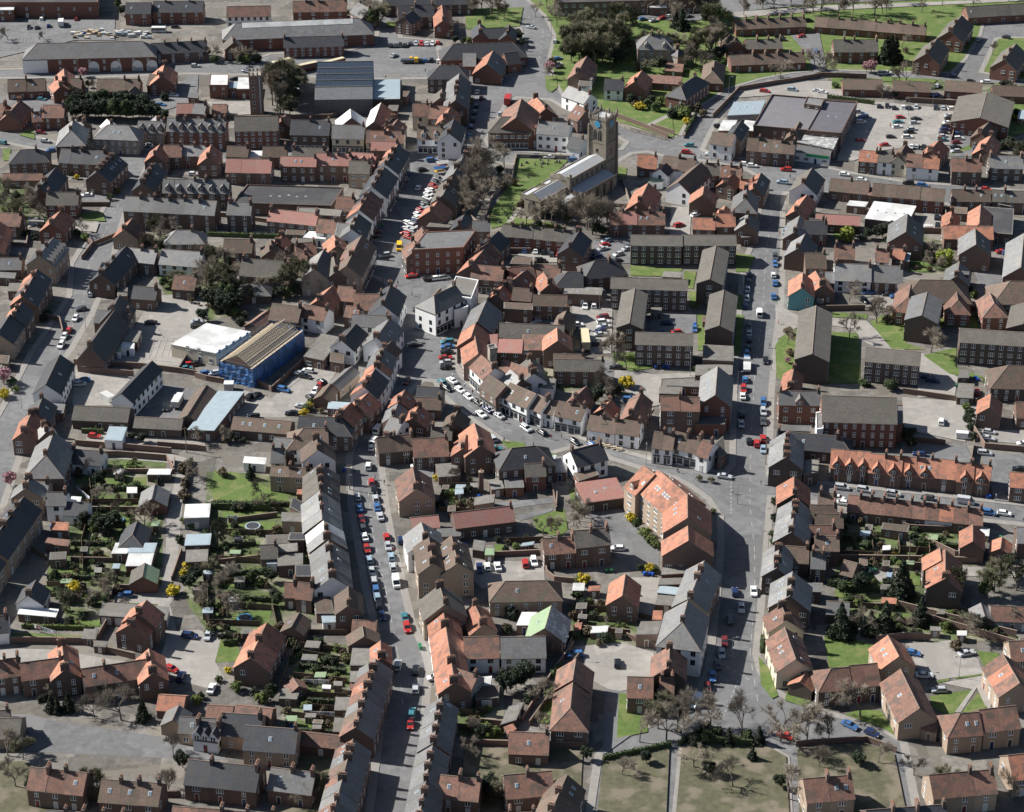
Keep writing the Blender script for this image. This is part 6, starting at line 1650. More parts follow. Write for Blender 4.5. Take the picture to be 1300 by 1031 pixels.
rows('''
# upper left
g 26 191 48 190 9 4.6 D b|ha=1;hb=1
g 78 190 135 193 9 5 D b|n=4
g 146 196 123 219 9.4 5.6 D b|n=5
g 70 214 50 240 9 4.2 D b|n=3
g 4 221 54 221 5 3 R b
g 60 245 100 245 8 5 C r
g 78 267 65 284 9 4.6 O r
g -14 270 28 272 8 4.6 R d
g -2 281 -14 312 9 5 O b
g 68 302 50 325 10 6.6 D y|dorm=3;n=2;r2=L
g -10 328 28 328 7 3.4 S b
f -14 345 20 347 18 354 2.8 S b
f 12 360 28 360 26 370 3.4 T b
g 47 343 29 377 9 6 D b|n=4;cols=ORDO;r2=D
g 197 208 181 233 8.4 6 D b|n=4
g 203 184 196 197 8 5 O b
g 208 185 231 185 8 5 R b
g 232 185 263 186 7 5 L b|n=2
g 208 228 291 229 9 6 S d|n=6;dorm=1
g 160 250 275 256 9 7 S b|n=6
g 290 257 320 258 8 7 S d
g 168 278 158 292 9 4.2 O y|r2=R
g 224 293 246 293 8.4 4.6 L b|ha=1;hb=1
g 160 313 128 349 9 5 D b|n=4
g 162 315 200 319 8 4.4 L b|n=2
g 206 317 258 321 9 4.2 L w
g 222 350 250 352 8 3.6 R d
g 170 364 200 366 7 4 D b
f 150 366 162 366 161 376 3 C b
# middle: market street west side and yards
g 288 202 345 203 9 5 P b|n=3;dens=1.1
g 268 185 264 200 8 5.2 O b
g 289 186 316 187 7 4.6 B b
g 334 187 364 187 7 4.6 B b
g 372 188 413 189 7 4.6 C b
f 318 192 334 192 332 199 4 W w
g 357 199 402 200 6.4 6.4 P b
g 402 195 446 196 8 6.4 P b|n=3;dorm=0
g 447 194 478 196 8 6 P b|dorm=3
f 314 236 436 240 420 263 4.2 K b|par=.5;kind=supermarket;sky=5;label=huge black flat roof with white rooflights behind the shops
g 343 266 404 272 7.4 5 P b
f 378 264 403 265 402 272 5.6 T b
f 403 265 434 267 431 275 5.2 T b
g 428 250 450 251 9 5 R b
g 444 205 470 206 8 6 C y
g 405 279 428 281 8 4.6 R w
g 432 284 450 286 8 5 S w
g 505 184 490 210 9 7 O b|n=3;cols=ORD;r2=D;shop=1;walls=byw
g 488 213 473 238 10 7.4 D w|n=3;r2=D;shop=1;walls=wyw
g 470 243 456 267 9.4 7 R w|n=3;cols=DRO;r2=R;shop=1;walls=wbw
g 455 272 447 292 9 6.4 S w|n=2;r2=D;shop=1
g 459 300 440 338 10 6.6 B y|n=3;cols=BRB;r2=B;shop=1;walls=wyy
g 424 299 428 312 8 5 O d
g 411 318 399 342 9 6.8 L s|r2=D
g 423 325 427 345 8 5.6 C b|ch=2
g 375 310 400 308 8 4.4 R b
g 362 321 390 322 8 3.8 R b
g 344 305 344 318 7 4.6 B b
g 359 299 352 309 6 4.4 O b
g 285 304 321 305 8 4.6 B b
g 308 329 364 333 10 5 C b|ch=2
g 316 361 330 361 8 2.8 S d|ha=1;hb=1
f 364 292 388 293 386 299 3 B d
f 372 303 400 304 396 310 3.4 C b
f 393 294 420 296 412 304 3 W w
# churchyard side
g 604 184 591 198 8.4 5.4 D b|n=3
g 588 200 576 221 9 5.4 S b|n=3
g 574 225 562 249 9 5.4 C b|n=3
g 557 255 547 268 10 4.6 O b
f 549 280 577 281 570 289 4 C b
g 590 272 583 286 7 5 D b
g 600 281 622 281 6.4 5 S y
g 535 290 541 300 7 5 R b
g 524 305 530 316 8 6 R b|shop=1
f 540 296 604 293 588 315 9.4 S r|dens=1.1;kind=bank;label=brick three-storey flat-roofed bank with stone shop windows
g 633 294 620 306 9 5 D b
g 620 309 607 318 9 5 R b
g 614 318 598 337 10 5.4 O b|r2=R
g 600 337 640 340 8 5.2 R b|shop=1
g 638 286 692 290 7 5 C r|n=4;dens=1.2
g 692 291 732 294 7 5 C r|n=3;dens=1.2
g 736 293 723 314 8.6 5.8 D b|ch=2
g 645 341 676 337 8 4.4 R d
g 678 336 712 338 8 4.4 R d
g 669 343 647 360 9 4.4 O b|r2=R
g 640 362 630 374 7 4 O b
g 690 347 699 360 7 4.4 O b
g 652 366 676 368 7 4 B b
g 720 346 740 346 9 4.6 D b|ha=1
g 755 332 775 330 10 4.8 D b|ha=1;hb=1;ch=1
f 718 364 765 366 763 375 4.4 T b|sky=2
f 652 326 676 327 672 336 3.4 B d
# behind the church and High Street
g 810 197 834 198 9 3.6 O b
g 843 198 884 203 9 5 B w|n=2;group=houses standing in terraces
g 846 208 838 215 6 4.6 D w
f 829 224 847 223 841 231 3 G w
g 890 207 861 232 9.6 5 B w|ch=0;label=long white barn-like house with brown sunlit roof
g 896 208 913 208 8 5 C b
g 916 210 942 212 8 4.8 R b|n=2
g 931 221 921 231 7 4.4 O b
g 966 220 958 239 7 5 O b|r2=D
g 940 228 958 229 7 4.4 O b
g 948 240 946 253 9 6 S b|hb=1;ch=2
g 950 272 948 284 8 5 L b|r2=D
f 934 258 950 258 949 267 3.4 R b
f 942 294 955 293 954 301 3.4 S b
g 894 237 892 248 9.4 4.6 O b|ch=0
g 921 262 916 273 5 4.4 O b
g 823 233 812 256 10 4.6 O b
g 774 269 844 270 8 5 R b|n=4;cols=RPRR
g 880 277 908 278 7 4.6 O b
g 909 272 933 272 8 5.4 O b
g 1031 214 1020 233 10 5 D w|r2=D;cols=C;ch=1
g 1025 248 1010 268 7 3.6 O b
g 1015 275 1009 295 8 4.2 L b
g 1022 281 1050 282 8 4.4 D b
g 1022 298 1013 316 9 5 L b|r2=D
g 1022 322 1048 322 9 4.2 B b
g 1035 345 1045 362 8 4 O b
# right of the crossroads
g 1092 191 1115 193 7.4 5 O b|ch=1
g 1116 192 1135 194 7.4 5.2 C w
g 1150 184 1141 200 7 5.2 B c
g 1152 196 1193 199 8.6 5 R w|n=2;cols=RO;group=houses standing in terraces
g 1193 178 1181 192 8 4.4 O b
g 1208 202 1246 203 8.4 5.4 R d|n=2;group=houses standing in terraces
g 1256 198 1298 199 8.4 5.4 L d|ch=2
g 1055 227 1083 230 8 3.8 B b
g 1084 230 1104 232 8 4.6 B b|ch=0
g 1109 233 1200 241 8 5 B r|n=6;ch=0
f 1104 238 1119 240 1117 250 5 R b
g 1209 241 1257 242 7.4 4.4 B b|n=3
g 1260 242 1325 244 7.4 4.4 C b|n=4
f 1110 256 1163 262 1152 284 3.6 W b|sky=4;label=white flat modern roof with dark rooflights
f 1079 255 1102 257 1098 263 3 W b
g 1036 272 1092 275 7 3.2 P b|kind=outbuilding
g 1028 278 1047 280 8 4 D b
g 1152 272 1150 295 12 5.6 S b|sky=4;r2=D;ch=0
g 1245 261 1243 285 8 4.4 O b|ch=0
f 1249 263 1287 266 1285 298 4 K b|par=.1;kind=car_port
g 1208 268 1207 283 6 3.6 O b
g 1198 287 1260 288 8 4 O b|ch=0
f 1212 263 1228 264 1227 272 3 B b
g 1238 291 1239 311 10.6 6 L b|r2=D;sky=4;ch=0
g 1300 297 1296 340 11 6 L b|r2=D;ch=0
g 1218 333 1215 351 8.4 4 S d|dorm=1
g 1060 335 1106 337 10 4.4 L w
g 1108 337 1146 339 10 4.2 S b
g 1112 316 1129 317 8 4.6 R w
g 1060 312 1085 313 8 4 R b
g 1048 346 1085 348 7 3.2 S b
f 1140 320 1156 322 1154 332 3 M b
g 1135 316 1150 318 6 3.4 O b
# north east
g 932 26 1021 22 9 3.2 B r|n=6;ch=1
g 925 42 935 53 9 3.4 B r
g 946 51 992 50 8.6 3.2 C r|n=3
g 926 71 1020 67 9 3.2 B r|n=6
g 1036 22 1176 33 9 3.2 B r|n=9
g 1226 9 1315 4 9 3.4 C r|n=5
g 1221 20 1206 40 11 5 C r|n=2;ch=1
g 1190 49 1177 68 11 5.4 C r|n=2;ch=1
g 1058 51 1114 51 9.4 5 C r|n=4;dens=1.2
g 1290 56 1275 76 11 5 C r|n=2
g 1070 101 1120 102 8.6 3.2 B r
g 1134 103 1181 105 8.6 3.2 B r
g 1200 103 1247 106 8.6 3.2 B r
g 1260 109 1310 111 8.6 3.2 B r
g 1253 118 1244 150 22 5.2 C r|pitch=15;kind=market_shed;ch=0;label=big grey-roofed gabled shed beside the supermarket car park
g 1256 155 1244 169 7 4 B b
g 1259 172 1248 189 8 4 O b
f 1294 140 1310 141 1308 152 2.8 M b
g 826 44 838 44 12 7 S y|ha=1;hb=1;ch=2;dorm=2;label=tall stone villa with hipped slate roof in the tree garden
g 850 58 861 62 6 5 D y|hb=1
g 815 90 806 104 9 4.8 O r
g 768 101 792 102 8 4.4 D w
f 823 95 866 98 862 108 3 R d
g 883 97 864 110 9 5 D r|ha=1;hb=1;ch=2
g 907 78 905 91 9 3.6 B r|ha=1;hb=1;ch=1
f 846 80 868 82 866 92 2.2 R b
f 980 122 1088 131 1068 171 6 Q b|par=.7;kind=supermarket;sky=0;label=huge lilac-grey flat-roofed supermarket with dark parapets
f 1047 128.5 1088 131.5 1067 170.5 6.25 E b|par=.5;kind=supermarket;sky=2;label=darker lilac right-hand section of the supermarket roof
f 932 130 972 128 964 145 4.2 M g|sky=3
f 1025 124 1046 127 1042 136 7.6 L b|par=.4;kind=plant_room
f 918 153 936 153 930 166 3.6 W b
f 946 153 972 156 968 168 3.6 W b
g 1015 155 1007 171 6.4 4.4 B b
f 1022 160 1067 169 1058 190 4.6 V b|par=.1;kind=shop
f 1010 184 1056 190 1053 199 3.8 S w|par=.1;kind=shop;desc=long green-fronted shop range
g 905 168 933 172 8 6 B w|ch=0;label=tall white shop house with brown roof at the bend
g 941 154 930 171 6.4 6 D y|ch=0
g 950 176 1010 181 8.4 5.4 B d|n=4;dens=1.2;walls=bbdd
g 722 110 750 120 8 5 L w|n=2;group=houses standing in terraces
f 737 98 752 99 749 110 5 C w
g 745 72 734 92 9 4.8 R b
g 732 134 745 139 10 5 R b
g 684 154 724 157 9 6.6 L w|ch=2;dens=1.2;label=long white hotel with pale slate roof facing the churchyard
g 670 165 682 166 7 3.4 O w
g 725 174 741 177 8 4 D w
g 662 126 655 150 14 7 R r|ch=0;r2=R
g 637 149 655 149 11 6.6 C r|ha=1;hb=1;ch=0;dens=1.2;shop=1;label=hipped brick hall with arcaded ground floor by the market street
g 680 123 693 138 10 5 O r|r2=R
g 610 37 648 36 8 4 D r
g 609 30 610 42 7 4 D r
g 646 32 644 44 7 4 D r
g 575 57 650 54 12 4 D r|ha=1;hb=1;ch=0
g 626 65 618 82 12 4 O r|ch=0;r2=S
g 588 68 604 68 10 4 L r|ch=0
g 657 66 640 68 9 4 D r|ch=0
g 558 84 580 84 10 6 D d|ha=1;hb=1;ch=0
g 583 94 578 128 9.6 6.6 S d|n=5;r2=D
g 561 114 560 124 8 5 C b
f 546 130 566 132 560 140 4.6 R b
g 524 132 544 132 9 6 R c
g 546 135 572 136 9 6 R b
g 572 136 566 150 8 6.4 O b
g 530 161 562 161 9 5.8 B w|dorm=2;shop=1
g 576 152 570 170 9 7 D w|shop=1
g 561 7 563 26 8 5 O r
g 505 8 550 6 10 5 D b|n=2
g 524 14 512 22 8 5 D b
f 705 -30 885 -34 890 0 6 K b|kind=warehouse
f 826 5 847 5 846 10 4 W b
g 486 -6 600 -8 9 5 D b|n=5
# north west
f -70 -24 126 -24 124 5 6.8 K r|par=.8;kind=factory;dens=.5;label=huge dark flat-roofed brick factory with white parapet edge
f -70 8 18 8 17 13 5.4 W r
g 47 56 180 53 12 6.2 S r|ha=1;hb=1;kind=warehouse;ch=0;dens=.5;label=long old brick warehouse with white arched doorways
g 160 4 192 4 9 5.4 D r|n=2
g 195 2 258 2 9 5.4 D r|n=4
g 192 56 262 52 8.4 4.4 D b|n=4
g 10 102 57 100 9 3.6 B r|n=2;group=houses standing in terraces
g 81 88 82 103 8 4.6 O r
g 72 101 78 109 7 4.8 O r
g 90 100 104 100 8 4.4 B r
g 124 101 178 101 9 3.6 B r|n=3
g 171 110 160 120 7 3.6 B r
g 209 82 205 97 10 4.6 O r
g 190 95 203 96 8 3.6 B r
g 26 128 10 146 9 3.6 R r
g -16 130 8 133 9 3.6 R r
g 55 134 82 134 9 5 R r
g 40 143 54 142 7 3.6 R r
g 93 153 90 166 11 6.4 L d|hb=1;ch=2
g 98 153 108 155 8 5 S d
g 137 159 163 160 10 6.2 L s|ha=1;hb=1;ch=0;dens=1.2;label=grey stone villa with hipped pale roof and white porch
g 136 152 142 158 6 5 W s
g 176 154 210 155 8 5 S y|dorm=3;kind=house
g 198 148 202 154 7 5 L b
g 213 151 287 152 9 7.2 S r|n=6;dorm=1;dens=1.2
g 225 132 245 132 7 3.3 P b|ch=0
g 247 132 262 133 7 3.4 S b
g 298 149 353 148 10 7.6 C r|dens=1.2;ch=0
g 363 146 358 154 6 5 R b|ch=1
g 370 153 419 154 10 6.8 D d|n=2;ch=1;shop=1;group=houses standing in terraces
g 423 159 463 160 9.4 6 S c|shop=1;ch=1
g 466 167 513 168 8 5.4 R c|n=2;shop=1
g 472 180 506 181 6 4 P b
g 445 139 446 150 12 4.6 W b|ch=0
g 484 131 475 155 8 4.6 W b|ch=0;r2=O
g 505 152 496 165 7 5 R b
g 490 158 500 150 7 4.6 B b
f 490 116 520 116 516 123 4 B b
f 494 134 506 134 504 141 3.6 C b
f 489 95 510 95 509 105 4.6 T y
g 288 9 343 8 8.4 5 R w|ch=0;dens=1.2
g 300 30 455 24 13 5.2 L r|ha=1;hb=1;kind=station;ch=0;dens=.4;label=very long hipped station roof with pale glazed ridge strip
g 360 48 436 46 8 4.6 D r|ch=2;kind=station;label=low station building with three chimneys behind the bus
g 294 47 297 54 8 4.6 C r
g 372 2 440 1 9 5 R r|n=4
g 455 4 470 12 9 5 D b
f 267 95 290 95 289 109 5.6 W r|kind=fire_station;label=white-roofed brick fire station house with red door
f 291 104 304 104 303 112 4 M b
f 303 99 320 99 318 113 4.4 W r|kind=fire_station;label=white-roofed fire engine garage with red doors
g 270 133 288 133 7 3 R b
f 240 118 252 119 251 125 3 S r
''')
# arched white doorways of the old warehouse
_w = [o for o in COL.objects if o.get('label', '').startswith('long old brick warehouse')][0]
for u in (2.7, 17.7, 32.2, 42):
    b = MB(); pts = [(-2.6, 0), (2.6, 0), (2.6, 2.9), (2.2, 4.0), (1.2, 4.8), (0, 5.1), (-1.2, 4.8), (-2.2, 4.0), (-2.6, 2.9)]
    pts = [(x*.85, z*.92) for x, z in pts]
    b.loft([[(u*.62+x, -6.06, z) for x, z in pts], [(u*.62+x, -5.9, z) for x, z in pts]], 'frame_white'); b.box(u*.62-1.9, u*.62+1.9, -6.1, -6.05, .1, 1.6, 'roof_metal'); b.obj('arched_door', _w)
b = MB(); b.box(-27.9, -17.5, -6.08, -6.01, .05, 5.6, 'wall_white'); b.obj('white_panel', _w)
_s = [o for o in COL.objects if o.get('label', '').startswith('very long hipped station')][0]
b = MB(); _r = [c for c in _s.children if c.name.startswith('roof')][0]
hw_ = 6.5; zr_ = 5.2+hw_*math.tan(math.radians(38)); xs = [v.co.x for v in _r.data.vertices]; x1_ = max(xs)-9
b.poly([(-x1_, -2.2, zr_-2.2*.781+.26), (x1_, -2.2, zr_-2.2*.781+.26), (x1_, -.15, zr_-.1+.26), (-x1_, -.15, zr_-.1+.26)], 'roof_white')
b.poly([(x1_, 2.2, zr_-2.2*.781+.26), (-x1_, 2.2, zr_-2.2*.781+.26), (-x1_, .15, zr_-.1+.26), (x1_, .15, zr_-.1+.26)], 'roof_white'); b.obj('roof_glazing', _r)
# shop writing on the green and white fascia
def text_on(root, s, loc, rz, size, m):
    c = bpy.data.curves.new('lettering', 'FONT'); c.body = s; c.size = size; c.extrude = .02; c.align_x = 'CENTER'; t = bpy.data.objects.new('lettering', c); COL.objects.link(t)
    dg = bpy.context.evaluated_depsgraph_get(); me = bpy.data.meshes.new_from_object(t.evaluated_get(dg)); bpy.data.objects.remove(t); me.materials.clear(); me.materials.append(M[m])
    o_ = link('lettering', me, root, loc); o_.rotation_euler = (math.pi/2, 0, rz); return o_
_g = [o for o in COL.objects if 'green-fronted shop' in ' '.join(q[1] for q in THINGS if q[0] == o)]
if _g:
    r0 = _g[0]; ys = [v.co for c in r0.children if c.name.startswith('wall') for v in c.data.vertices]; y0 = min(v.y for v in ys); xs = [v.x for v in ys if v.y < y0+.5]; a_, b_ = min(xs), max(xs)
    b = MB(); b.box(a_+.2, a_+(b_-a_)*.35, y0-.16, y0-.03, 2.6, 3.7, 'frame_white'); b.obj('sign_board', r0)
    b = MB(); b.box(a_+(b_-a_)*.36, b_-.2, y0-.16, y0-.03, 2.6, 3.7, 'sign_green'); b.obj('sign_board', r0)
# ---------------- vehicles ----------------
# parked street (left lane in shade, right lane), then the street further down and up
cars('454,631,s 456,645,b 459,659,m 461,670,d 463,682,w 466,697,r 469,711,l 472,725,s 475,738,s 477,748,b 479,758,l 481,769,k 485,782,n', 104)
cars('472,612,r 475,622,k 477,633,s 479,644,b 483,656,s 491,682,r 493,694,s 497,707,l 499,720,s 503,740,wV 514,784,t 517,797,r', 101)
cars('528,851,k 528,875,s 523,906,t 521,920,r 509,686,n,100 468,592,w,80 472,568,w,75', 85)
cars('480,546,wV 475,562,wV 516,484,m', 55); cars('552,861,w', 8, .13)
# right main road
cars('951,348,d 950,359,k 949,368,s 948,379,s 946,388,n 951,415,d 951,423,s 951,431,k 950,441,k 948,450,b 946,482,b 944,494,r 943,503,w 942,526,k 941,538,s 951,560,k 933,752,n 941,772,s 927,787,d 920,815,m 916,830,s 911,844,d 904,859,b 898,873,m', 92)
cars('984,326,d 984,335,b 982,349,w 984,359,b 982,376,b 964,398,wV 972,458,k 969,511,b 969,523,s 969,535,d 969,557,r 969,571,l 961,563,r 957,751,w', 94)
cars('920,605,s,-8 997,294,l,70 998,215,r,-5 993,231,l,-6 883,892,wV,50 997,934,r,-20 1079,921,b,-25 1107,931,n,-22', 0)
# curve
cars('574,483,w 584,495,w 595,504,w 607,511,k 619,520,n 634,528,s 611,526,w 668,544,s 688,549,k 730,561,k 753,566,b 561,485,t 568,493,k', -35); cars('625,557,s,-50 629,570,t,0 703,586,s,60', 0, .13)
cars('568,434,t 568,440,b 568,447,k 566,454,r 566,460,s 566,466,k', 4)
# square and market street
cars('530,392,d 526,437,d 522,350,r 545,354,k 555,353,w 564,352,w 488,324,s 531,238,w,60 536,215,k,10 548,203,b,5', 8)
cars('557,227,d 554,232,k 550,236,r 546,241,w 544,246,w 543,251,w 541,257,k 537,262,s 534,267,r 531,272,w 530,277,w 525,281,n 524,287,w 522,292,s 518,284,w 516,290,w 515,297,r 519,301,r', -18)
cars('512,228,s 516,221,b 502,243,m 499,250,s 496,256,s 492,262,l 490,267,w 485,273,b 478,286,gV 477,294,m 476,300,k', 8)
cars('606,116,w 611,124,m 605,134,k 603,142,d 601,151,k 598,160,n 596,172,b 623,169,w 635,144,s', 78)
cars('507,314,yV', 80)
cars('521,55,d 528,55,s 535,55,r 542,55,w 549,55,w 556,54,r 522,75,y 528,75,d 534,76,d 540,76,b 548,76,k 557,77,w', 82)
cars('496,57,k 502,57,d 508,57,k 514,57,k', 82); cars('500,70,s,30 454,80,w,5 313,90,n,-15 298,100,k,0 674,34,s,-10 705,52,s,60 708,74,b,10 707,81,s,5 710,85,k,5', 0)
cars('374,104,s 374,109,d 374,114,s 373,119,b 372,124,s 371,129,r', 8, .13)
cars('680,198,n 697,199,w 729,203,b 636,189,k', -2)
cars('666,318,b 680,319,w 690,320,k 701,323,d 709,323,r', 80, .13); cars('686,331,k,0', 0, .13)
cars('766,316,s 768,311,r 770,306,l 757,325,n 785,323,s 783,331,k 797,316,s', 15, .13)
cars('743,389,w 754,388,w', 88, .13); cars('765,403,m 766,409,w 766,415,s 763,420,n 763,425,s 760,437,d 733,413,w', 5, .13); cars('680,408,l 671,404,r', 10, .13)
cars('782,467,k,0 799,508,b,0 882,418,b,88 858,422,r,5 847,411,n,0', 0, .13)
cars('875,184,t 872,193,r', -5); cars('902,196,s', -8, .13)
cars('1072,221,w 1153,232,k 1171,235,b 1094,228,w 1252,240,r', -5); cars('862,286,r 883,273,w', 15, .13); cars('946,208,w 955,210,w', -4)
cars('1189,276,k 1190,288,k', 88, .13); cars('1272,320,r 1280,322,b', 0, .13)
# north east
cars('1208,96,n 1233,103,k 1251,104,w 1126,92,w 1120,93,s', -3); cars('1190,109,s,40 1242,50,s,60 1277,47,k,-10 1187,121,b,10 1017,46,r,10 1035,65,b,80 1026,26,k,5 989,46,k,0 993,50,d,0', 0, .13)
cars('1116,135,k 1126,135,k 1135,137,k 1147,136,w 1154,137,k 1163,136,s 1188,137,k 1197,137,s', 86, .13)
cars('1209,138,w 1096,148,b 1093,155,w 1143,149,r 1140,155,t 1139,161,w 1163,151,k 1161,156,s 1158,164,s 1153,168,k 1152,174,w 1131,174,k 1092,178,r 1122,184,r 1089,142,s', 2, .13)
cars('1206,147,s 1205,151,k 1204,156,w 1202,161,k 1200,165,n 1198,169,k 1197,173,s 1196,178,t 1217,170,b 1217,176,w 1214,181,m 1213,187,k 1213,192,s', 4, .13); cars('1240,176,b 1238,184,k 1238,190,n 1157,186,w 1164,186,s 1172,187,k', 70, .13)
cars('971,116,r 1006,114,l 1037,115,s 1044,117,w', -6, .13); cars('912,160,k 922,158,w 924,164,wV', 5, .13); cars('840,23,r 848,21,w 858,23,k 866,20,k 875,21,d 830,26,s 816,24,b', 10, .13)
# G street and yards to the right
cars('1069,619,s 1097,622,s 1134,627,s 1177,632,d 1226,637,sV 1255,651,b 1275,652,w', -8); cars('1064,633,w 1068,639,w', -10, .13)
cars('1250,576,s 1294,596,k', -5, .13); cars('1167,577,n 1178,479,n 1184,484,n', -6, .13); cars('1195,536,w,85 1224,555,wV,-5 1256,549,s,-8 1254,557,s,-8 1299,564,w,0 1240,498,r,80', 0, .13)
cars('1103,726,g 1129,733,l,85 1081,736,s', 20, .13); cars('1097,382,k,-35 1101,372,b 1127,374,k 1138,377,b', 0, .13)
cars('1159,830,b,-10 1227,830,s,12 1173,858,w,0 1192,877,s,0', 0, .13)
cars('730,832,b,5 784,843,k,85 784,697,w,0', 0, .13)
cars('609,722,n 619,720,w 632,720,w 667,716,r 678,714,w', 100, .13); cars('531,592,w', 5, .13)
# west
cars('160,756,b 241,808,n,-5 264,808,s,75 218,850,r,-20 230,860,n,70 269,875,w,70', 0, .13)
cars('103,392,d,10 96,404,w 88,419,r 82,427,w 78,438,w 131,338,k 120,350,k 118,359,l 116,368,d 116,373,s', 62)
cars('192,410,k 249,414,k 251,409,s 237,468,t 242,463,r 248,462,k 102,488,s 106,483,b 210,518,k,80 120,554,r,-5', 5, .13)
cars('360,495,b,-12 326,502,k,35 318,504,k,35 322,529,k,0 382,475,s 391,471,w 387,478,k 409,485,k,-30 405,491,r,60 400,497,w,60 394,505,k,-35 382,516,s,-8 371,525,k,0', -10, .13)
cars('262,474,b 272,474,s', 10, .13); cars('110,248,w 65,191,b 54,286,k', 5, .13); cars('246,221,w 257,221,w', 0, .13); cars('190,184,s,-30', 0)
cars('37,35,k 47,35,k 62,33,n 53,24,w 26,25,k 97,24,m', 85, .13); cars('248,83,s 223,34,k', 0); cars('53,126,t 52,168,m 58,179,s 221,121,w 204,133,b', -5, .13); cars('2,181,t', -10)
cars('505,845,s,85', 0)
trees('''b,880,975,8 c,955,965,4 e,900,985,4 b,930,1000,8 e,990,1000,4 b,1040,975,7 e,1090,972,4 b,1115,970,6 b,1160,985,6 e,820,970,4 b,790,985,6 e,745,965,4
b,20,1000,8 e,45,1010,6 d,120,1010,8 b,215,1010,8 e,190,1020,5 b,10,960,7 d,30,965,6 b,220,960,7 e,232,975,5 d,400,1010,7 b,380,1020,6 e,620,1010,6 d,640,1018,7 b,600,965,6 e,575,1010,5 b,1290,1010,8 d,1200,1010,8 e,1215,1022,6 b,1000,1015,9''')
for s_ in ('866,950 900,926 958,940 998,962 1003,1055 856,1055', '-60,968 30,968 110,1000 110,1055 -60,1055', '765,968 850,950 845,1055 756,1055', '1012,950 1100,945 1135,958 1155,1055 1015,1055', '590,950 740,955 735,1055 580,1055', '350,955 425,950 412,1055 350,1055'): patch('planting_bed', s_, 'garden_soil')
for s_ in ('766,966 852,948', '862,948 900,922', '1010,948 1100,942 1138,956', '100,1010 230,1012', '350,950 425,952', '590,946 742,950', '600,1012 735,1015'): run(s_, 'h' if s_[0] in '78' else 'b', 1.6)
lorry(743, 437, 97, 12, 'paint_w', 'paint_c', 'long cream articulated box lorry parked in the yard car park', 'lorry', 'box_lorry', 2.8, .13)
lorry(741, 487, 0, 7.5, 'paint_w', 'roof_white', 'white box lorry backed into the yard below the brown roofs', 'lorry', 'box_lorry', 2.4, .13)
lorry(226, 514, 62, 7, 'paint_w', 'roof_white', 'white box lorry beside the long white hall', 'lorry', 'box_lorry', 1.9, .13)
lorry(948, 468, 88, 7.5, 'paint_s', 'roof_white', 'silver flatbed recovery lorry in the right main road', 'lorry', 'flatbed_lorry', .8)
lorry(78, 33, 85, 7, 'paint_w', 'roof_white', 'white box lorry in the factory car park', 'lorry', 'box_lorry', 2.2, .13)
lorry(645, 131, 70, 8, 'paint_r', 'paint_r', 'red lorry with pale roof beside the hipped hall', 'lorry', 'box_lorry', 2.6)
lorry(409, 71, 2, 10.5, 'paint_m', 'paint_c', 'maroon double-decker bus with cream roof by the station', 'bus', 'double_decker_bus', 4.2, bus=True)
lorry(388, 90, 12, 11, 'paint_m', 'paint_c', 'cream and maroon single-decker bus in the middle of three', 'bus', 'bus', 3.1, bus=True)
lorry(424, 85, 14, 10.5, 'paint_m', 'paint_c', 'cream-roofed bus just above the dark saw-tooth works', 'bus', 'bus', 3.1, bus=True)
lorry(358, 85, 14, 9, 'paint_s', 'paint_c', 'cream-roofed bus behind the tall bare trees', 'bus', 'bus', 3.0, bus=True)
lorry(202, 41, 0, 6.5, 'roof_white', 'roof_white', 'white caravan at the end of the builders yard', 'caravan', 'caravan', 2.4, bus=True)
lorry(520, 80, 0, 7.5, 'paint_y', 'paint_d', 'yellow-cabbed tipper lorry beside the upper car park', 'lorry', 'tipper_lorry', .9)
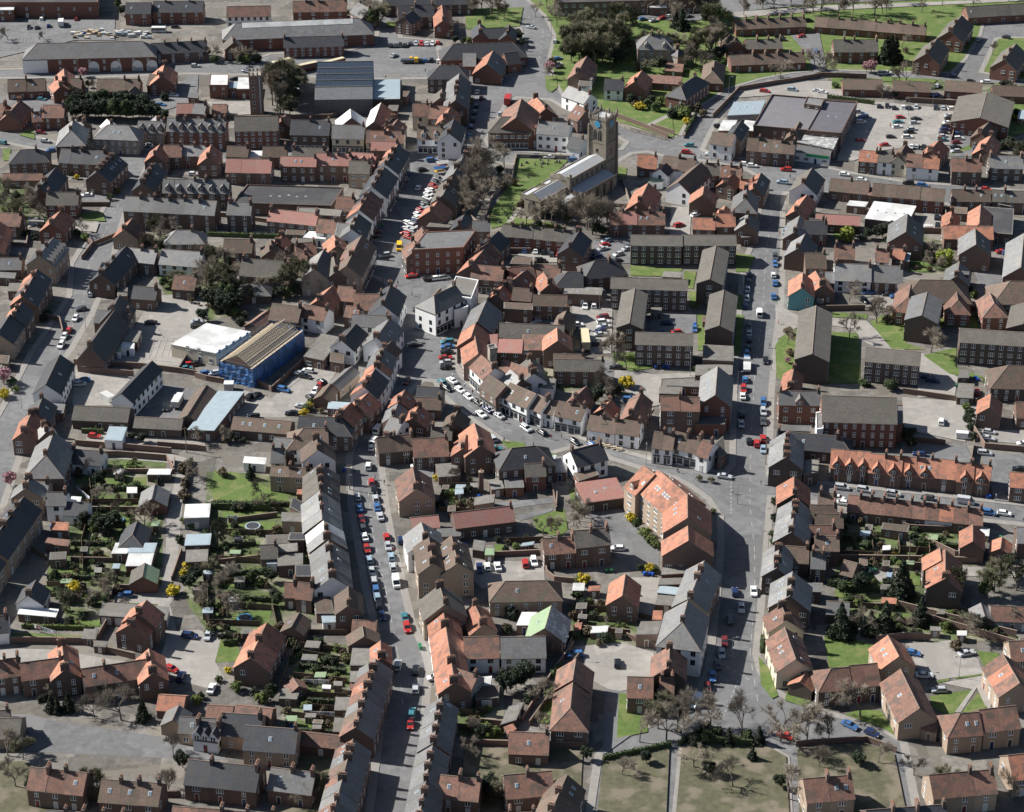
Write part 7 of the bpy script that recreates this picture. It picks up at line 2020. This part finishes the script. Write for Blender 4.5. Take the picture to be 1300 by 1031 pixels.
# ---------------- trees and shrubs ----------------
trees('''b,154,915,8 b,120,912,6 b,60,884,4 c,66,903,5 c,73,905,4.4 c,88,903,6 c,182,915,6.5 e,56,898,4 b,140,893,5 s,250,893,2.4 s,256,888,2 e,344,890,5 s,325,885,2.6 s,332,892,3 s,300,878,3
b,846,940,10 b,812,942,9 b,902,922,9 b,942,934,9 b,991,942,10 b,1006,940,12 b,1024,945,11 b,1052,940,9 b,1092,911,9 b,860,930,9 e,896,945,4 c,925,946,5 c,963,944,5 s,910,935,3 s,948,940,3 s,880,945,3 d,835,925,8
c,1066,808,10 c,1080,802,6 c,1104,805,7 c,1122,805,10 b,1095,806,6 c,1168,792,8 b,1228,806,7 e,1240,800,5 d,1220,760,8 b,1150,800,5 s,1140,790,3 s,1200,800,3 n,1213,826,3.4 s,1206,785,2.6 s,1218,788,2.4 d,1262,752,9 d,1290,750,9 e,1250,760,6 b,1280,790,5
c,1143,760,12 c,1147,757,10 e,1090,752,6 e,1070,756,4 s,1060,690,2.4 s,1180,690,2.4 s,1170,692,2.6 s,1195,690,2.5 e,1280,722,5 n,1134,705,2.4 y,1134,706,1.6
e,128,618,5.5 e,138,680,7 e,146,672,6 e,126,676,6 e,108,668,5 b,184,670,6 p,14,618,5 b,150,610,5 b,132,640,5 b,155,655,4.6 b,120,600,4.6 n,100,605,2.6 s,172,622,3 s,96,664,2.6 s,146,696,2 y,94,751,3 y,221,756,3 y,239,722,2.4 y,234,732,2.2
e,240,748,5 e,248,740,4.6 s,228,690,2.6 n,232,600,3.6 n,236,620,3.4 n,234,635,3.6 b,238,612,6 s,238,665,3 s,243,672,2.2 b,128,760,5 e,84,764,4 d,80,778,6 b,112,772,5 e,70,740,4 b,130,745,5 s,72,755,2.6
c,318,608,5 n,283,605,3 b,332,630,5 b,335,648,5 n,305,648,2.6 n,350,647,2.6 s,310,648,2.4 s,298,648,2.4 d,276,690,6 n,330,680,2.4 s,300,682,2.2 n,352,676,2.4 b,285,745,6 b,272,752,5 e,320,742,4 s,330,744,2.6 s,350,760,3 e,352,770,4 s,372,765,3 b,268,775,6 b,290,782,7 s,310,765,2.4 e,345,740,4 d,265,735,5 n,355,802,3 s,365,815,2.6 s,372,820,2.4 s,350,806,2
s,372,842,2 s,412,842,2 s,418,840,2.2 s,428,826,2 s,378,828,2 e,282,815,2.6 n,302,814,2.6 s,290,812,2.6 n,268,800,2.4 s,266,806,2 s,278,866,1.8 y,290,854,1.6
e,643,880,7 e,655,876,6 e,665,870,7.5 s,670,892,3.2 e,638,850,3.4 s,650,786,3.4 n,620,796,2.6 s,644,804,2.4 n,642,802,2.6 b,690,900,6 b,685,925,5 b,598,935,5 e,612,938,4 s,628,935,3 s,622,794,2.2 n,555,800,2 s,545,780,2
s,698,885,2.6 b,712,830,4 n,760,820,2 s,768,815,3 s,742,770,2.4 s,732,760,2.4 n,745,806,2.6 s,800,755,2.4 b,792,768,3 s,728,812,2.6
y,800,662,2.6 e,808,672,3.4 s,818,682,3 s,826,690,2.6 s,832,696,2.4 y,824,726,2.4 s,832,728,2.2 s,818,726,2 e,812,726,2.6
b,690,680,5 b,700,676,5 b,720,672,6 b,728,668,6 b,735,662,6.4 b,742,658,5 y,742,742,3.2 b,579,614,5 e,594,628,3 s,574,630,2 n,598,646,3.4 n,582,648,3.4 s,560,645,2.4 y,555,610,2 s,575,645,2.4 s,590,640,2 s,668,686,2 s,642,700,2 s,655,697,2 s,632,688,2 n,645,692,2 s,735,740,2.6 n,640,584,2.2
n,888,611,2 n,903,613,2 s,983,640,2.4 s,983,662,2.4 s,981,682,2.2 s,982,692,2.2 s,906,652,1.8
y,796,492,4.2 e,788,500,3.4 n,782,500,3 b,770,495,7 e,760,510,6 e,752,515,6 b,765,505,6 s,745,515,3 n,775,505,3 b,795,468,7 b,780,455,6 b,788,452,8
b,1078,430,7 b,1112,410,8 b,1113,412,7 b,1182,448,9 b,1000,438,6 n,1003,452,2.6 n,1000,425,3 n,1126,410,3 n,1132,412,2.6 p,1000,462,2.4 s,1130,495,4 n,1130,485,2.6 s,1095,490,2.6 s,1102,492,2.2 e,1150,560,5 e,1155,572,4.6 n,1160,550,2 s,1230,528,2.6 s,1226,520,2.4 s,1232,545,2.4 s,1234,558,2.6 s,1226,535,2.4 e,1230,540,3 s,1250,488,2.2
i,1040,390,3.4 s,1028,392,2 n,1035,394,2.4 n,1022,393,2 b,1085,378,5 b,1078,385,5
w,1198,336,6.5 b,1180,330,6 b,1172,338,5 b,1188,345,5 e,1120,302,6 e,1128,300,6 e,1112,304,5.4 e,1100,304,4.6 s,1075,306,5 w,1075,306,6 e,1082,300,4 s,1095,305,2.6 s,1125,308,2.4 s,1228,374,3.4 s,1236,378,3 b,1070,360,5 b,1082,366,5
''')
trees('''b,600,262,10 b,612,235,11 b,605,222,12 b,618,218,11 b,628,225,10 b,596,272,9 b,622,240,10 b,608,250,10 e,634,222,4 b,640,215,8 b,598,240,10 b,590,270,8 i,620,232,7 b,636,240,6 n,640,240,3 n,652,236,3 b,592,255,9 b,585,262,8 b,613,262,9
b,668,285,8 b,692,282,9 b,700,285,9 b,706,280,8 b,716,284,10 b,726,284,9 b,735,286,10 b,745,292,12 b,752,298,12 b,760,296,10 b,748,290,10 e,757,300,5 e,765,300,4 b,772,296,9 b,758,288,10 b,778,292,8 e,720,284,4 s,684,288,3 n,664,262,3 e,680,284,3
d,715,68,11 e,725,78,11 d,735,84,12 e,745,80,10 d,755,85,13 e,765,80,12 d,775,82,12 d,780,70,12 d,770,62,11 e,758,60,9 d,748,62,12 d,738,56,11 d,760,72,13 d,730,70,12 d,726,48,10 d,740,40,9 d,755,36,8 e,790,66,9 e,786,84,9 d,770,44,9 d,728,62,9
t,902,78,15 t,908,70,14 t,915,66,13 t,896,66,12 t,905,60,14 e,912,80,8 d,900,74,12 c,866,38,10 c,858,36,8 b,850,36,10 b,845,24,10 b,880,84,10 b,890,88,9 d,872,86,8 b,862,60,6 e,900,24,9 e,896,34,9 e,912,30,8 d,892,22,10 d,905,40,11 b,880,20,9 e,820,64,5 d,790,44,9 d,785,32,9 d,800,36,8 b,780,46,9 b,822,20,9 b,836,16,8
s,822,138,4.6 s,832,142,4.4 y,812,140,3.4 s,838,134,4 e,826,132,4 n,806,138,3.4 s,862,146,5 s,868,150,5 e,874,148,4.6 y,872,158,3 s,854,150,4 s,800,130,4 n,885,142,4 n,892,148,3 n,812,90,4 d,826,92,5
b,944,20,8 b,968,13,9 b,982,13,10 b,1020,14,10 b,1032,18,10 b,1042,18,11 b,1064,20,10 b,1110,20,11 b,1120,18,9 b,1083,17,11 b,1125,16,9 b,960,6,8 b,1004,8,9 b,1170,16,8 b,1235,10,8 b,1196,8,8 b,1280,2,8 b,1150,4,8
c,1124,80,12 c,1130,80,12.5 c,1136,78,11 p,1106,94,6.4 p,1100,92,5 b,984,96,6 b,990,100,7 b,1145,62,6 b,1040,90,9 b,1034,86,8 b,1046,96,9 n,1130,80,4 b,1150,108,8 b,1142,106,7 s,1060,112,3 e,1276,118,6 d,1284,124,6 c,1278,128,5 n,1226,60,3 n,1150,68,3 b,1260,70,5
e,1136,125,3.4 b,1155,124,6 b,1120,126,6 n,1080,122,3 s,1280,186,4 s,1274,190,3.6 d,1286,200,6 e,1296,196,6 e,1290,150,4 y,1288,152,2 s,1265,196,3
e,90,148,8 e,97,152,8 e,105,150,8.6 e,113,153,8 e,121,150,8.6 e,129,153,9 e,137,150,9 e,145,153,9 e,153,151,9 e,161,153,8.6 e,169,150,8.4 e,177,153,8.6 e,185,150,8.4 e,193,152,8 e,101,140,8 e,117,140,8.4 e,133,141,9 e,149,141,8.6 e,165,141,8.4 e,181,140,7.6 e,200,154,6.4 e,207,156,6 b,98,130,6 b,108,122,5 b,120,118,5
p,106,98,4.4 b,100,120,5 e,112,112,3.4 b,10,52,6 b,56,52,4 s,208,128,3.4 e,154,20,5 e,150,12,5
t,352,138,16 t,358,134,15 t,346,134,15 d,350,130,14 t,356,144,14 t,362,140,12 e,366,108,12 e,369,116,12 e,365,124,11 e,370,134,9 d,356,120,13 b,344,120,11 d,360,150,9 e,368,146,7 b,342,108,9
b,300,80,6 b,310,78,6 b,320,79,6 s,305,80,4 s,315,80,4 s,328,79,4 e,262,76,6 b,268,78,7 s,272,80,4
b,470,32,10 b,478,30,10 e,472,36,9 d,484,34,9 b,490,20,8 b,465,16,7 b,540,12,8 b,550,28,7 b,598,18,9 b,612,14,9 b,625,12,9 b,580,48,6 b,624,20,10 t,640,28,9 t,632,26,9 b,590,10,9 e,578,56,4 e,588,58,3.6 s,596,56,3.4 e,660,52,5 e,664,60,4.4 e,656,48,4.4 p,698,92,5 b,702,100,5 n,700,84,4 b,707,34,8 b,680,22,6 b,694,8,8 b,700,20,8
b,18,262,7 b,8,250,7 b,30,270,9 b,38,268,8 b,12,272,8 e,22,256,4 b,50,280,6 d,26,280,7 b,45,256,6 s,34,300,2.6 s,44,304,2.6 e,98,302,3.4 s,108,306,3 b,105,298,5 i,4,486,5.5 p,5,488,6 y,5,505,3 s,16,488,2.6 s,20,498,2.4 s,60,402,2.4 s,56,408,2.6 y,98,228,2 e,90,226,2.4 s,150,246,2.6 s,140,254,2.6
b,205,316,8 b,198,320,8 b,212,306,7 d,202,300,7 e,206,322,5 e,190,310,4 b,235,292,4 b,220,366,5 e,208,366,4 d,225,362,5 b,165,312,4 e,170,314,3.4 s,232,364,3
e,278,396,8 e,286,400,8 e,292,392,8.6 e,270,392,8 e,300,396,7.6 e,284,386,8 d,290,380,9 d,302,386,8 b,270,378,8 d,280,372,9 b,262,366,8 b,275,352,8 b,285,340,7 d,265,345,8 b,262,330,7 c,292,346,6 b,300,358,7 s,310,405,3 s,305,412,2.8 e,258,408,5 s,345,400,3 e,356,380,5 s,366,378,4 b,372,372,8 d,365,370,9 d,375,365,10 b,385,368,9 b,360,362,9 s,300,402,3 e,376,376,5 b,330,375,6
s,390,522,2.6 y,386,528,2.4 y,392,520,2.2 e,410,512,3.4 e,415,518,3 s,395,512,2 s,428,524,2.2 n,408,525,2 e,168,560,3 e,180,562,3.4 e,122,548,2 s,215,552,2.6 s,300,560,2 s,310,562,2 n,288,562,3 b,285,560,5 b,250,560,5 s,236,552,2.4
''')
# ---------------- garden plants scattered over the garden plots ----------------
GARD = ['100,585 212,582 208,620 205,790 90,800 60,720', '262,650 340,650 352,690 350,770 345,805 262,800 240,770 250,700', '372,812 446,820 440,925 355,930', '1070,656 1235,668 1200,690 1070,700', '1070,760 1250,775 1300,812 1150,812 1060,790', '720,762 795,770 800,810 728,812',
        '10,225 60,245 60,285 -40,285', '200,300 270,330 300,395 255,405 215,375', '640,470 700,480 720,495 690,490', '1160,300 1215,312 1205,350 1150,345', '780,50 890,50 890,90 790,95', '570,890 630,890 625,935 570,935', '1040,700 1180,712 1180,745 1050,745', '560,600 600,605 598,650 556,645']
def inpoly(x, y, pl):
    c = False
    for i in range(len(pl)):
        (x1, y1), (x2, y2) = pl[i-1], pl[i]
        if (y1 > y) != (y2 > y) and x < (x2-x1)*(y-y1)/(y2-y1)+x1: c = not c
    return c
rr = random.Random(9)
for gi, s in enumerate(GARD[:6]+GARD[12:]):      # small sheds and glasshouses in the back gardens
    pl = P(s); xs = [p[0] for p in pl]; ys = [p[1] for p in pl]
    for _ in range(9 if gi < 3 else 4):
        for tr_ in range(15):
            x, y = rr.uniform(min(xs), max(xs)), rr.uniform(min(ys), max(ys))
            if inpoly(x, y, pl) and clear_of(G(x+5, y+6), 2.6): break
        else: continue
        w_ = rr.uniform(8, 13); flat(x, y, x+w_, y+rr.uniform(-.5, .8), x+w_-rr.uniform(0, 2), y+rr.uniform(4.5, 7), rr.choice((2.0, 2.1, 2.2)), rr.choice('TTWMBCG'), rr.choice('ddby'), par=.05)
rr = random.Random(5); cnt = 0
for gi, s in enumerate(GARD):
    pl = P(s); xs = [p[0] for p in pl]; ys = [p[1] for p in pl]; area = (max(xs)-min(xs))*(max(ys)-min(ys)); k = 0
    for _ in range(int(area/(420 if gi < 3 else 280))):
        for tr_ in range(12):
            x, y = rr.uniform(min(xs), max(xs)), rr.uniform(min(ys), max(ys))
            if inpoly(x, y, pl) and clear_of(G(x, y), 1.0): break
        else: continue
        tree(rr.choice('ssnnsnb' if gi != 10 else 'bde'), x, y, rr.uniform(1.3, 2.6) if gi != 10 else rr.uniform(4, 8)); cnt += 1
# ---------------- walls, fences and hedges ----------------
for ln in '''b 1.9|94,463 180,468|180,468 228,474 250,478|104,473 170,478|228,472 240,452 243,446|248,480 262,484 285,488
b 1.9|282,482 320,486 345,498|345,498 385,462|346,402 330,412|-10,817 40,817 118,818|118,818 122,826 172,838|146,770 138,790 120,822|150,750 195,752|200,568 250,572 262,574|96,566 150,570 218,576|222,585 221,600 212,585 150,580 112,581
b 1.4|113,601 222,601|116,649 178,649|90,713 150,714|146,746 138,768|231,700 218,738|290,664 352,656|278,716 335,710
n 1.5|110,622 190,624|90,692 148,693|60,735 150,737|243,586 238,604 234,640|268,642 368,643|268,700 325,692|285,730 345,728
f 1.6|388,806 442,806|372,860 440,868|370,910 435,918|262,793 330,795
n 1.5|380,848 440,856|390,892 440,895|372,930 440,934|298,762 345,764
b 1.5|604,708 690,704|690,704 694,730 704,738 745,742|686,706 684,700|728,800 800,806|795,810 840,828|707,630 706,650|700,616 706,648|662,918 700,860 728,820|672,922 735,835|600,918 640,922|720,830 740,780
b 1.9|1146,500 1240,514|1140,560 1200,566|1236,548 1250,570 1320,576|1232,590 1236,566|1040,395 1098,394|1125,395 1146,396|1150,392 1290,398|1128,664 1154,674 1240,678|1060,712 1180,714 1240,716
b 2.1|1112,816 1148,812 1180,814|1165,785 1290,822|1140,772 1290,810|1174,690 1212,708 1240,712|1146,722 1186,724|1200,268 1200,297|1160,296 1198,297|1150,130 1218,134|1218,134 1208,180
b 2.0|905,150 938,116 985,108 1000,106 1045,98 1100,100|783,150 815,162 848,176|826,163 856,172|780,118 812,128|850,92 868,96|656,264 668,262|640,322 674,322|560,372 548,384|718,424 722,440
b 1.6|-10,312 34,314 36,300|96,262 140,262|60,290 96,298|100,300 118,312 104,330|58,404 76,408 80,425|203,270 290,276 380,290|262,150 318,152 420,150 430,146|285,141 288,150|120,312 150,300
s 1.3|656,200 724,202|655,200 650,228 625,252 612,290|596,276 612,290|776,232 790,230 800,262|770,262 800,264|868,176 880,150|783,158 800,166 845,178
f 1.7|368,815 342,880|378,818 355,874|345,768 352,800|268,646 268,700|262,705 265,800|112,602 118,640 104,690 106,730|200,610 200,660|1073,680 1078,705|1105,678 1108,700|1140,682 1142,704|1178,685 1180,706|1060,705 1120,708|728,766 728,790
f 1.7|110,640 176,640|95,670 160,670|60,745 110,747|30,756 110,758|280,678 350,680|272,712 340,716|270,740 340,742|280,770 345,775|560,620 600,620|558,650 600,652|560,905 600,908|565,925 640,930|860,735 840,770|792,780 830,790
f 1.7|730,775 795,778|728,786 800,792|640,690 690,688|1140,700 1180,702|1060,770 1120,774|1166,700 1160,715|40,700 60,712|1290,720 1290,740|384,832 440,842|380,822 440,830|380,884 440,888|384,900 436,904
h 1.8|230,299 258,300|262,300 355,303|104,550 132,551|284,820 302,818|1060,684 1115,690|1165,694 1220,698|968,812 967,830|878,470 884,472|372,16 445,18
h 2.2|100,748 62,742|1050,126 1110,134|1118,752 1050,744|1115,750 1065,752|262,646 345,648|10,165 44,150|870,172 884,148|1290,96 1300,97|700,862 712,850|880,942 955,948|560,160 600,130
y 1.4|28,798 120,800|640,288 712,290|386,522 395,512|1195,402 1280,404'''.split('\n'):
    t = ln.split('|'); kd, h = t[0].split()
    for s in t[1:]: run(s, kd, float(h))
# extra stacks and sheds already stand in the building list; dark chimney stack by the hipped brick house
p = G(611, 625); o_ = empty('chimney_stack', p, .1, '', 'chimney', (611, 610), 'tall free-standing brick chimney stack in the repair yard'); b = MB(); b.box(-.7, .7, -.6, .6, 0, 6.5, 'wall_brick', taper=.1); b.box(-.75, .75, -.65, .65, 6.5, 6.8, 'wall_buff'); b.obj('shaft', o_); b = MB(); b.tube((0, 0, 6.8), (0, 0, 7.5), .2, .17, 'chimney_pot', 7); b.obj('pot', o_)
place_shrubs()
finish_labels()
_long = [o['label'] for o in COL.objects if o.parent is None and o.get('label') and len(o['label'].split()) > 16]
print('LONG', len(_long), _long[:40])
